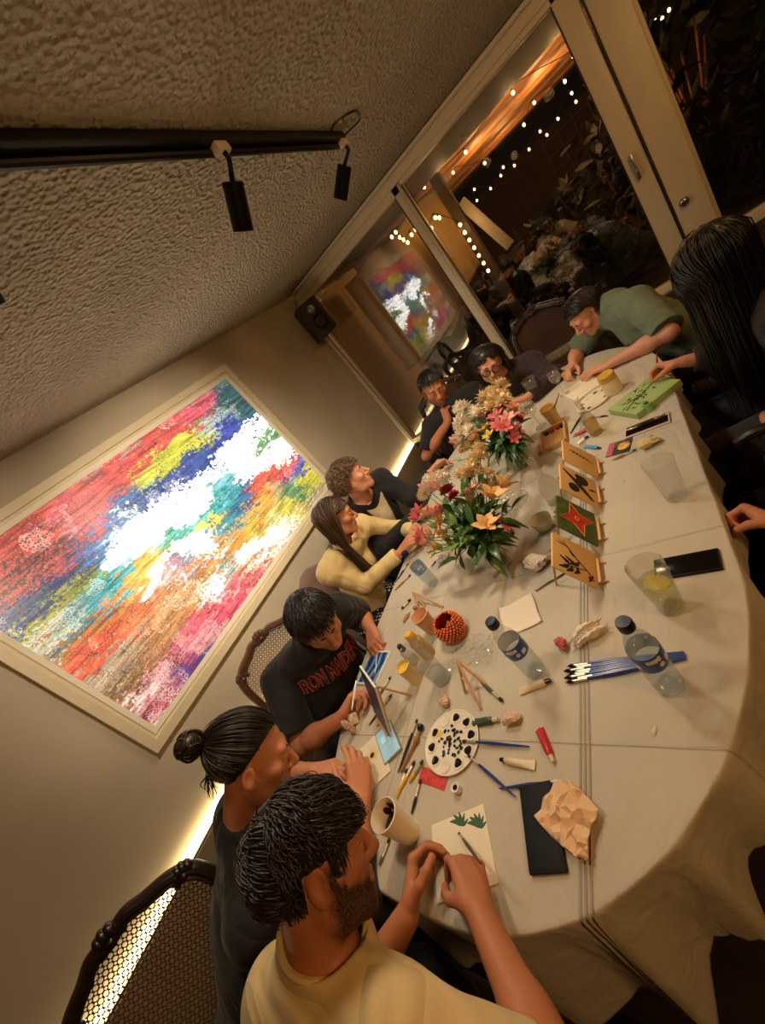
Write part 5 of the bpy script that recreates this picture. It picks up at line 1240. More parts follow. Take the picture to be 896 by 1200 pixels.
# 8 person in the green tee, bent low
P8 = person('person in a faded green tee with long dark hair, bent low over paper', SKIN_P, 0.005, at(686, 367, 0.98), look(686, 367, 109, 0.3), look(686, 367, -161, 0.5), 0.98, lids=1.0,
    nb=(-0.195, 2.715, 0.945), sh=[(-0.085, 2.545, 0.935), (-0.290, 2.840, 0.870)], el=[(-0.020, 2.325, 0.790), (-0.470, 2.820, 0.775)], wr=[(-0.270, 2.355, 0.785), (-0.485, 2.610, 0.795)],
    hand=[((-0.95, 0.28, 0.0), (0, 0, -1), 'flat'), ((-0.35, -0.8, 0.02), (0.3, 0.1, -0.9), 'pinch')],
    pv=(0.13, 2.50, 0.53), fd=(-0.93, 0.2, 0), shirt=dict(mat=S_GREEN, off=0.014, sleeve=0.92, neck=0.068, amp=0.005, name='tee_shirt', rib=True, flare=0.02), pants=TROU2)
add_hair(P8, H_DARK, 'long', 'hair', 1500, 0.27, 0.0024, 0.10, 0.04, 40, 18, 0.010, part=(0.0, 0.03), res=0.005, grav=1.0, tone=(0.0, 0.5), clear=(-0.012, 0.075),
         hl=lambda n: np.interp(n[:, 1], (-1, -0.5, -0.12, 0.10, 0.35, 0.62, 1.0), (-0.75, -0.70, -0.30, 0.16, 0.36, 0.52, 0.58)))
# 9 long-haired woman in dark clothes on the right
P9 = person('person in dark clothes, face hidden by long black hair, at right', SKIN, 0.005, at(838, 315, 1.13), (-0.82, 0.30, -0.48), (-0.42, 0.12, 0.9), 1.0, True, lids=1.0,
    nb=(0.235, 1.790, 0.990), sh=[(0.265, 1.600, 0.930), (0.215, 1.965, 0.940)], el=[(0.300, 1.480, 0.70), (0.185, 1.915, 0.735)], wr=[(0.200, 1.640, 0.600), (-0.015, 1.915, 0.815)],
    hand=[((-0.9, 0.3, -0.1), (0, 0, -1), 'relaxed'), ((-0.75, 0.55, 0.05), (-0.3, -0.5, -0.8), 'pinch')],
    pv=(0.34, 1.79, 0.53), fd=(-0.99, 0.02, 0), bulk=0.98, shirt=dict(mat=S_DARK, off=0.016, sleeve=1.85, neck=0.062, amp=0.005, name='top'), pants=TROU, neck_r=0.046)
add_hair(P9, H_BLACK, 'long', 'hair', 2200, 0.46, 0.0026, 0.14, 0.05, 40, 19, 0.016, part=(0.0, 0.03), res=0.005, grav=1.0, tone=(0.0, 0.35),
         hl=lambda n: np.interp(n[:, 1], (-1, -0.4, 0.1, 0.6, 1.0), (-0.9, -0.8, -0.35, 0.1, 0.30)))
# 10 someone mostly beyond the right edge
P10 = person('person beyond the right edge, only a hand and blue fleece sleeve showing', SKIN_T, 0.006, (0.40, 0.86, 1.16), (-0.85, 0.2, -0.4), (-0.3, 0.1, 0.9), 1.0,
    nb=(0.45, 0.85, 1.01), sh=[(0.44, 0.66, 0.95), (0.44, 1.02, 0.95)], el=[(0.30, 0.58, 0.72), (0.24, 0.98, 0.69)], wr=[(0.10, 0.74, 0.66), (0.035, 1.015, 0.70)],
    hand=[((-0.6, 0.8, 0), (0, 0, -1), 'relaxed'), ((-0.55, 0.75, 0.15), (-0.6, -0.5, -0.5), 'fist')],
    pv=(0.50, 0.85, 0.53), fd=(-1, 0.05, 0), shirt=dict(mat=S_TEAL, off=0.020, sleeve=1.85, neck=0.068, amp=0.006, name='fleece'), pants=TROU)
add_hair(P10, H_DARK, 'short', 'hair', 1100, 0.045, 0.002, 0.9, 0.1, 60, 20, 0.012, res=0.006, lift=0.3)
# ================================================================== THINGS ON THE TABLE
M['clear'] = glass_mat('clear_glass', (0.97, 0.97, 0.955), 0.06, 1.0, 0.03, (225, 220, 205), 0.07)
M['plastic_clear'] = glass_mat('clear_plastic', (0.985, 0.985, 0.98), 0.03, 0.55, 0.06, (215, 220, 222), 0.10)
M['water'] = glass_mat('water', (0.95, 0.98, 0.99), 0.03, 0.4, 0.0, (170, 200, 212), 0.16)
def label_mat(name, rgb):
    m, nt, b = new_mat(name); b.inputs['Roughness'].default_value = 0.3; g = nd(nt, 'ShaderNodeNewGeometry'); mx = nd(nt, 'ShaderNodeMix', data_type='RGBA'); mx.inputs['A'].default_value = lin(rgb); mx.inputs['B'].default_value = lin((205, 212, 218)); nt.links.new(g.outputs['Backfacing'], mx.inputs['Factor']); nt.links.new(mx.outputs['Result'], b.inputs['Base Color']); return m
M['bottle_blue'] = label_mat('label_blue', (34, 74, 168)); M['navy'] = pmat('cap_navy', (16, 22, 52), 0.4)
M['label_light'] = label_mat('label_sky', (110, 168, 226))
M['white'] = pmat('white_print', (225, 222, 212), 0.5)
M['paper'] = pmat('art_board', (226, 214, 188), 0.8, bump=0.1, bscale=200)
M['wood_light'] = pmat('pale_beech', (198, 152, 96), 0.5, var=0.2, stretch=(2, 2, 14), vscale=12)
M['phone_black'] = pmat('phone_glass', (8, 8, 9), 0.12); M['case_black'] = pmat('phone_case', (9, 9, 10), 0.6, bump=0.05, bscale=400, spec=0.25)
M['paint_black'] = pmat('wet_black_paint', (14, 13, 14), 0.2); M['paint_yellow'] = pmat('yellow_paint', (226, 186, 40), 0.35)
M['red'] = pmat('red_plastic', (178, 28, 38), 0.3); M['tissue'] = pmat('tissue_paper', (226, 212, 194), 0.9, bump=0.4, bscale=120)
M['tissue_pink'] = pmat('used_tissue', (206, 172, 148), 0.9, var=0.15, vscale=30, bump=0.4, bscale=120)
M['tube_beige'] = pmat('paint_tube_metal', (206, 188, 150), 0.4, var=0.1)
M['ferrule'] = pmat('brush_ferrule', (205, 198, 182), 0.3, 0.8); M['blue_handle'] = pmat('blue_lacquer', (28, 58, 128), 0.25, coat=0.4); M['dark_handle'] = pmat('dark_lacquer', (24, 26, 38), 0.3, coat=0.3)
M['bristle'] = pmat('brush_bristle', (52, 36, 26), 0.8); M['wood_handle'] = pmat('wood_handle', (166, 112, 58), 0.4, var=0.2, vscale=30); M['yellow_handle'] = pmat('yellow_lacquer', (222, 172, 44), 0.35)
def T(u, v, dz=0.0): return at(u, v, TZ + dz)

def bottle(u, v, yaw, lab, label_mat, cap_mat, level, tint='water', h=0.236, lean=None):
    p = T(u, v); t = empty('water_bottle', p, yaw, lab, 'bottle', 'plastic water bottles on the table'); s = h / 0.236
    prof = np.array([(0.0, 0.004), (0.016, 0.002), (0.026, 0.0), (0.031, 0.006), (0.032, 0.03), (0.0305, 0.045), (0.032, 0.06), (0.032, 0.098), (0.0325, 0.10), (0.0325, 0.145), (0.031, 0.150), (0.029, 0.165), (0.021, 0.188), (0.0145, 0.205), (0.013, 0.212), (0.015, 0.214), (0.013, 0.217), (0.013, 0.222)]) * s
    petal = lambda a, z: 1 + (0.06 * np.cos(5 * a) if z < 0.028 * s else 0)
    m = MB(); m.lathe(prof, wob=petal, seg=40); m.build('bottle_body', M['plastic_clear'], t, True, None)
    w = [(max(0, r - 0.0012), z + 0.001) for r, z in prof if z < level * h]; w.append((np.interp(level * h, prof[:, 1], prof[:, 0]) - 0.0012, level * h)); w.append((0.0, level * h))
    m = MB(); m.lathe(w, seg=36, wob=lambda a, z: 1 + (0.055 * np.cos(5 * a) if z < 0.028 * s else 0)); m.build('water', M[tint], t, True, None)
    m = MB(); m.lathe(np.array([(0.0329, 0.100), (0.0332, 0.101), (0.0332, 0.146), (0.0329, 0.147)]) * s, seg=44); l = m.build('label', label_mat, t)
    m = MB()                                     # white print: bands of small marks and a pale panel
    rg = np.random.default_rng(int(u))
    for a0 in np.arange(0, 6.28, 6.28 / 3):
        for k in range(9):
            a = a0 + k * 0.105; hh = 0.009 + 0.006 * rg.random(); zc = 0.135
            m.box(V(0.0334 * math.cos(a), 0.0334 * math.sin(a), zc) * s, (0.0008, 0.0023 + 0.0014 * rg.random(), hh), rotz(a))
        a = a0 + 1.35; m.box(V(0.0334 * math.cos(a), 0.0334 * math.sin(a), 0.116) * s, (0.0008, 0.014, 0.014), rotz(a), 0.0003)
        a = a0 + 0.75; m.lathe([(0.0, 0.0), (0.006, 0.0), (0.006, 0.0007)], V(0.0332 * math.cos(a), 0.0332 * math.sin(a), 0.117) * s, basis_z((math.cos(a), math.sin(a), 0)), 14)
    m.build('label_print', M['white'], l, False)
    m = MB(); m.lathe(np.array([(0.0165, 0.214), (0.0168, 0.216), (0.0165, 0.232), (0.015, 0.236), (0.0, 0.2365)]) * s, seg=40, wob=lambda a, z: 1 + 0.02 * np.cos(20 * a)); m.build('cap', cap_mat, t)
bottle(785, 803, 0.6, 'water bottle with dark cap, alone near the right side of the table', M['bottle_blue'], M['navy'], 0.74)
bottle(628, 786, 2.4, 'water bottle with dark cap, standing in the middle beside a square napkin', M['bottle_blue'], M['navy'], 0.42)
bottle(508, 684, 1.0, 'water bottle with pale blue label beside the wrist of the woman in cream', M['label_light'], M['navy'], 0.60, 'water', 0.215)

def glass(name, u, v, lab, prof, fill=None, fillmat=None, tilt=None, seg=40, mat=None, cat='glass', wob=None):
    t = empty(name, T(u, v), 0, lab, cat); R = np.eye(3) if tilt is None else basis_z(tilt)
    m = MB(); m.lathe(prof, (0, 0, 0), R, seg, wob=wob); m.build('glass_wall', mat or M['clear'], t, True, None)
    if fill: m = MB(); m.lathe(fill, (0, 0, 0), R, seg); m.build('drink', fillmat, t, True, None)
    return t
def tumbler(r0, r1, h, th=0.0025): return [(0.0, 0.001), (r0 - 0.004, 0.001), (r0, 0.004), (r0 + (r1 - r0) * 0.5, h * 0.5), (r1, h - 0.001), (r1 - th * 0.5, h), (r1 - th, h - 0.002), (r0 + (r1 - r0) * 0.5 - th, h * 0.5), (r0 - th, 0.012), (0.0, 0.010)]
M['lemonade'] = glass_mat('lemon_water', (0.93, 0.92, 0.72), 0.03, 0.3, 0.0); M['amber'] = glass_mat('yellow_liquid', (0.88, 0.68, 0.22), 0.03, 0.3, 0.0); M['green_liq'] = glass_mat('green_liquid', (0.12, 0.22, 0.16), 0.05, 0.3, 0.0)
t = glass('drinking_glass', 787, 712, 'tall glass of pale lemon drink beside the black phone', tumbler(0.030, 0.043, 0.165), [(0, 0.011), (0.027, 0.013), (0.0365, 0.105), (0.0, 0.105)], M['lemonade'])
m = MB(); m.lathe([(0.0, 0.0), (0.026, 0.0), (0.028, 0.002), (0.026, 0.004), (0.0, 0.004)], (0.004, -0.004, 0.100), basis_z((0.2, 0.1, 1)), 24); m.build('lemon_slice', pmat('lemon', (214, 200, 90), 0.4, var=0.15), t)
glass('plastic_cup', 793, 582, 'clear plastic tumbler beside the cream sponge on the right', tumbler(0.030, 0.043, 0.152, 0.0018), mat=M['plastic_clear'], cat='cup')
t = glass('glass_jug', 519, 796, 'tall clear water tumbler next to the yellow capped bottle', tumbler(0.033, 0.037, 0.185), [(0, 0.012), (0.029, 0.013), (0.031, 0.05), (0.0, 0.05)], M['water'])
t = glass('drinking_glass', 632, 467, 'tall glass with dark green liquid in front of the woman in glasses', tumbler(0.030, 0.042, 0.150), [(0, 0.011), (0.027, 0.012), (0.031, 0.05), (0, 0.05)], M['green_liq'])
wine = [(0.0, 0.0), (0.032, 0.001), (0.031, 0.003), (0.006, 0.007), (0.004, 0.02), (0.004, 0.075), (0.012, 0.088), (0.033, 0.110), (0.037, 0.130), (0.034, 0.162), (0.0325, 0.162), (0.0355, 0.130), (0.031, 0.112), (0.0, 0.092)]
glass('wine_glass', 634, 500, 'clear wine glass between the far bouquet and the wooden tray', wine)
glass('wine_glass', 662, 462, 'clear wine glass behind the gold paint cup', [(r * 0.9, z * 0.95) for r, z in wine])
decant = [(0.0, 0.002), (0.034, 0.0), (0.040, 0.006), (0.042, 0.05), (0.040, 0.085), (0.028, 0.115), (0.014, 0.14), (0.012, 0.20), (0.017, 0.225), (0.0155, 0.226), (0.010, 0.20), (0.011, 0.14), (0.026, 0.112), (0.037, 0.084), (0.037, 0.012), (0.0, 0.012)]
glass('glass_decanter', 654, 586, 'clear cut glass decanter with a long neck in mid table', decant, wob=lambda a, z: 1 + (0.045 * np.abs(np.cos(6 * a)) if 0.01 < z < 0.11 else 0), seg=48, cat='decanter')
glass('glass_bottle', 699, 508, 'small clear bottle half full of yellow liquid near the palette', [(0.0, 0.001), (0.025, 0.0), (0.028, 0.004), (0.028, 0.085), (0.022, 0.105), (0.011, 0.13), (0.0105, 0.19), (0.013, 0.196), (0.011, 0.197), (0.009, 0.19), (0.0095, 0.13), (0.020, 0.104), (0.026, 0.084), (0.026, 0.006), (0, 0.005)],
      [(0, 0.006), (0.0255, 0.007), (0.0255, 0.075), (0, 0.075)], M['amber'], cat='bottle')
t = empty('glass_dish', T(602, 592), 0, 'shallow clear cut dish beside the nearer vase', 'dish')
m = MB(); m.lathe([(0.0, 0.002), (0.05, 0.001), (0.07, 0.008), (0.082, 0.018), (0.081, 0.020), (0.068, 0.011), (0.05, 0.004), (0, 0.005)], seg=48, wob=lambda a, z: 1 + 0.03 * np.cos(16 * a) * (z > 0.006)); m.build('dish', M['clear'], t, True, None)

# cups, bowls and pots
def cup(name, u, v, lab, prof, mat, inner=None, cat='cup', lip=None, dx=0.0, dy=0.0, tilt=None, seg=40, wob=None):
    t = empty(name, T(u, v) + V(dx, dy, 0), 0, lab, cat); R = np.eye(3) if tilt is None else basis_z(tilt)
    m = MB(); m.lathe(prof, (0, 0, 0), R, seg, wob=wob); m.build('cup_wall', mat, t, True, 60)
    if inner: m = MB(); m.lathe(inner[0], (0, 0, 0), R, seg); m.build(inner[2] if len(inner) > 2 else 'paint', inner[1], t, True, None)
    return t
def paper_cup(r0, r1, h): return [(0.0, 0.004), (r0, 0.003), (r0, 0.0), (r0 + 0.0008, 0.0), (r1, h - 0.003), (r1 + 0.0022, h - 0.002), (r1 + 0.0022, h), (r1, h + 0.001), (r1 - 0.001, h - 0.003), (r0 - 0.001, 0.006), (0.0, 0.006)]
M['cup_white'] = pmat('paper_cup_white', (232, 218, 192), 0.6); M['brown_paint'] = pmat('dark_brown_paint', (58, 22, 14), 0.15)
t = cup('paper_cup', 481, 977, 'white paper cup with dark brown paint beside the bearded man', paper_cup(0.027, 0.038, 0.112), M['cup_white'], ([(0, 0.062), (0.0318, 0.062)], M['brown_paint']))
m = MB()
for a, h in ((0.6, 0.036), (1.2, 0.026), (1.9, 0.040), (2.5, 0.03), (0.1, 0.022)):
    zc = 0.062 + h / 2; r = 0.027 + 0.011 * (0.062 / 0.112) - 0.0030 + h * 0.025; m.sphere((r * math.cos(a), r * math.sin(a), zc), (0.0018, 0.009, h / 2), rotz(a), 12, 10)
m.build('paint_drip', M['brown_paint'], t)
cup('paper_cup', 508, 738, 'peach coloured paper cup leaning on the orange beaded bowl', paper_cup(0.026, 0.036, 0.095), pmat('peach_cup', (222, 172, 126), 0.6))
t = cup('paint_cup', 489, 797, 'small cream cup with yellow paint inside, beside the clear tumbler', paper_cup(0.022, 0.027, 0.088), pmat('cream_cup', (224, 200, 140), 0.5), ([(0, 0.074), (0.024, 0.076)], M['paint_yellow']))
cup('ceramic_bowl', 640, 619, 'small cream ceramic bowl in mid table', [(0, 0.004), (0.020, 0.0), (0.024, 0.002), (0.036, 0.02), (0.043, 0.052), (0.042, 0.055), (0.039, 0.052), (0.033, 0.022), (0.02, 0.009), (0, 0.008)], pmat('celadon_glaze', (196, 190, 150), 0.3, coat=0.3), cat='bowl')
t = cup('paint_cup', 652, 496, 'gold and cream faceted paint cup with a brush in it', [(0, 0.003), (0.026, 0.0), (0.028, 0.003), (0.031, 0.04), (0.029, 0.045), (0.033, 0.06), (0.039, 0.105), (0.041, 0.108), (0.037, 0.108), (0.030, 0.06), (0.025, 0.006), (0, 0.006)], pmat('gold_cream', (206, 172, 100), 0.4, 0.1, var=0.2, vscale=30), ([(0, 0.088), (0.034, 0.090)], pmat('ochre_paint', (150, 104, 40), 0.3)), wob=lambda a, z: 1 + 0.03 * np.abs(np.cos(5 * a)))
t = empty('lidded_jar', T(720, 459), 0, 'cream frosted jar with a yellow lid near the green tee person', 'jar')
m = MB(); m.lathe([(0, 0.0), (0.036, 0.0), (0.040, 0.004), (0.040, 0.066), (0.036, 0.074), (0.034, 0.078), (0, 0.078)], seg=40); m.build('jar_body', pmat('frosted_cream', (214, 196, 150), 0.45), t)
m = MB(); m.lathe([(0.037, 0.074), (0.0385, 0.076), (0.0385, 0.102), (0.035, 0.106), (0.030, 0.103), (0, 0.102)], seg=48, wob=lambda a, z: 1 + 0.012 * np.cos(24 * a)); m.build('jar_lid', pmat('mustard_lid', (204, 160, 62), 0.4, var=0.15), t)
t = empty('paint_pot', T(761, 481), 0.3, 'little translucent green paint pot beside the white edged phone', 'pot')
m = MB(); m.lathe([(0, 0), (0.017, 0), (0.019, 0.003), (0.018, 0.030), (0.0165, 0.036), (0, 0.037)], seg=28); m.build('pot_body', pmat('green_pot', (126, 176, 90), 0.3), t)
m = MB(); m.lathe([(0.008, 0.036), (0.009, 0.037), (0.009, 0.044), (0.0, 0.045)], seg=20); m.build('pot_cap', pmat('green_lid', (70, 120, 50), 0.3), t)
t = empty('paint_pot', T(537, 926), 0, 'tiny white paint pot with black paint near the red card', 'pot')
m = MB(); m.lathe([(0, 0), (0.0105, 0), (0.0115, 0.002), (0.0115, 0.016), (0.0125, 0.018), (0.0105, 0.0185), (0.0095, 0.016), (0.0, 0.014)], seg=28); m.build('pot_body', M['white'], t)
m = MB(); m.lathe([(0, 0.0155), (0.007, 0.0158)], seg=20); m.build('paint', M['paint_black'], t)
# orange beaded bowl
t = empty('beaded_bowl', T(534, 743), 0, 'round orange beaded bowl with a dark red hollow', 'bowl'); ob = pmat('orange_beads', (232, 118, 52), 0.3, var=0.2, vscale=40, coat=0.3)
Rb = basis_z(nrm(V(0.25, -0.30, 1)))
prof = [(0.0, 0.0), (0.030, 0.0), (0.048, 0.014), (0.056, 0.038), (0.053, 0.062), (0.044, 0.078), (0.036, 0.080), (0.033, 0.072), (0.038, 0.05), (0.034, 0.028), (0.0, 0.016)]
m = MB(); m.lathe(prof, (0, 0, 0), None, 40); m.build('bowl_body', pmat('deep_red_glaze', (120, 26, 12), 0.25), t)
m = MB()
for k in range(260):
    f = (k + 0.5) / 260; L = f * 0.118; a = k * 2.39996; P_ = np.array(prof[1:7]); dl = np.r_[0, np.cumsum(np.linalg.norm(np.diff(P_, axis=0), axis=1))]
    r = np.interp(f * dl[-1], dl, P_[:, 0]); z = np.interp(f * dl[-1], dl, P_[:, 1]); m.sphere((r * math.cos(a), r * math.sin(a), z), 0.0034 + 0.0016 * random.random(), None, 8, 6)
bd_ = m.build('beads', ob, t); bd_['kind'] = 'stuff'
for k, (dx, dy, a) in enumerate(((0.006, 0.004, 0.5), (-0.010, 0.008, 1.3))):
    m = MB(); c = T(534, 743) + V(dx, dy, 0.042); m.box((0, 0, 0), (0.038, 0.009, 0.007), rotz(a) @ np.array([[0.94, 0, -0.34], [0, 1, 0], [0.34, 0, 0.94]]), 0.002); o = m.build('cinnamon_stick', M['wood_handle']); o.location = c
    tag(o, ['longer', 'shorter'][k] + ' brown stick lying inside the orange beaded bowl', 'stick')
# yellow capped bottle and black capped bottle
t = empty('glue_bottle', T(503, 767), 0, 'tan paint bottle with a yellow cap behind the clear tumbler', 'bottle')
m = MB(); m.lathe([(0, 0), (0.024, 0), (0.027, 0.004), (0.027, 0.085), (0.020, 0.098), (0.012, 0.104), (0, 0.105)], seg=36); m.build('bottle_body', pmat('tan_paint_bottle', (178, 148, 88), 0.35), t)
m = MB(); m.lathe([(0.018, 0.100), (0.019, 0.102), (0.018, 0.124), (0.014, 0.130), (0.0, 0.131)], seg=32, wob=lambda a, z: 1 + 0.03 * np.cos(12 * a)); m.build('cap', pmat('yellow_cap', (214, 160, 44), 0.3), t)
t = empty('paint_bottle', T(487, 775), 0, 'white paint bottle with a black cap by the printed tee man', 'bottle')
m = MB(); m.lathe([(0, 0), (0.017, 0), (0.019, 0.003), (0.019, 0.062), (0.013, 0.074), (0, 0.075)], seg=32); m.build('bottle_body', M['white'], t)
m = MB(); m.lathe([(0.0125, 0.072), (0.013, 0.075), (0.010, 0.100), (0.006, 0.104), (0, 0.104)], seg=24); m.build('cap', M['black_matte'], t)

# flat boards, phones, cards
def quad_frame(q, dz=0.0):
    """centre, axes and size of the rectangle whose corners the photo shows"""
    P = np.array([T(u, v, dz) for u, v in q]); c = P.mean(0); ex = (P[1] - P[0] + P[2] - P[3]) / 2; ey = (P[3] - P[0] + P[2] - P[1]) / 2
    w, h = np.linalg.norm(ex), np.linalg.norm(ey); x = ex / w; y = ey - x * (ey @ x); y /= np.linalg.norm(y)
    return c, x, y, w, h
def board(name, q, th, lab, cat, mat, edge_bev=0.0015, size=None, part=None, dz=0.0, group=None):
    c, x, y, w, h = quad_frame(q, th + dz)
    if size: w, h = size
    yaw = math.atan2(x[1], x[0]); sgn = 1 if np.cross(x, y)[2] > 0 else -1
    t = empty(name, (c[0], c[1], TZ + dz), yaw, lab, cat, group); m = MB(); m.box((0, 0, th / 2), (w, h, th), None, edge_bev)
    m.build(part or 'panel', mat, t); return t, w, h, sgn
def stroke(m, pts, w, z, taper=True, n=8):
    p = bez([(a, b, z) for a, b in pts], n); k = len(p); r = w * (np.interp(np.linspace(0, 1, k), (0, 0.5, 1), (0.25, 1, 0.25)) if taper else np.ones(k)); m.tube(p, r, 6, True, None, 0.12)
M['ink'] = pmat('black_ink', (20, 18, 18), 0.6); M['green_ink'] = pmat('green_ink', (40, 66, 46), 0.6); M['leaf_paint'] = pmat('leaf_green_paint', (52, 88, 52), 0.6)
# canvas the bearded man paints
t, w, h, s = board('canvas_board', ((505, 968), (567, 940), (582, 1037), (512, 1058)), 0.004, 'cream canvas board with two small green leaves, painted by the bearded man', 'canvas', M['paper'])
m = MB()
def uvq(w, h, s, a, b): return ((a - 0.5) * w, (b - 0.5) * h * s)
for (a, b), n, k in (((0.52, 0.16), 5, 0.14), ((0.82, 0.27), 6, 0.15)):
    for i in range(n):
        an = -2.6 + i * 3.0 / n; c0 = uvq(w, h, s, a, b); L = 0.028; d = (math.cos(an), math.sin(an) * s)
        stroke(m, [c0, (c0[0] + d[0] * L * .5 + d[1] * 0.004, c0[1] + d[1] * L * .5 - d[0] * 0.004), (c0[0] + d[0] * L, c0[1] + d[1] * L)], 0.0050, 0.0042)
m.build('painted_leaves', M['leaf_paint'], t)
# blue canvas flat before the printed tee man
t, w, h, s = board('canvas_board', ((430.5, 769), (460, 762.5), (441, 803), (418, 794)), 0.010, 'small blue painted canvas lying flat before the printed tee man', 'canvas', M['white'], size=(0.125, 0.15))
def blue_mat():
    m, nt, b = new_mat('blue_painting'); tc = nd(nt, 'ShaderNodeTexCoord'); wv_ = nd(nt, 'ShaderNodeTexWave', inp={'Scale': 9.0, 'Distortion': 5.0, 'Detail': 3.0}); nt.links.new(tc.outputs['Object'], wv_.inputs['Vector'])
    r = nd(nt, 'ShaderNodeValToRGB'); nt.links.new(wv_.outputs['Fac'], r.inputs['Fac']); r.color_ramp.elements[0].color = lin((24, 50, 110)); r.color_ramp.elements[1].color = lin((110, 160, 205)); r.color_ramp.elements[1].position = 0.95
    e = r.color_ramp.elements.new(0.6); e.color = lin((40, 88, 150)); nt.links.new(r.outputs['Color'], b.inputs['Base Color']); b.inputs['Roughness'].default_value = 0.45; return m
M['blue_art'] = blue_mat()
m = MB(); m.box((0, 0, 0.0102), (w - 0.014, h - 0.014, 0.0012)); m.build('painted_face', M['blue_art'], t)
m = MB(); stroke(m, [(-0.01, 0.055), (0.005, 0.02), (0.02, 0.0), (0.03, -0.04)], 0.003, 0.0112, False); m.build('white_line', M['white'], t)
m = MB(); m.sphere((0.028, -0.035, 0.012), (0.010, 0.010, 0.002), None, 14, 8); m.build('rust_spot', pmat('rust_paint', (150, 62, 34), 0.4), t)
# yellow flower canvas of the man with the bun
t, w, h, s = board('canvas_board', ((412, 888), (433.6, 868), (457, 901), (437, 920)), 0.006, 'cream canvas with a yellow flower before the man with the bun', 'canvas', M['paper'], size=(0.12, 0.16))
m = MB(); c0 = (0.012, 0.018)
for i in range(18):
    a = i * 6.283 / 18; L = 0.030 + 0.005 * math.sin(i * 5); stroke(m, [(c0[0] + 0.006 * math.cos(a), c0[1] + 0.006 * math.sin(a)), (c0[0] + L * math.cos(a), c0[1] + L * math.sin(a))], 0.0050, 0.0062, True, 6)
m.build('painted_petals', M['paint_yellow'], t); m = MB(); m.sphere((c0[0], c0[1], 0.0066), (0.009, 0.009, 0.0012), None, 14, 8); m.build('flower_eye', M['ink'], t)
# pale blue screen
t, w, h, s = board('smartphone', ((437, 866), (456, 846), (471, 874), (452, 892)), 0.008, 'phone with a pale blue lit picture between the man with the bun and the palette', 'phone', pmat('silver_edge', (150, 146, 136), 0.3, 0.5), 0.003, (0.075, 0.13), 'phone_body')
m = MB(); m.box((0, 0, 0.0082), (w - 0.008, h - 0.012, 0.0008)); m.build('screen', emat('screen_blue', (150, 196, 214), 0.28), t)
m = MB(); m.box((0, -0.012, 0.0088), (w * 0.6, 0.0016, 0.0004)); m.box((0.008, 0.006, 0.0088), (0.0016, h * 0.5, 0.0004)); m.box((-0.012, 0.018, 0.0088), (0.018, 0.026, 0.0004)); m.build('screen_lines', emat('screen_pale', (190, 222, 230), 0.3), t)
# dark phone beside the napkin
t, w, h, s = board('smartphone', ((607, 919), (648, 916), (661, 1017), (618, 1027)), 0.011, 'large black phone face down, a crumpled tissue lying on its corner', 'phone', M['case_black'], 0.006, (0.080, 0.163), 'phone_body')
m = MB(); m.box((0, 0, 0.0112), (w - 0.012, h - 0.012, 0.0012), None, 0.0005); m.build('back_cover', M['case_black'], t)
t, w, h, s = board('smartphone', ((777, 653), (826, 645), (829, 668), (783, 677)), 0.009, 'black phone lying beside the lemon drink glass', 'phone', M['case_black'], 0.004, (0.148, 0.072), 'phone_body')
m = MB(); m.box((0, 0, 0.0092), (w - 0.008, h - 0.008, 0.0008), None, 0.0003); m.build('screen', M['phone_black'], t)
t, w, h, s = board('smartphone', ((731, 503), (781, 482.5), (786, 493), (733, 512)), 0.009, 'black screened phone in a pale pink case before the green canvas', 'phone', pmat('pale_case', (206, 182, 170), 0.4), 0.004, (0.158, 0.076), 'phone_body')
m = MB(); m.box((0, 0, 0.0092), (w - 0.010, h - 0.012, 0.001), None, 0.0003); m.build('screen', M['phone_black'], t)
# thick green canvas with a black branch
t, w, h, s = board('canvas_board', ((715, 477), (761, 441), (794, 446), (741.6, 489)), 0.030, 'thick pale green canvas with a black branch drawing', 'canvas', pmat('pale_green_paint', (150, 174, 110), 0.55, var=0.12), 0.002)
m = MB(); rg = np.random.default_rng(8); zt = 0.0305
P_ = lambda a, b: uvq(w, h, s, a, b)
stroke(m, [P_(0.05, 0.62), P_(0.28, 0.50), P_(0.5, 0.48), P_(0.72, 0.40), P_(0.97, 0.30)], 0.0028, zt, False)
for k in range(26):
    a = 0.12 + 0.72 * rg.random(); b = 0.58 - 0.28 * a + rg.normal() * 0.10; an = rg.random() * 6.28; L = 0.022; c0 = P_(a, b)
    stroke(m, [c0, (c0[0] + L * .5 * math.cos(an), c0[1] + L * .5 * math.sin(an)), (c0[0] + L * math.cos(an + .5), c0[1] + L * math.sin(an + .5))], 0.0040, zt)
m.build('branch_drawing', M['ink'], t)
# papers and palette at the far end
t, w, h, s = board('paper_sheet', ((655, 462), (690, 438), (706, 447), (676, 470)), 0.003, 'white paper under the hands of the person in green', 'paper', M['paper'])
t, w, h, s = board('paint_packet', ((711, 520), (738, 514), (740, 526), (712, 536)), 0.004, 'small pink and dark green packet with a coloured round picture', 'packet', pmat('packet_green', (34, 56, 44), 0.35))
m = MB(); m.box((-w * 0.36, 0, 0.0042), (w * 0.27, h * 0.98, 0.001)); m.build('pink_end', pmat('packet_pink', (186, 84, 110), 0.4), t)
m = MB(); m.sphere((0.018, 0, 0.0045), (0.024, 0.024, 0.0008), None, 20, 8); m.build('round_picture', pmat('packet_multi', (196, 150, 70), 0.4, var=0.8, vscale=60), t)
t, w, h, s = board('red_card', ((497, 899), (527, 908), (519, 926), (487, 915)), 0.002, 'small red patterned card beside the round palette', 'card', pmat('red_card', (196, 54, 52), 0.5, var=0.35, vscale=90))
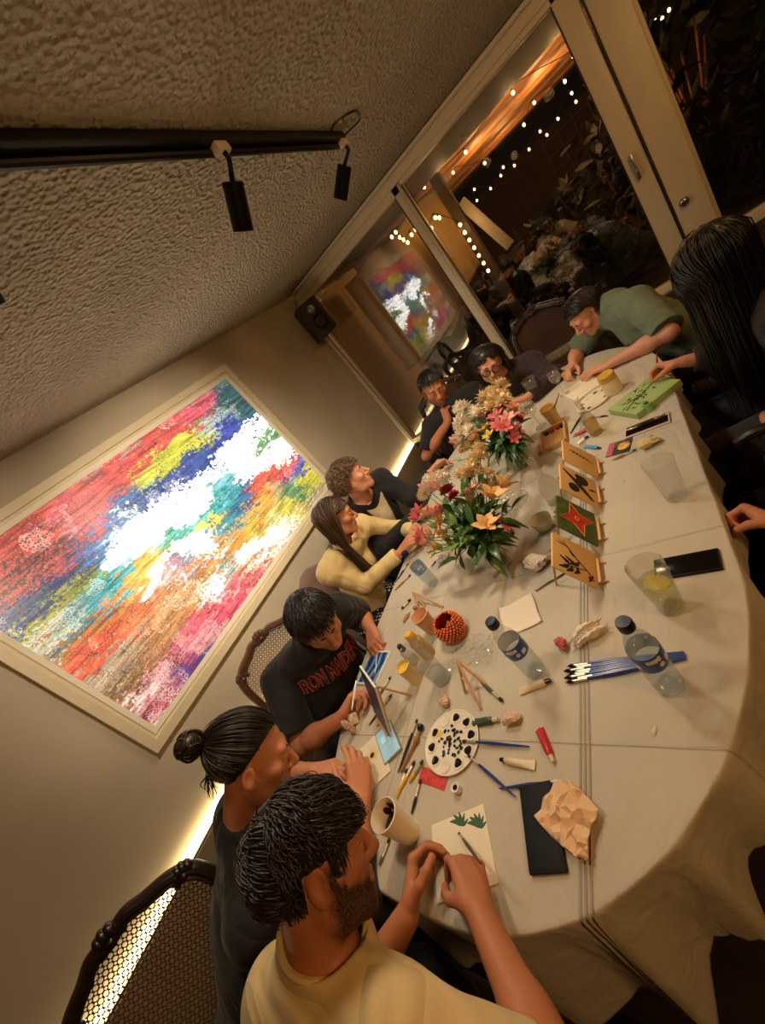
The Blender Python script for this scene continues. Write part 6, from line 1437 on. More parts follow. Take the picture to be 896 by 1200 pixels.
# napkins
def napkin(name, q, lab, mat, rise=0.004, seed=1, folds=1):
    c, x, y, w, h = quad_frame(q, 0.003); t = empty(name, (c[0], c[1], TZ), math.atan2(x[1], x[0]), lab, 'napkin'); rg = np.random.default_rng(seed)
    n = 26; G = np.zeros((n, n, 3)); a = np.linspace(-0.5, 0.5, n); X, Y = np.meshgrid(a, a, indexing='ij')
    nz = vnoise(np.stack([X + 1, Y + 1], -1) * 4, seed); G[..., 0] = X * w * (1 + 0.02 * np.sin(Y * 9)); G[..., 1] = Y * h * (1 + 0.02 * np.sin(X * 8)); G[..., 2] = 0.004 + rise * nz + 0.004 * np.abs(X * 2) ** 6
    m = MB(); m.grid(G); o = m.build('top_sheet', mat, t, True, None); sm = o.modifiers.new('t', 'SOLIDIFY'); sm.thickness = 0.003; sm.offset = -1
    return t, c, w, h
napkin('paper_napkin', ((581, 717), (623, 695), (634.5, 729), (598, 745.5)), 'square white paper napkin lying flat behind the middle bottle', M['tissue'], 0.004, 4)
napkin('paper_napkin', ((609, 668), (628, 690), (664, 674), (648, 646)), 'flat foil grey napkin under a crumpled one by the small easels', pmat('grey_napkin', (176, 168, 152), 0.7), 0.005, 6)
def crumple(name, u, v, lab, mat, size, seed, cat='tissue', rot=0.0, dz=0.0, amp=0.35, spikes=0.0):
    p = T(u, v, dz); rg = np.random.default_rng(seed); bm = bmesh.new(); bmesh.ops.create_icosphere(bm, subdivisions=4, radius=1.0)
    co = np.array([list(q.co) for q in bm.verts]); d = np.ones(len(co)); dirs = rg.normal(size=(26, 3)); dirs /= np.linalg.norm(dirs, axis=1)[:, None]
    for k in range(26):                                            # cut random facets and creases
        h = 0.50 + 0.40 * rg.random(); pr = co @ dirs[k]; d = np.minimum(d, np.where(pr > 0.05, h / np.maximum(pr, 0.05), 9))
    cr = np.abs(np.sin(co @ (rg.normal(size=3) * 6) + 2 * np.sin(co @ (rg.normal(size=3) * 4)))); d *= 1 - amp * (1 - cr) * 0.7
    if spikes: d *= 1 + spikes * np.maximum(0, np.sin(co @ (rg.normal(size=3) * 9))) ** 3
    co = co * d[:, None] * np.asarray(size) ; co[:, 2] -= co[:, 2].min(); co = co @ rotz(rot).T
    for q, c in zip(bm.verts, co): q.co = c
    me = bpy.data.meshes.new(name); bm.to_mesh(me); bm.free(); o = link(name, me, mat); o.location = p; auto_smooth(o, 28); return tag(o, lab, cat)
crumple('crumpled_tissue', 523, 824, 'small crumpled tissue at the far side of the palette', M['tissue_pink'], (0.030, 0.026, 0.020), 21)
crumple('crumpled_tissue', 600, 846, 'crumpled peach tissue between green tube and red tube', M['tissue_pink'], (0.036, 0.026, 0.018), 22, rot=0.6)
crumple('crumpled_tissue', 520, 657, 'crumpled tissue beside the pale blue label bottle', M['tissue'], (0.050, 0.036, 0.030), 23, rot=1.0)
crumple('crumpled_tissue', 632, 664, 'crumpled white tissue lying on the grey napkin', M['tissue'], (0.058, 0.045, 0.034), 24, dz=0.010, rot=0.4)
crumple('crumpled_tissue', 660, 757, 'crumpled tissue stained red, at the left of a long twisted one', pmat('red_tissue', (188, 92, 88), 0.9, var=0.5, vscale=50), (0.030, 0.030, 0.022), 25)
crumple('crumpled_tissue', 690, 747, 'long twisted cream tissue beyond the fan of blue brushes', M['tissue'], (0.066, 0.026, 0.026), 26, rot=0.55, spikes=0.5)
crumple('crumpled_tissue', 417, 858, 'twisted stained tissue standing by the printed tee man', M['tissue_pink'], (0.022, 0.020, 0.045), 27)
crumple('crumpled_tissue', 418, 846, 'pale crumpled tissue by the table edge, behind a twisted stained one', M['tissue'], (0.027, 0.027, 0.030), 28)
crumple('cotton_scrap', 767, 857, 'tiny pale paper scrap lying alone near the right', M['tissue'], (0.006, 0.016, 0.004), 29, 'scrap', -0.3)
crumple('sponge', 762, 523, 'cream textured sponge beside the clear plastic tumbler', pmat('sponge', (214, 194, 140), 0.9, bump=0.8, bscale=160), (0.048, 0.030, 0.026), 30, 'sponge', 0.4)
# the big crumpled tissue near the black phone: a creased sheet
outl = [(653, 921), (675, 920), (706, 953), (694, 988), (693, 1014), (677, 1006), (656, 990), (633, 962)]
c = np.mean([T(u, v) for u, v in outl], 0); pl = np.array([(T(u, v) - c)[:2] for u, v in outl]); t = empty('crumpled_tissue', (c[0], c[1], TZ), 0, 'large creased peach tissue lying half on the black phone', 'tissue')
from mathutils.geometry import delaunay_2d_cdt
rg = np.random.default_rng(41); bnd = []
for p_, q_ in zip(pl, np.roll(pl, -1, 0)):
    for f_ in np.linspace(0, 1, 5)[:-1]: bnd.append(p_ + (q_ - p_) * f_ + rg.normal(size=2) * 0.0012)
nb_ = len(bnd); lo_, hi_ = pl.min(0), pl.max(0); ins = lo_ + rg.random((90, 2)) * (hi_ - lo_)
V2, E2, F2, *_r = delaunay_2d_cdt([Vector(q) for q in list(bnd) + list(ins)], [], [list(range(nb_))], 1, 1e-5)
vz = np.array([[v.x, v.y, 0.013 + 0.017 * rg.random()] for v in V2]); m = MB(); m.add(vz, [tuple(f) for f in F2])
bm = bmesh.new(); me = bpy.data.meshes.new('sheet'); me.from_pydata(vz.tolist(), [], [tuple(f) for f in F2]); bm.from_mesh(me); bmesh.ops.subdivide_edges(bm, edges=bm.edges[:], cuts=2, smooth=0.25); bmesh.ops.recalc_face_normals(bm, faces=bm.faces); bm.to_mesh(me); bm.free()
o = link('sheet', me, pmat('peach_tissue', (222, 186, 146), 0.9, bump=0.3, bscale=150), t); auto_smooth(o, 14); sm = o.modifiers.new('t', 'SOLIDIFY'); sm.thickness = 0.0015
# clear wrapping
t = empty('plastic_wrapper', T(552, 770), 0, 'clear crinkled plastic wrapper behind the little wooden easel', 'wrapper'); n = 30; a = np.linspace(-1, 1, n); X, Y = np.meshgrid(a, a, indexing='ij')
nz = vnoise(np.stack([X + 2, Y + 2], -1) * 3.2, 51, 3); G = np.stack([X * 0.085 + 0.02 * nz, Y * 0.060 + 0.02 * nz, 0.004 + 0.05 * np.abs(nz - 0.5) * 1.6 + 0.012 * nz], -1)
m = MB(); m.grid(G); m.build('film', glass_mat('wrap_film', (0.97, 0.97, 0.96), 0.05, 0.9, 0.12), t, True, 8)

# palettes
def palette(u, v, lab, r, wells, mat, ell=1.0, yaw=0.0):
    t = empty('paint_palette', T(u, v), yaw, lab, 'palette'); m = MB(); m.lathe([(0, 0.004), (r * 0.96, 0.004), (r, 0.007), (r * 1.0, 0.009), (r * 0.97, 0.0095), (r * 0.93, 0.007), (0, 0.007)], seg=56, wob=lambda a, z: np.sqrt((np.cos(a)) ** 2 + (ell * np.sin(a)) ** 2)); m.lathe([(r * 0.9, 0.0), (r * 0.93, 0.004)], seg=40); m.build('plate', mat, t)
    for (a, d, s, pm) in wells:
        c0 = V(math.cos(a) * d * r, math.sin(a) * d * r * ell, 0.0072); w_ = MB(); w_.lathe([(s, 0.0), (s * 1.08, 0.0018), (s * 0.96, 0.0012), (0, 0.0006)], c0, None, 24); wo = w_.build('well', mat, t)
        if pm is not None: w_ = MB(); w_.lathe([(s * 0.80, 0.0010), (s * 0.4, 0.0020), (0, 0.0022)], c0, None, 20, wob=lambda q, z: 1 + 0.12 * np.sin(3 * q + a * 5)); w_.build('paint', pm, wo)
    return t
MP = pmat('palette_white', (222, 212, 192), 0.35); wl = [(2 * math.pi * k / 10 + 0.3, 0.74, 0.0155, M['paint_black'] if k not in (3, 7) else None) for k in range(10)]
t = palette(530, 870, 'round white palette full of black paint blobs in front', 0.092, wl, MP)
m = MB(); rg = np.random.default_rng(61)
for k in range(46): a = rg.random() * 6.28; d = 0.045 * math.sqrt(rg.random()); m.sphere((d * math.cos(a), d * math.sin(a) , 0.0085), (0.003 + 0.004 * rg.random(), 0.003 + 0.003 * rg.random(), 0.0012), rotz(rg.random() * 3), 10, 6)
m.build('paint_smear', M['paint_black'], t)
m = MB(); m.sphere((-0.050, 0.020, 0.0080), (0.014, 0.010, 0.0010), None, 14, 6); m.build('yellow_smear', M['paint_yellow'], t)
wl = [(2 * math.pi * k / 9, 0.72, 0.014, [M['paint_black'], M['brown_paint'], None, M['wood_handle']][k % 4]) for k in range(9)]
palette(697, 469, 'oval pale palette with brown paints at the far end', 0.100, wl, MP, 0.8, 0.9)

# brushes
def brush(u0, v0, u1, v1, lab, handle, length=None, tipmat=None, r=0.0032, dz0=0.006, dz1=0.006, head=0.016, fl=0.03, group=None, p0=None, p1=None):
    """a brush from its bristles to the handle end"""
    a = T(u0, v0, dz0) if p0 is None else np.asarray(p0, float); b = T(u1, v1, dz1) if p1 is None else np.asarray(p1, float)
    d = nrm(b - a); L = np.linalg.norm(b - a) if length is None else length; t = empty('paint_brush', a, 0, lab, 'brush', group)
    m = MB(); m.tube([d * 0, d * head * 0.5, d * head], [0.0006, r * 1.25, r * 1.05], 10); m.build('bristles', tipmat or M['bristle'], t)
    m = MB(); m.tube([d * head, d * (head + fl)], [r * 1.05, r * 1.1], 12); m.build('ferrule', M['ferrule'], t)
    q = np.linspace(head + fl, L, 9); m = MB(); m.tube(np.array([d * x for x in q]), r * np.array([1.0, 1.25, 1.45, 1.4, 1.25, 1.1, 0.95, 0.8, 0.55]), 10); m.build('handle', handle, t); return t
brush(547, 884, 604, 934, 'dark blue brush from the palette towards the cream canvas', M['blue_handle'], dz0=0.014)
brush(541, 868, 620, 875, 'dark blue brush lying level from the right of the palette', M['blue_handle'], dz0=0.014)
brush(657, 915, 585, 924, 'dark brush lying under the end of the big black phone', M['blue_handle'], tipmat=M['white'])
brush(493, 912, 482, 954, 'slim dark brush beside the paper cup', M['dark_handle'])
brush(489, 842, 466, 906, 'slim dark brush left of the round palette', M['dark_handle'], dz0=0.006)
brush(477, 900, 464, 935, 'yellow handled brush nearest the paper cup', M['yellow_handle'], r=0.0038)
brush(486, 891, 468, 926, 'yellow handled brush second from the paper cup', M['yellow_handle'], r=0.0038)
brush(496, 890, 479, 917, 'yellow handled brush beside the red card', M['yellow_handle'], r=0.0038, dz0=0.010)
brush(457, 980, 444, 1014, 'olive handled brush sticking out below the white paper cup', pmat('olive_handle', (112, 92, 40), 0.4))
brush(589, 822, 563, 799, 'green handled brush lying by the little wooden easel', pmat('moss_handle', (70, 74, 44), 0.4), r=0.0045)
brush(481, 673, 462, 692, 'brown handled brush near the sleeve of the woman in cream', M['wood_handle'])
brush(478, 660, 463, 682, 'black slim brush near the sleeve of the woman in cream', M['dark_handle'])
brush(517, 648, 505, 664, 'blue grey brush beside the pale blue label bottle', M['blue_handle'])
brush(470, 714, 481, 702, 'black marker like brush beside the fallen mini easel', M['black_matte'], r=0.005)
brush(746, 526, 717, 539, 'pale wooden brush beside the green and pink packet', M['wood_handle'], dz0=0.008)
brush(765, 510, 744, 522, 'black pen shaped brush by the phone in the pale pink case', M['dark_handle'], dz0=0.008)
brush(694, 489, 712, 487, 'short black brush near the yellow liquid bottle', M['dark_handle'])
brush(684, 482, 668, 508, 'black brush beside the wooden tray of sticks', M['dark_handle'])
brush(459, 813, 432, 850, 'black brush lying behind the standing blue canvas', M['dark_handle'])
brush(458, 792, 440, 822, 'second black brush lying behind the standing blue canvas, nearer the flat one', M['dark_handle'])
# round stencil brushes left of the palette
for (u0, v0, u1, v1, mat_, lab, rr) in ((492, 853, 484, 878, M['navy'], 'round black sponge dabber left of the palette', 0.011), (487, 868, 469, 905, M['wood_handle'], 'wooden dome topped dabber left of the palette', 0.009)):
    a, b = T(u0, v0, 0.012), T(u1, v1, 0.006); d = nrm(b - a); t = empty('sponge_dabber', a, 0, lab, 'dabber'); m = MB(); m.lathe([(0, -0.014), (rr * 0.8, -0.010), (rr, -0.002), (rr * 0.7, 0.006), (0.004, 0.010)], (0, 0, 0), basis_z(d), 20); m.build('dabber_head', mat_, t)
    m = MB(); m.tube([d * 0.008, d * np.linalg.norm(b - a)], [0.0045, 0.0035], 10); m.build('handle', M['wood_handle'], t)
# the fan of blue brushes
tip0, tip1, en0, en1 = T(664, 781, 0.006), T(664, 800, 0.006), T(801, 764, 0.006), T(803, 772, 0.006)
for k in range(8):
    f = k / 7; a = tip0 + (tip1 - tip0) * f + nrm(en0 - tip0) * 0.010 * math.sin(k * 2.3); b = en0 + (en1 - en0) * f
    tt_ = brush(0, 0, 0, 0, 'blue handled brush in the fan of brushes beside the bottle', M['blue_handle'], None, M['paint_black'], 0.0042, head=0.022, fl=0.035, group='blue brushes fanned on the table', p0=a, p1=b)
# paint tubes
def tube_paint(u0, v0, u1, v1, lab, body, cap, r=0.010, capl=0.016):
    """from the cap end to the crimped end"""
    a, b = T(u0, v0, r), T(u1, v1, 0.004); L = np.linalg.norm(b - a); d = nrm(b - a); t = empty('paint_tube', a, 0, lab, 'paint tube'); sd = nrm(np.cross((0, 0, 1), d)); up = np.cross(d, sd); G = []
    for s_ in np.linspace(0, 1, 12):
        ra = r * (1 if s_ > 0.06 else 0.6); wz = ra * (1 - s_ ** 1.5) + 0.0012; wx = ra * (1 + 0.35 * s_); G.append([d * (capl + s_ * (L - capl)) + sd * wx * math.cos(q) + up * wz * math.sin(q) for q in np.linspace(0, 2 * np.pi, 24)[:-1]])
    G = np.array(G).transpose(1, 0, 2); m = MB(); m.grid(G, True); m.add(G[:, 0], [tuple(range(23))]); m.add(G[:, -1], [tuple(range(23))[::-1]]); m.build('tube_body', body, t, True, 50)
    m = MB(); m.lathe([(0, -0.001), (r * 0.52, 0), (r * 0.55, 0.002), (r * 0.62, capl), (0, capl + 0.001)], (0, 0, 0), basis_z(d), 20); m.build('cap', cap, t)
    m = MB(); m.box(d * (L - 0.002), (0.004, r * 2.6, 0.003), np.stack([d, sd, up], 1)); m.build('crimp', M['tube_beige'], t)
tube_paint(648, 893, 631, 853, 'red paint tube lying right of the peach tissue', M['red'], M['tube_beige'], 0.009)
tube_paint(586, 890, 627, 897, 'cream paint tube with a black smudge, behind the black phone', M['tube_beige'], M['paint_black'], 0.009, 0.012)
tube_paint(583, 843, 551, 848, 'dark green paint tube at the edge of the palette', pmat('green_tube', (62, 76, 50), 0.4), M['tube_beige'], 0.010)
tube_paint(645, 797, 608, 810, 'cream paint tube with a black cap beside the fan of blue brushes', M['tube_beige'], M['paint_black'], 0.010)
tube_paint(601, 625, 584, 606, 'red tube with a black cap beside the nearer vase', M['red'], M['black_matte'], 0.012, 0.022)
tube_paint(691, 502, 671, 511, 'red and white paint tube behind the row of little paintings', pmat('rose_tube', (176, 62, 66), 0.4), M['white'], 0.009)
tube_paint(689, 511, 676, 520, 'white paint tube with a dark cap behind the row of little paintings', M['white'], M['black_matte'], 0.009)
tube_paint(703, 525, 684, 523, 'sky blue paint tube with a black cap behind the row of little paintings', pmat('sky_tube', (72, 150, 200), 0.4), M['black_matte'], 0.008)
# wooden tray of sticks
t, w, h, s = board('wooden_tray', ((636, 507), (662, 493), (664, 521), (634, 535)), 0.006, 'pale wooden tray holding rows of wooden sticks', 'tray', pmat('tray_wood', (206, 178, 130), 0.5, var=0.15), size=(0.13, 0.20), part='tray_base')
m = MB()
for sx in (-1, 1): m.box((sx * (w / 2 - 0.004), 0, 0.014), (0.008, h, 0.022), None, 0.001)
for sy in (-1, 1): m.box((0, sy * (h / 2 - 0.004), 0.014), (w, 0.008, 0.022), None, 0.001)
m.build('tray_rim', M['wood_light'], t)
cx_ = np.array(t.location); Rz = rotz(t.rotation_euler[2])
for k in range(11):
    m = MB(); m.box((0, 0, 0), (0.0065, h * 0.60, 0.005), None, 0.0012); o = m.build('wooden_stick', M['wood_light']); o.location = cx_ + Rz @ V(-w / 2 + 0.018 + k * 0.0094, -0.02, 0.0095); o.rotation_euler = (0, 0, t.rotation_euler[2])
    tag(o, 'flat pale wooden stick in the row lying in the wooden tray', 'stick', 'sticks in the wooden tray')
for k, (dx, mt, nm) in enumerate(((-0.035, M['ink'], 'black'), (-0.005, M['red'], 'red'), (0.026, M['red'], 'bright red'), (0.048, M['ink'], 'glossy black'))):
    m = MB(); m.lathe([(0, 0), (0.0115, 0), (0.012, 0.01), (0.009, 0.016), (0, 0.017)], seg=18); o = m.build('paint_cake', mt); o.location = cx_ + Rz @ V(dx, h * 0.36, 0.0065); tag(o, ['leftmost black paint pan at the end of the wooden tray', 'red paint pan beside the leftmost black one in the wooden tray', 'red paint pan third along in the wooden tray', 'rightmost black paint pan in the wooden tray'][k], 'paint pan')

# little easels with the four paintings
def stick(m, a, b, w=0.006): m.tube([a, b], [w * 0.62, w * 0.62], 6)
def mini_easel(p, yaw, lab, lean=(-0.070, 0.0, 0.137)):
    """feet at the front, a ledge, two uprights and a back leg; the board leans away to -x"""
    t = empty('mini_easel', p, yaw, lab, 'easel', 'mini wooden easels'); ln = nrm(lean)
    for s in (-1, 1):
        m = MB(); a = V(0.022, s * 0.038, 0.004); stick(m, a, V(-0.012, s * 0.038, 0.010)); m.tube([V(-0.010, s * 0.038, 0.010), V(-0.014, s * 0.012, 0) + ln * 0.16], 0.0038, 6); m.build('leg', M['wood_light'], t)
    m = MB(); m.tube([V(-0.016, 0, 0) + ln * 0.15, V(-0.135, 0, 0.004)], 0.0036, 6); m.build('leg', M['wood_light'], t)
    m = MB(); m.box((0.000, 0, 0.017), (0.016, 0.10, 0.006), None, 0.001); m.build('ledge', M['wood_light'], t)
    m = MB(); m.box(V(-0.016, 0, 0) + ln * 0.09, (0.005, 0.055, 0.007)); m.build('crossbar', M['wood_light'], t); return t
M['kraft'] = pmat('kraft_canvas', (222, 178, 112), 0.75, var=0.05); M['leafgreen'] = pmat('olive_green_paint', (74, 92, 38), 0.6, var=0.4, vscale=40); M['poppy'] = pmat('poppy_red_paint', (204, 46, 28), 0.55, var=0.2, vscale=40); M['gold_line'] = pmat('gold_outline', (206, 150, 50), 0.5)
EY = [0.945, 1.125, 1.315, 1.487]; ENAME = ['nearest', 'second nearest', 'third nearest', 'farthest']; EX = [-0.403, -0.397, -0.391, -0.386]
WHAT = ['black leafy vine and cup', 'red poinsettia on green', 'black butterfly', 'thin black scribbled line']
leanv = nrm(V(-0.070, 0.012, 0.137))
for k in range(4):
    p = V(EX[k], EY[k], TZ); yaw = 0.06; mini_easel(p, yaw, 'mini wooden easel, %s of four, under the %s picture' % (ENAME[k], WHAT[k]))
    Re = rotz(yaw); up_ = nrm(V(-0.070, 0, 0.137)); nrmv = nrm(V(0.137, 0, 0.070)); yv = V(0, 1, 0)
    t = empty('canvas_board', p + Re @ V(-0.004, 0, 0.0205), yaw, 'small square canvas on an easel painted with a %s' % WHAT[k], 'canvas'); B = np.stack([yv, up_, nrmv], 1)
    hw = 0.0745 if k in (0, 3) else 0.081
    m = MB(); m.box(up_ * 0.075, (hw * 2, 0.15, 0.008), B, 0.001); m.build('panel', M['leafgreen'] if k == 1 else M['kraft'], t)
    F_ = lambda a, b, z=0.0046: tuple(up_ * (0.075 + b * 0.075) + yv * a * hw + nrmv * z)
    def st(m, pts, w, n=8, tp=True):
        P_ = bez([F_(a, b) for a, b in pts], n); r = w * (np.interp(np.linspace(0, 1, len(P_)), (0, .5, 1), (0.3, 1, 0.3)) if tp else np.ones(len(P_))); m.tube(P_, r, 6, True, None, 0.15, nrmv)
    m = MB()
    if k == 0:
        st(m, [(-0.75, -0.85), (-0.35, -0.55), (-0.05, -0.2), (0.2, 0.05), (0.55, 0.35)], 0.0024, 8, False)
        st(m, [(-0.35, -0.55), (-0.5, 0.0), (-0.6, 0.5)], 0.002, 8, False)
        for (a, b, c, d_) in ((-0.42, -0.1, -0.85, 0.05), (-0.5, 0.15, -0.9, 0.40), (-0.52, 0.30, -0.80, 0.72), (-0.42, 0.0, -0.1, 0.42), (-0.5, 0.25, -0.2, 0.68), (-0.1, -0.2, -0.45, 0.25)): st(m, [(a, b), ((a + c) / 2 - 0.02, (b + d_) / 2 - 0.10), (c, d_)], 0.0075)
        for a, b in ((0.75, 0.75), (0.55, 0.85), (0.85, 0.5)): st(m, [(0.5, 0.32), ((0.5 + a) / 2, (0.32 + b) / 2 + .05), (a, b)], 0.0016)
        st(m, [(0.10, 0.0), (0.32, 0.20)], 0.014); st(m, [(-0.82, -0.72), (-0.62, -0.62)], 0.015); st(m, [(-0.9, -0.60), (-0.5, -0.82)], 0.010)
        m.build('ink_drawing', M['ink'], t)
    elif k == 1:
        pts = []
        for i in range(8): a = i * math.pi / 4 + 0.35; r = (0.93, 0.40)[i % 2]; pts.append((r * math.cos(a), r * math.sin(a)))
        sh_ = [(F_(a, b, 0.0050)) for a, b in pts]; m.add(np.array(sh_ + [F_(0, 0, 0.0062)]), [(i, (i + 1) % 8, 8) for i in range(8)]); m.build('poinsettia', M['poppy'], t, False)
        m = MB(); q = np.array(sh_ + sh_[:1]); m.tube(q, 0.0014, 6, False)
        for i in range(6): a = i * 1.05; m.sphere(F_(0.10 * math.cos(a), 0.10 * math.sin(a), 0.0062), 0.0030, None, 8, 6)
        m.build('outline', M['gold_line'], t)
    elif k == 2:
        st(m, [(-0.80, -0.78), (-0.2, -0.2), (0.25, 0.3), (0.7, 0.85)], 0.012); st(m, [(-0.78, -0.66), (-0.2, -0.10), (0.3, 0.42)], 0.008)
        for a, b, ra, rb in ((-0.42, 0.28, 0.30, 0.30), (0.42, -0.22, 0.36, 0.34), (0.12, 0.02, 0.26, 0.22), (0.62, 0.02, 0.16, 0.16)): m.sphere(F_(a, b, 0.0046), (hw * ra, 0.075 * rb, 0.0008), B, 18, 8)
        st(m, [(-0.05, -0.55), (0.02, -0.75), (0.05, -0.98)], 0.006); m.build('butterfly', M['ink'], t)
    else:
        x = np.linspace(0, 1, 60); pts = [(0.25 - 0.15 * s_ + 0.09 * math.sin(s_ * 42) * (s_ < 0.72) - 0.35 * max(0, s_ - 0.72), 0.55 - 1.35 * s_ + 0.07 * math.cos(s_ * 42) * (s_ < 0.72)) for s_ in x]
        st(m, pts, 0.0020, 3, False); m.build('ink_line', M['ink'], t)
# standing blue canvas on its easel in front of the printed tee man
p = T(452, 853); yaw = math.radians(-125)
mini_easel(p, yaw, 'mini wooden easel holding the dark blue canvas, seen from behind')
t = empty('canvas_board', p + rotz(yaw) @ V(-0.004, 0, 0.0205), yaw, 'dark blue canvas standing on a mini easel, seen almost edge on', 'canvas')
up_ = nrm(V(-0.070, 0, 0.137)); nrmv = nrm(V(0.137, 0, 0.070)); B = np.stack([V(0, 1, 0), up_, nrmv], 1)
m = MB(); m.box(up_ * 0.095, (0.15, 0.19, 0.007), B, 0.001); m.build('panel', M['white'], t); m = MB(); m.box(up_ * 0.095 + nrmv * 0.0040, (0.146, 0.186, 0.001), B); m.build('painted_face', pmat('night_blue', (22, 32, 66), 0.4, var=0.4, vscale=20), t)
# folded A shaped easel and the fallen one
t = empty('mini_easel', T(548, 818), 0, 'little bare wooden easel folded open beside the palette', 'easel', None); o0 = T(548, 818)
ap_ = at(536, 775, TZ + 0.085) - o0
for (u, v) in ((563, 831), (545, 812), (570, 803)):
    m = MB(); m.tube([ap_, T(u, v, 0.004) - o0], 0.0042, 6); m.build('leg', M['wood_light'], t)
m = MB(); m.tube([(ap_ + (T(563, 831, 0.004) - o0)) / 2 , (ap_ + (T(545, 812, 0.004) - o0)) / 2], 0.0034, 6); m.build('crossbar', M['wood_light'], t)
t = empty('mini_easel', T(495, 705), 0, 'little wooden easel collapsed near the peach cup', 'easel', None); o0 = T(495, 705); ap_ = at(483, 694, TZ + 0.05) - o0
for (u, v) in ((519, 711), (498, 711), (490, 713)):
    m = MB(); m.tube([ap_, T(u, v, 0.004) - o0], 0.0042, 6); m.build('leg', M['wood_light'], t)
m = MB(); m.sphere(T(486, 712, 0.010) - o0, (0.011, 0.010, 0.009), None, 14, 10); m.build('peg', M['wood_handle'], t)
crumple('wood_shaving', 477, 724, 'brown twist of wood shaving beside the peach cup', M['wood_handle'], (0.018, 0.040, 0.008), 71, 'shaving', -0.4)
# brushes in hands
brush(0, 0, 0, 0, 'brush held by the bearded man in his right hand', M['dark_handle'], p0=at(537, 976, TZ + 0.012), p1=at(563, 1012, TZ + 0.115), r=0.003)
brush(0, 0, 0, 0, 'white handled brush held by the printed tee man', M['white'], p0=at(418, 793, TZ + 0.10), p1=at(412, 832, TZ + 0.09), r=0.003)
brush(0, 0, 0, 0, 'dark brush held by the person in green', M['dark_handle'], p0=at(682, 438, TZ + 0.02), p1=at(650, 433, TZ + 0.08), r=0.003)
brush(0, 0, 0, 0, 'pale brush held upright by the dark haired person at right', M['wood_handle'], p0=at(770, 438, TZ + 0.02), p1=at(769, 414, TZ + 0.12), r=0.003)
brush(0, 0, 0, 0, 'dark brush standing in the gold and cream paint cup', M['wood_handle'], p0=at(647, 484, TZ + 0.06), p1=at(655, 461, TZ + 0.17), r=0.003)
crumple('paint_drop', 731, 564.5, 'single black paint drop on the cloth', M['paint_black'], (0.005, 0.003, 0.0008), 72, 'paint drop')
# ------------------------------------------------------------------ two vases of flowers
M['stem'] = pmat('flower_stem', (78, 104, 46), 0.5, var=0.15); M['leafg'] = pmat('flower_leaf', (58, 92, 38), 0.4, var=0.25, vscale=14, coat=0.15); M['leafl'] = pmat('flower_leaf_light', (108, 138, 56), 0.45, var=0.2, vscale=14)
M['petal_white'] = pmat('petal_white', (240, 230, 210), 0.6); M['petal_cream'] = pmat('petal_cream', (232, 206, 160), 0.6); M['petal_pink'] = pmat('petal_pink', (214, 108, 118), 0.6, var=0.2, vscale=40); M['petal_rose'] = pmat('petal_rose', (232, 168, 150), 0.6, var=0.15)
M['petal_red'] = pmat('petal_red', (150, 34, 44), 0.6, var=0.2); M['petal_peach'] = pmat('petal_peach', (232, 184, 120), 0.6, var=0.1); M['petal_yellow'] = pmat('petal_yellow', (222, 190, 70), 0.6); M['disc'] = pmat('flower_disc', (206, 142, 40), 0.7, bump=0.4, bscale=300)
def petal(m, base, out, up, L, wd, curl=0.3, n=5):
    out = nrm(out); up = nrm(up - out * (up @ out)); sd = np.cross(out, up); G = []
    for s in np.linspace(0, 1, n):
        c = base + out * L * s * (1 - 0.15 * curl * s) + up * L * curl * (s - 0.9 * s * s * 1.4); w = wd * math.sin(math.pi * min(1, 0.12 + 0.80 * s)) ** 0.8 * (1 if s < 0.98 else 0.3)
        G.append([c - sd * w + up * w * 0.25, c, c + sd * w + up * w * 0.25])
    m.grid(np.array(G))
def leaf_mesh(m, a, d, up, L, wd, droop=0.3, n=9):
    d = nrm(d); up = nrm(up - d * (up @ d)); sd = np.cross(d, up); G = []
    for s in np.linspace(0, 1, n):
        c = a + d * L * s - V(0, 0, 1) * droop * L * s * s; w = wd * (math.sin(math.pi * s ** 0.75) + 0.02); G.append([c - sd * w + up * w * 0.3, c, c + sd * w + up * w * 0.3])
    m.grid(np.array(G))
KINDS = dict(daisy=('daisy', 'petal_white'), mum=('chrysanthemum', 'petal_white'), creammum=('chrysanthemum', 'petal_cream'), pink=('alstroemeria', 'petal_pink'), rose=('alstroemeria', 'petal_rose'), red=('carnation', 'petal_red'), lily=('lily', 'petal_peach'), yellow=('freesia', 'petal_yellow'))
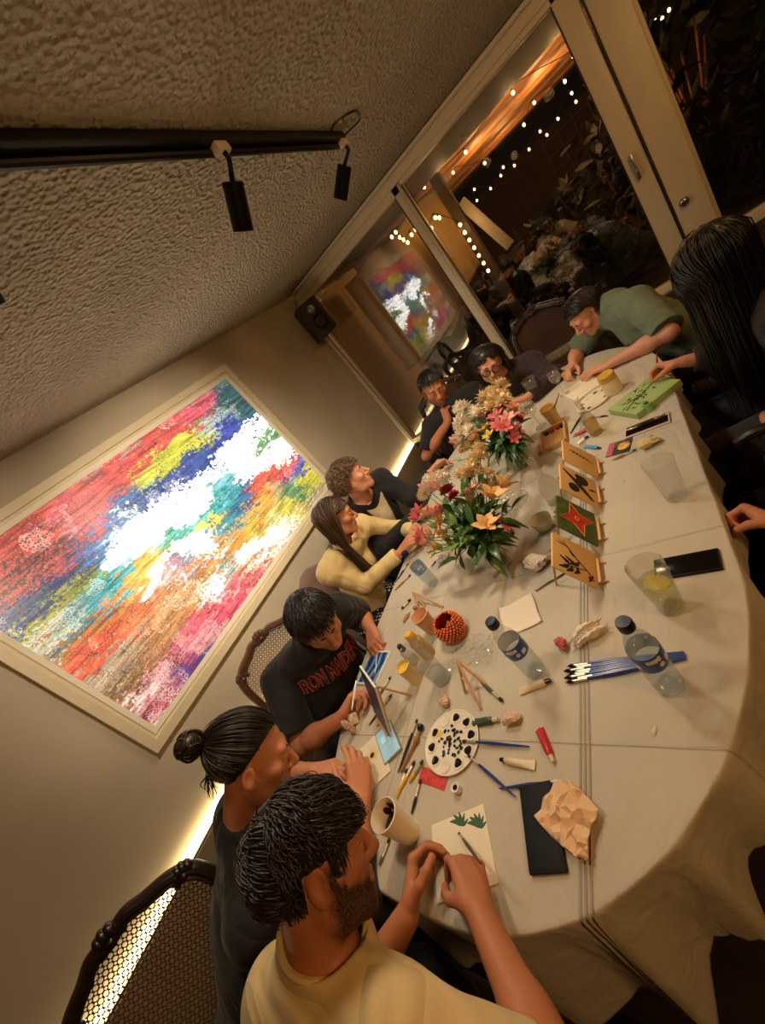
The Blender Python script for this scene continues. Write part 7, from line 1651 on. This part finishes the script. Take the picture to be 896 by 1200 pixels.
def flower(kind, foot, mid, head, size, lab, group, seed):
    rg = np.random.default_rng(seed); nm, pm = KINDS[kind]; t = empty(nm, foot, 0, lab, 'flower', group); foot = np.asarray(foot); mid = np.asarray(mid) - foot; head = np.asarray(head) - foot
    path = bez([V(0, 0, 0), mid, head], 6); m = MB(); m.tube(path, np.linspace(0.0026, 0.0018, len(path)), 6); m.build('stem', M['stem'], t)
    d = nrm(path[-1] - path[-3]); R = basis_z(d, rg.normal(size=3)); m = MB()
    if kind == 'daisy':
        for i in range(20): a = i * 6.283 / 20; petal(m, head + R @ V(math.cos(a), math.sin(a), 0) * size * 0.12, R @ V(math.cos(a), math.sin(a), 0.12 * rg.random()), d, size, size * 0.14, 0.15)
    elif kind in ('mum', 'creammum', 'red'):
        for i in range(54 if kind != 'red' else 44):
            z = 1 - 1.25 * (i + 0.5) / 54; r = math.sqrt(max(0, 1 - z * z)); a = i * 2.39996; o_ = R @ V(r * math.cos(a), r * math.sin(a), z * 0.9 + 0.1); petal(m, head + o_ * size * 0.2, o_ + d * 0.15, d + 0.3 * rg.normal(size=3), size * (0.82 + 0.2 * rg.random()), size * (0.14 if kind != 'red' else 0.26), 0.35, 4)
    else:
        n = 6; wd = 0.30 if kind == 'lily' else 0.26
        for i in range(n): a = i * 6.283 / n; e = 0.55 if i % 2 else 0.8; petal(m, head, R @ V(math.cos(a), math.sin(a), e), d, size * 1.05, size * wd, 0.1, 6)
    m.build('petals', M[pm], t, True, None)
    if kind == 'daisy': m = MB(); m.sphere(head + d * size * 0.05, (size * 0.22, size * 0.22, size * 0.13), R, 14, 8); m.build('flower_centre', M['disc'], t)
    elif kind in ('lily', 'pink', 'rose', 'yellow'):
        m = MB()
        for i in range(5): a = i * 1.256; e = head + R @ V(math.cos(a) * 0.22, math.sin(a) * 0.22, 0.75) * size; m.tube([head, e], 0.0008, 4); m.sphere(e, 0.0022, None, 6, 5)
        m.build('stamens', M['disc'], t)
    # a leaf or two on the stem
    for k in range(2 if kind != 'mum' else 1):
        s = 0.50 + 0.18 * k + 0.1 * rg.random(); p = path[int(s * (len(path) - 1))]; a = rg.random() * 6.28; m = MB(); leaf_mesh(m, p, V(math.cos(a), math.sin(a), 0.55), V(0, 0, 1), 0.060 + 0.03 * rg.random(), 0.013, 0.35); m.build('leaf', M['leafg'] if rg.random() < 0.6 else M['leafl'], t, True, None)
    return t
def foliage(foot, mid, head, n, L, wd, lab, group, seed, mat):
    rg = np.random.default_rng(seed); foot = np.asarray(foot); t = empty('leafy_stem', foot, 0, lab, 'leaves', group); mid = np.asarray(mid) - foot; head = np.asarray(head) - foot; path = bez([V(0, 0, 0), mid, head], 8); m = MB(); m.tube(path, np.linspace(0.003, 0.0016, len(path)), 6); m.build('stem', M['stem'], t)
    for i in range(n):
        s = 0.42 + 0.55 * i / max(1, n - 1); p = path[int(s * (len(path) - 1))]; ax = nrm(path[-1] - path[-4]); a = i * 2.4 + seed; sd = nrm(np.cross(ax, V(math.cos(a), math.sin(a), 0.3))); m = MB(); leaf_mesh(m, p, sd + ax * (0.5 + 0.6 * (i == n - 1) * 3), V(0, 0, 1), L * (0.75 + 0.4 * rg.random()), wd, 0.15 + 0.2 * rg.random()); m.build('leaf', mat, t, True, None)
def vase(u, v, lab, h, r0, r1, sq):
    p = T(u, v); t = empty('flower_vase', p, 0, lab, 'vase'); w = (lambda a, z: 1 + sq * np.cos(4 * a))
    m = MB(); m.lathe([(0, 0.002), (r0 - 0.003, 0.001), (r0, 0.004), (r0 * 1.0, 0.02), (r1, h), (r1 - 0.0015, h + 0.001), (r1 - 0.003, h), (r0 - 0.003, 0.02), (0, 0.014)], seg=48, wob=w); m.build('glass_wall', M['clear'], t, True, None)
    m = MB(); m.lathe([(0, 0.0145), (r0 - 0.004, 0.0165), (r0 + (r1 - r0) * 0.6 - 0.004, h * 0.6), (0, h * 0.6)], seg=40, wob=w); m.build('water', M['water'], t, True, None); return p
G1, G2 = 'flowers in the nearer vase', 'flowers in the farther vase'
def bouquet(p, h, r1, spec, group, which, seed):
    rg = np.random.default_rng(seed); k = 0
    more = [(q[0], q[1] + rg.normal() * 8, q[2] + rg.normal() * 8, q[3] - 0.012 + 0.012 * rg.normal(), q[4] * 0.85) for q in spec if q[0] not in ('red', 'yellow')]
    for kind, u, v, z, size in spec + more:
        hd = at(u, v, TZ + z); ho = hd - p; a = math.atan2(ho[1], ho[0]); rr = r1 * 0.55
        ft = p + V(-math.cos(a) * 0.014, -math.sin(a) * 0.014, 0.020) + V(*(rg.normal(size=2) * 0.004), 0); md = p + V(math.cos(a) * rr, math.sin(a) * rr, h * 0.98) + V(*(rg.normal(size=2) * 0.005), 0)
        col_ = dict(daisy='white daisy', mum='fluffy white chrysanthemum', creammum='fluffy cream chrysanthemum', pink='pink alstroemeria', rose='pale rose alstroemeria', red='dark red carnation', lily='peach lily', yellow='small yellow freesia')
        if kind[0] == 'L': foliage(ft, md, hd, 7, 0.092 if kind == 'Lb' else 0.066, 0.0165 if kind == 'Lb' else 0.012, ('broad' if kind == 'Lb' else 'slender light') + ' green leafy stem in the %s vase' % which, ('leafy stems in the %s vase' if kind == 'Lb' else 'slender leafy stems in the %s vase') % which, seed + k, M['leafg'] if kind == 'Lb' else M['leafl'])
        else: flower(kind, ft, md, hd, size * 1.35, col_[kind] + ' in the %s vase' % which, col_[kind] + ' flowers in the %s vase' % which, seed * 50 + k)
        k += 1
p1 = vase(592, 661, 'clear glass vase nearer the camera holding pink, cream and red flowers', 0.150, 0.030, 0.040, 0.06)
bouquet(p1, 0.150, 0.040, [('daisy', 497, 578, 0.300, 0.030), ('mum', 508, 566, 0.32, 0.032), ('rose', 514, 573, 0.31, 0.034), ('red', 526, 577, 0.325, 0.027), ('red', 533, 583, 0.32, 0.022), ('pink', 492, 600, 0.27, 0.034), ('pink', 489, 607, 0.265, 0.028), ('pink', 496, 626, 0.235, 0.030), ('rose', 503, 603, 0.28, 0.030), ('rose', 500, 634, 0.235, 0.028),
  ('creammum', 553, 548, 0.33, 0.030), ('creammum', 560, 537, 0.34, 0.028), ('creammum', 548, 560, 0.32, 0.030), ('creammum', 566, 556, 0.31, 0.028), ('lily', 576, 585, 0.265, 0.050), ('lily', 588, 572, 0.25, 0.050), ('lily', 570, 618, 0.21, 0.042), ('lily', 519, 612, 0.26, 0.036), ('creammum', 561, 527, 0.345, 0.026), ('yellow', 513, 640, 0.225, 0.028), ('yellow', 524, 628, 0.23, 0.026), ('rose', 555, 576, 0.30, 0.030), ('mum', 521, 563, 0.325, 0.026),
  ('Lb', 567, 560, 0.30, 0), ('Lb', 578, 565, 0.27, 0), ('Lb', 541, 575, 0.31, 0), ('Lb', 520, 592, 0.28, 0), ('Lb', 538, 600, 0.27, 0), ('Lb', 590, 602, 0.20, 0), ('Lb', 540, 645, 0.16, 0), ('Lb', 509, 618, 0.24, 0), ('Ll', 525, 606, 0.27, 0), ('Lb', 552, 612, 0.24, 0), ('Lb', 575, 638, 0.15, 0), ('Ll', 505, 650, 0.20, 0), ('Lb', 548, 590, 0.28, 0), ('Ll', 531, 634, 0.20, 0)], G1, 'nearer', 3)
p2 = vase(611, 548, 'clear glass vase farther away holding white and cream flowers', 0.150, 0.030, 0.040, 0.06)
bouquet(p2, 0.150, 0.040, [('mum', 545, 480, 0.31, 0.042), ('mum', 541, 497, 0.29, 0.040), ('daisy', 554, 494, 0.30, 0.036), ('mum', 560, 484, 0.32, 0.036), ('mum', 543, 511, 0.27, 0.038), ('creammum', 569, 469, 0.34, 0.042), ('creammum', 580, 469, 0.335, 0.042), ('creammum', 589, 473, 0.32, 0.040), ('creammum', 577, 480, 0.32, 0.038), ('rose', 598, 480, 0.29, 0.036), ('pink', 582, 490, 0.295, 0.038), ('pink', 584, 500, 0.28, 0.034), ('rose', 594, 492, 0.28, 0.034), ('red', 607, 492, 0.25, 0.018), ('pink', 603, 507, 0.22, 0.034),
  ('yellow', 571, 503, 0.26, 0.030), ('yellow', 562, 515, 0.24, 0.030), ('yellow', 574, 512, 0.24, 0.030), ('rose', 538, 520, 0.26, 0.030), ('yellow', 552, 522, 0.23, 0.026), ('mum', 553, 506, 0.285, 0.034), ('rose', 568, 488, 0.31, 0.030),
  ('Lb', 570, 484, 0.30, 0), ('Lb', 566, 510, 0.25, 0), ('Lb', 590, 512, 0.22, 0), ('Lb', 604, 500, 0.22, 0), ('Lb', 608, 520, 0.17, 0), ('Ll', 553, 516, 0.23, 0), ('Lb', 580, 520, 0.20, 0), ('Ll', 545, 526, 0.22, 0), ('Lb', 560, 500, 0.27, 0), ('Lb', 596, 500, 0.24, 0)], G2, 'farther', 4)
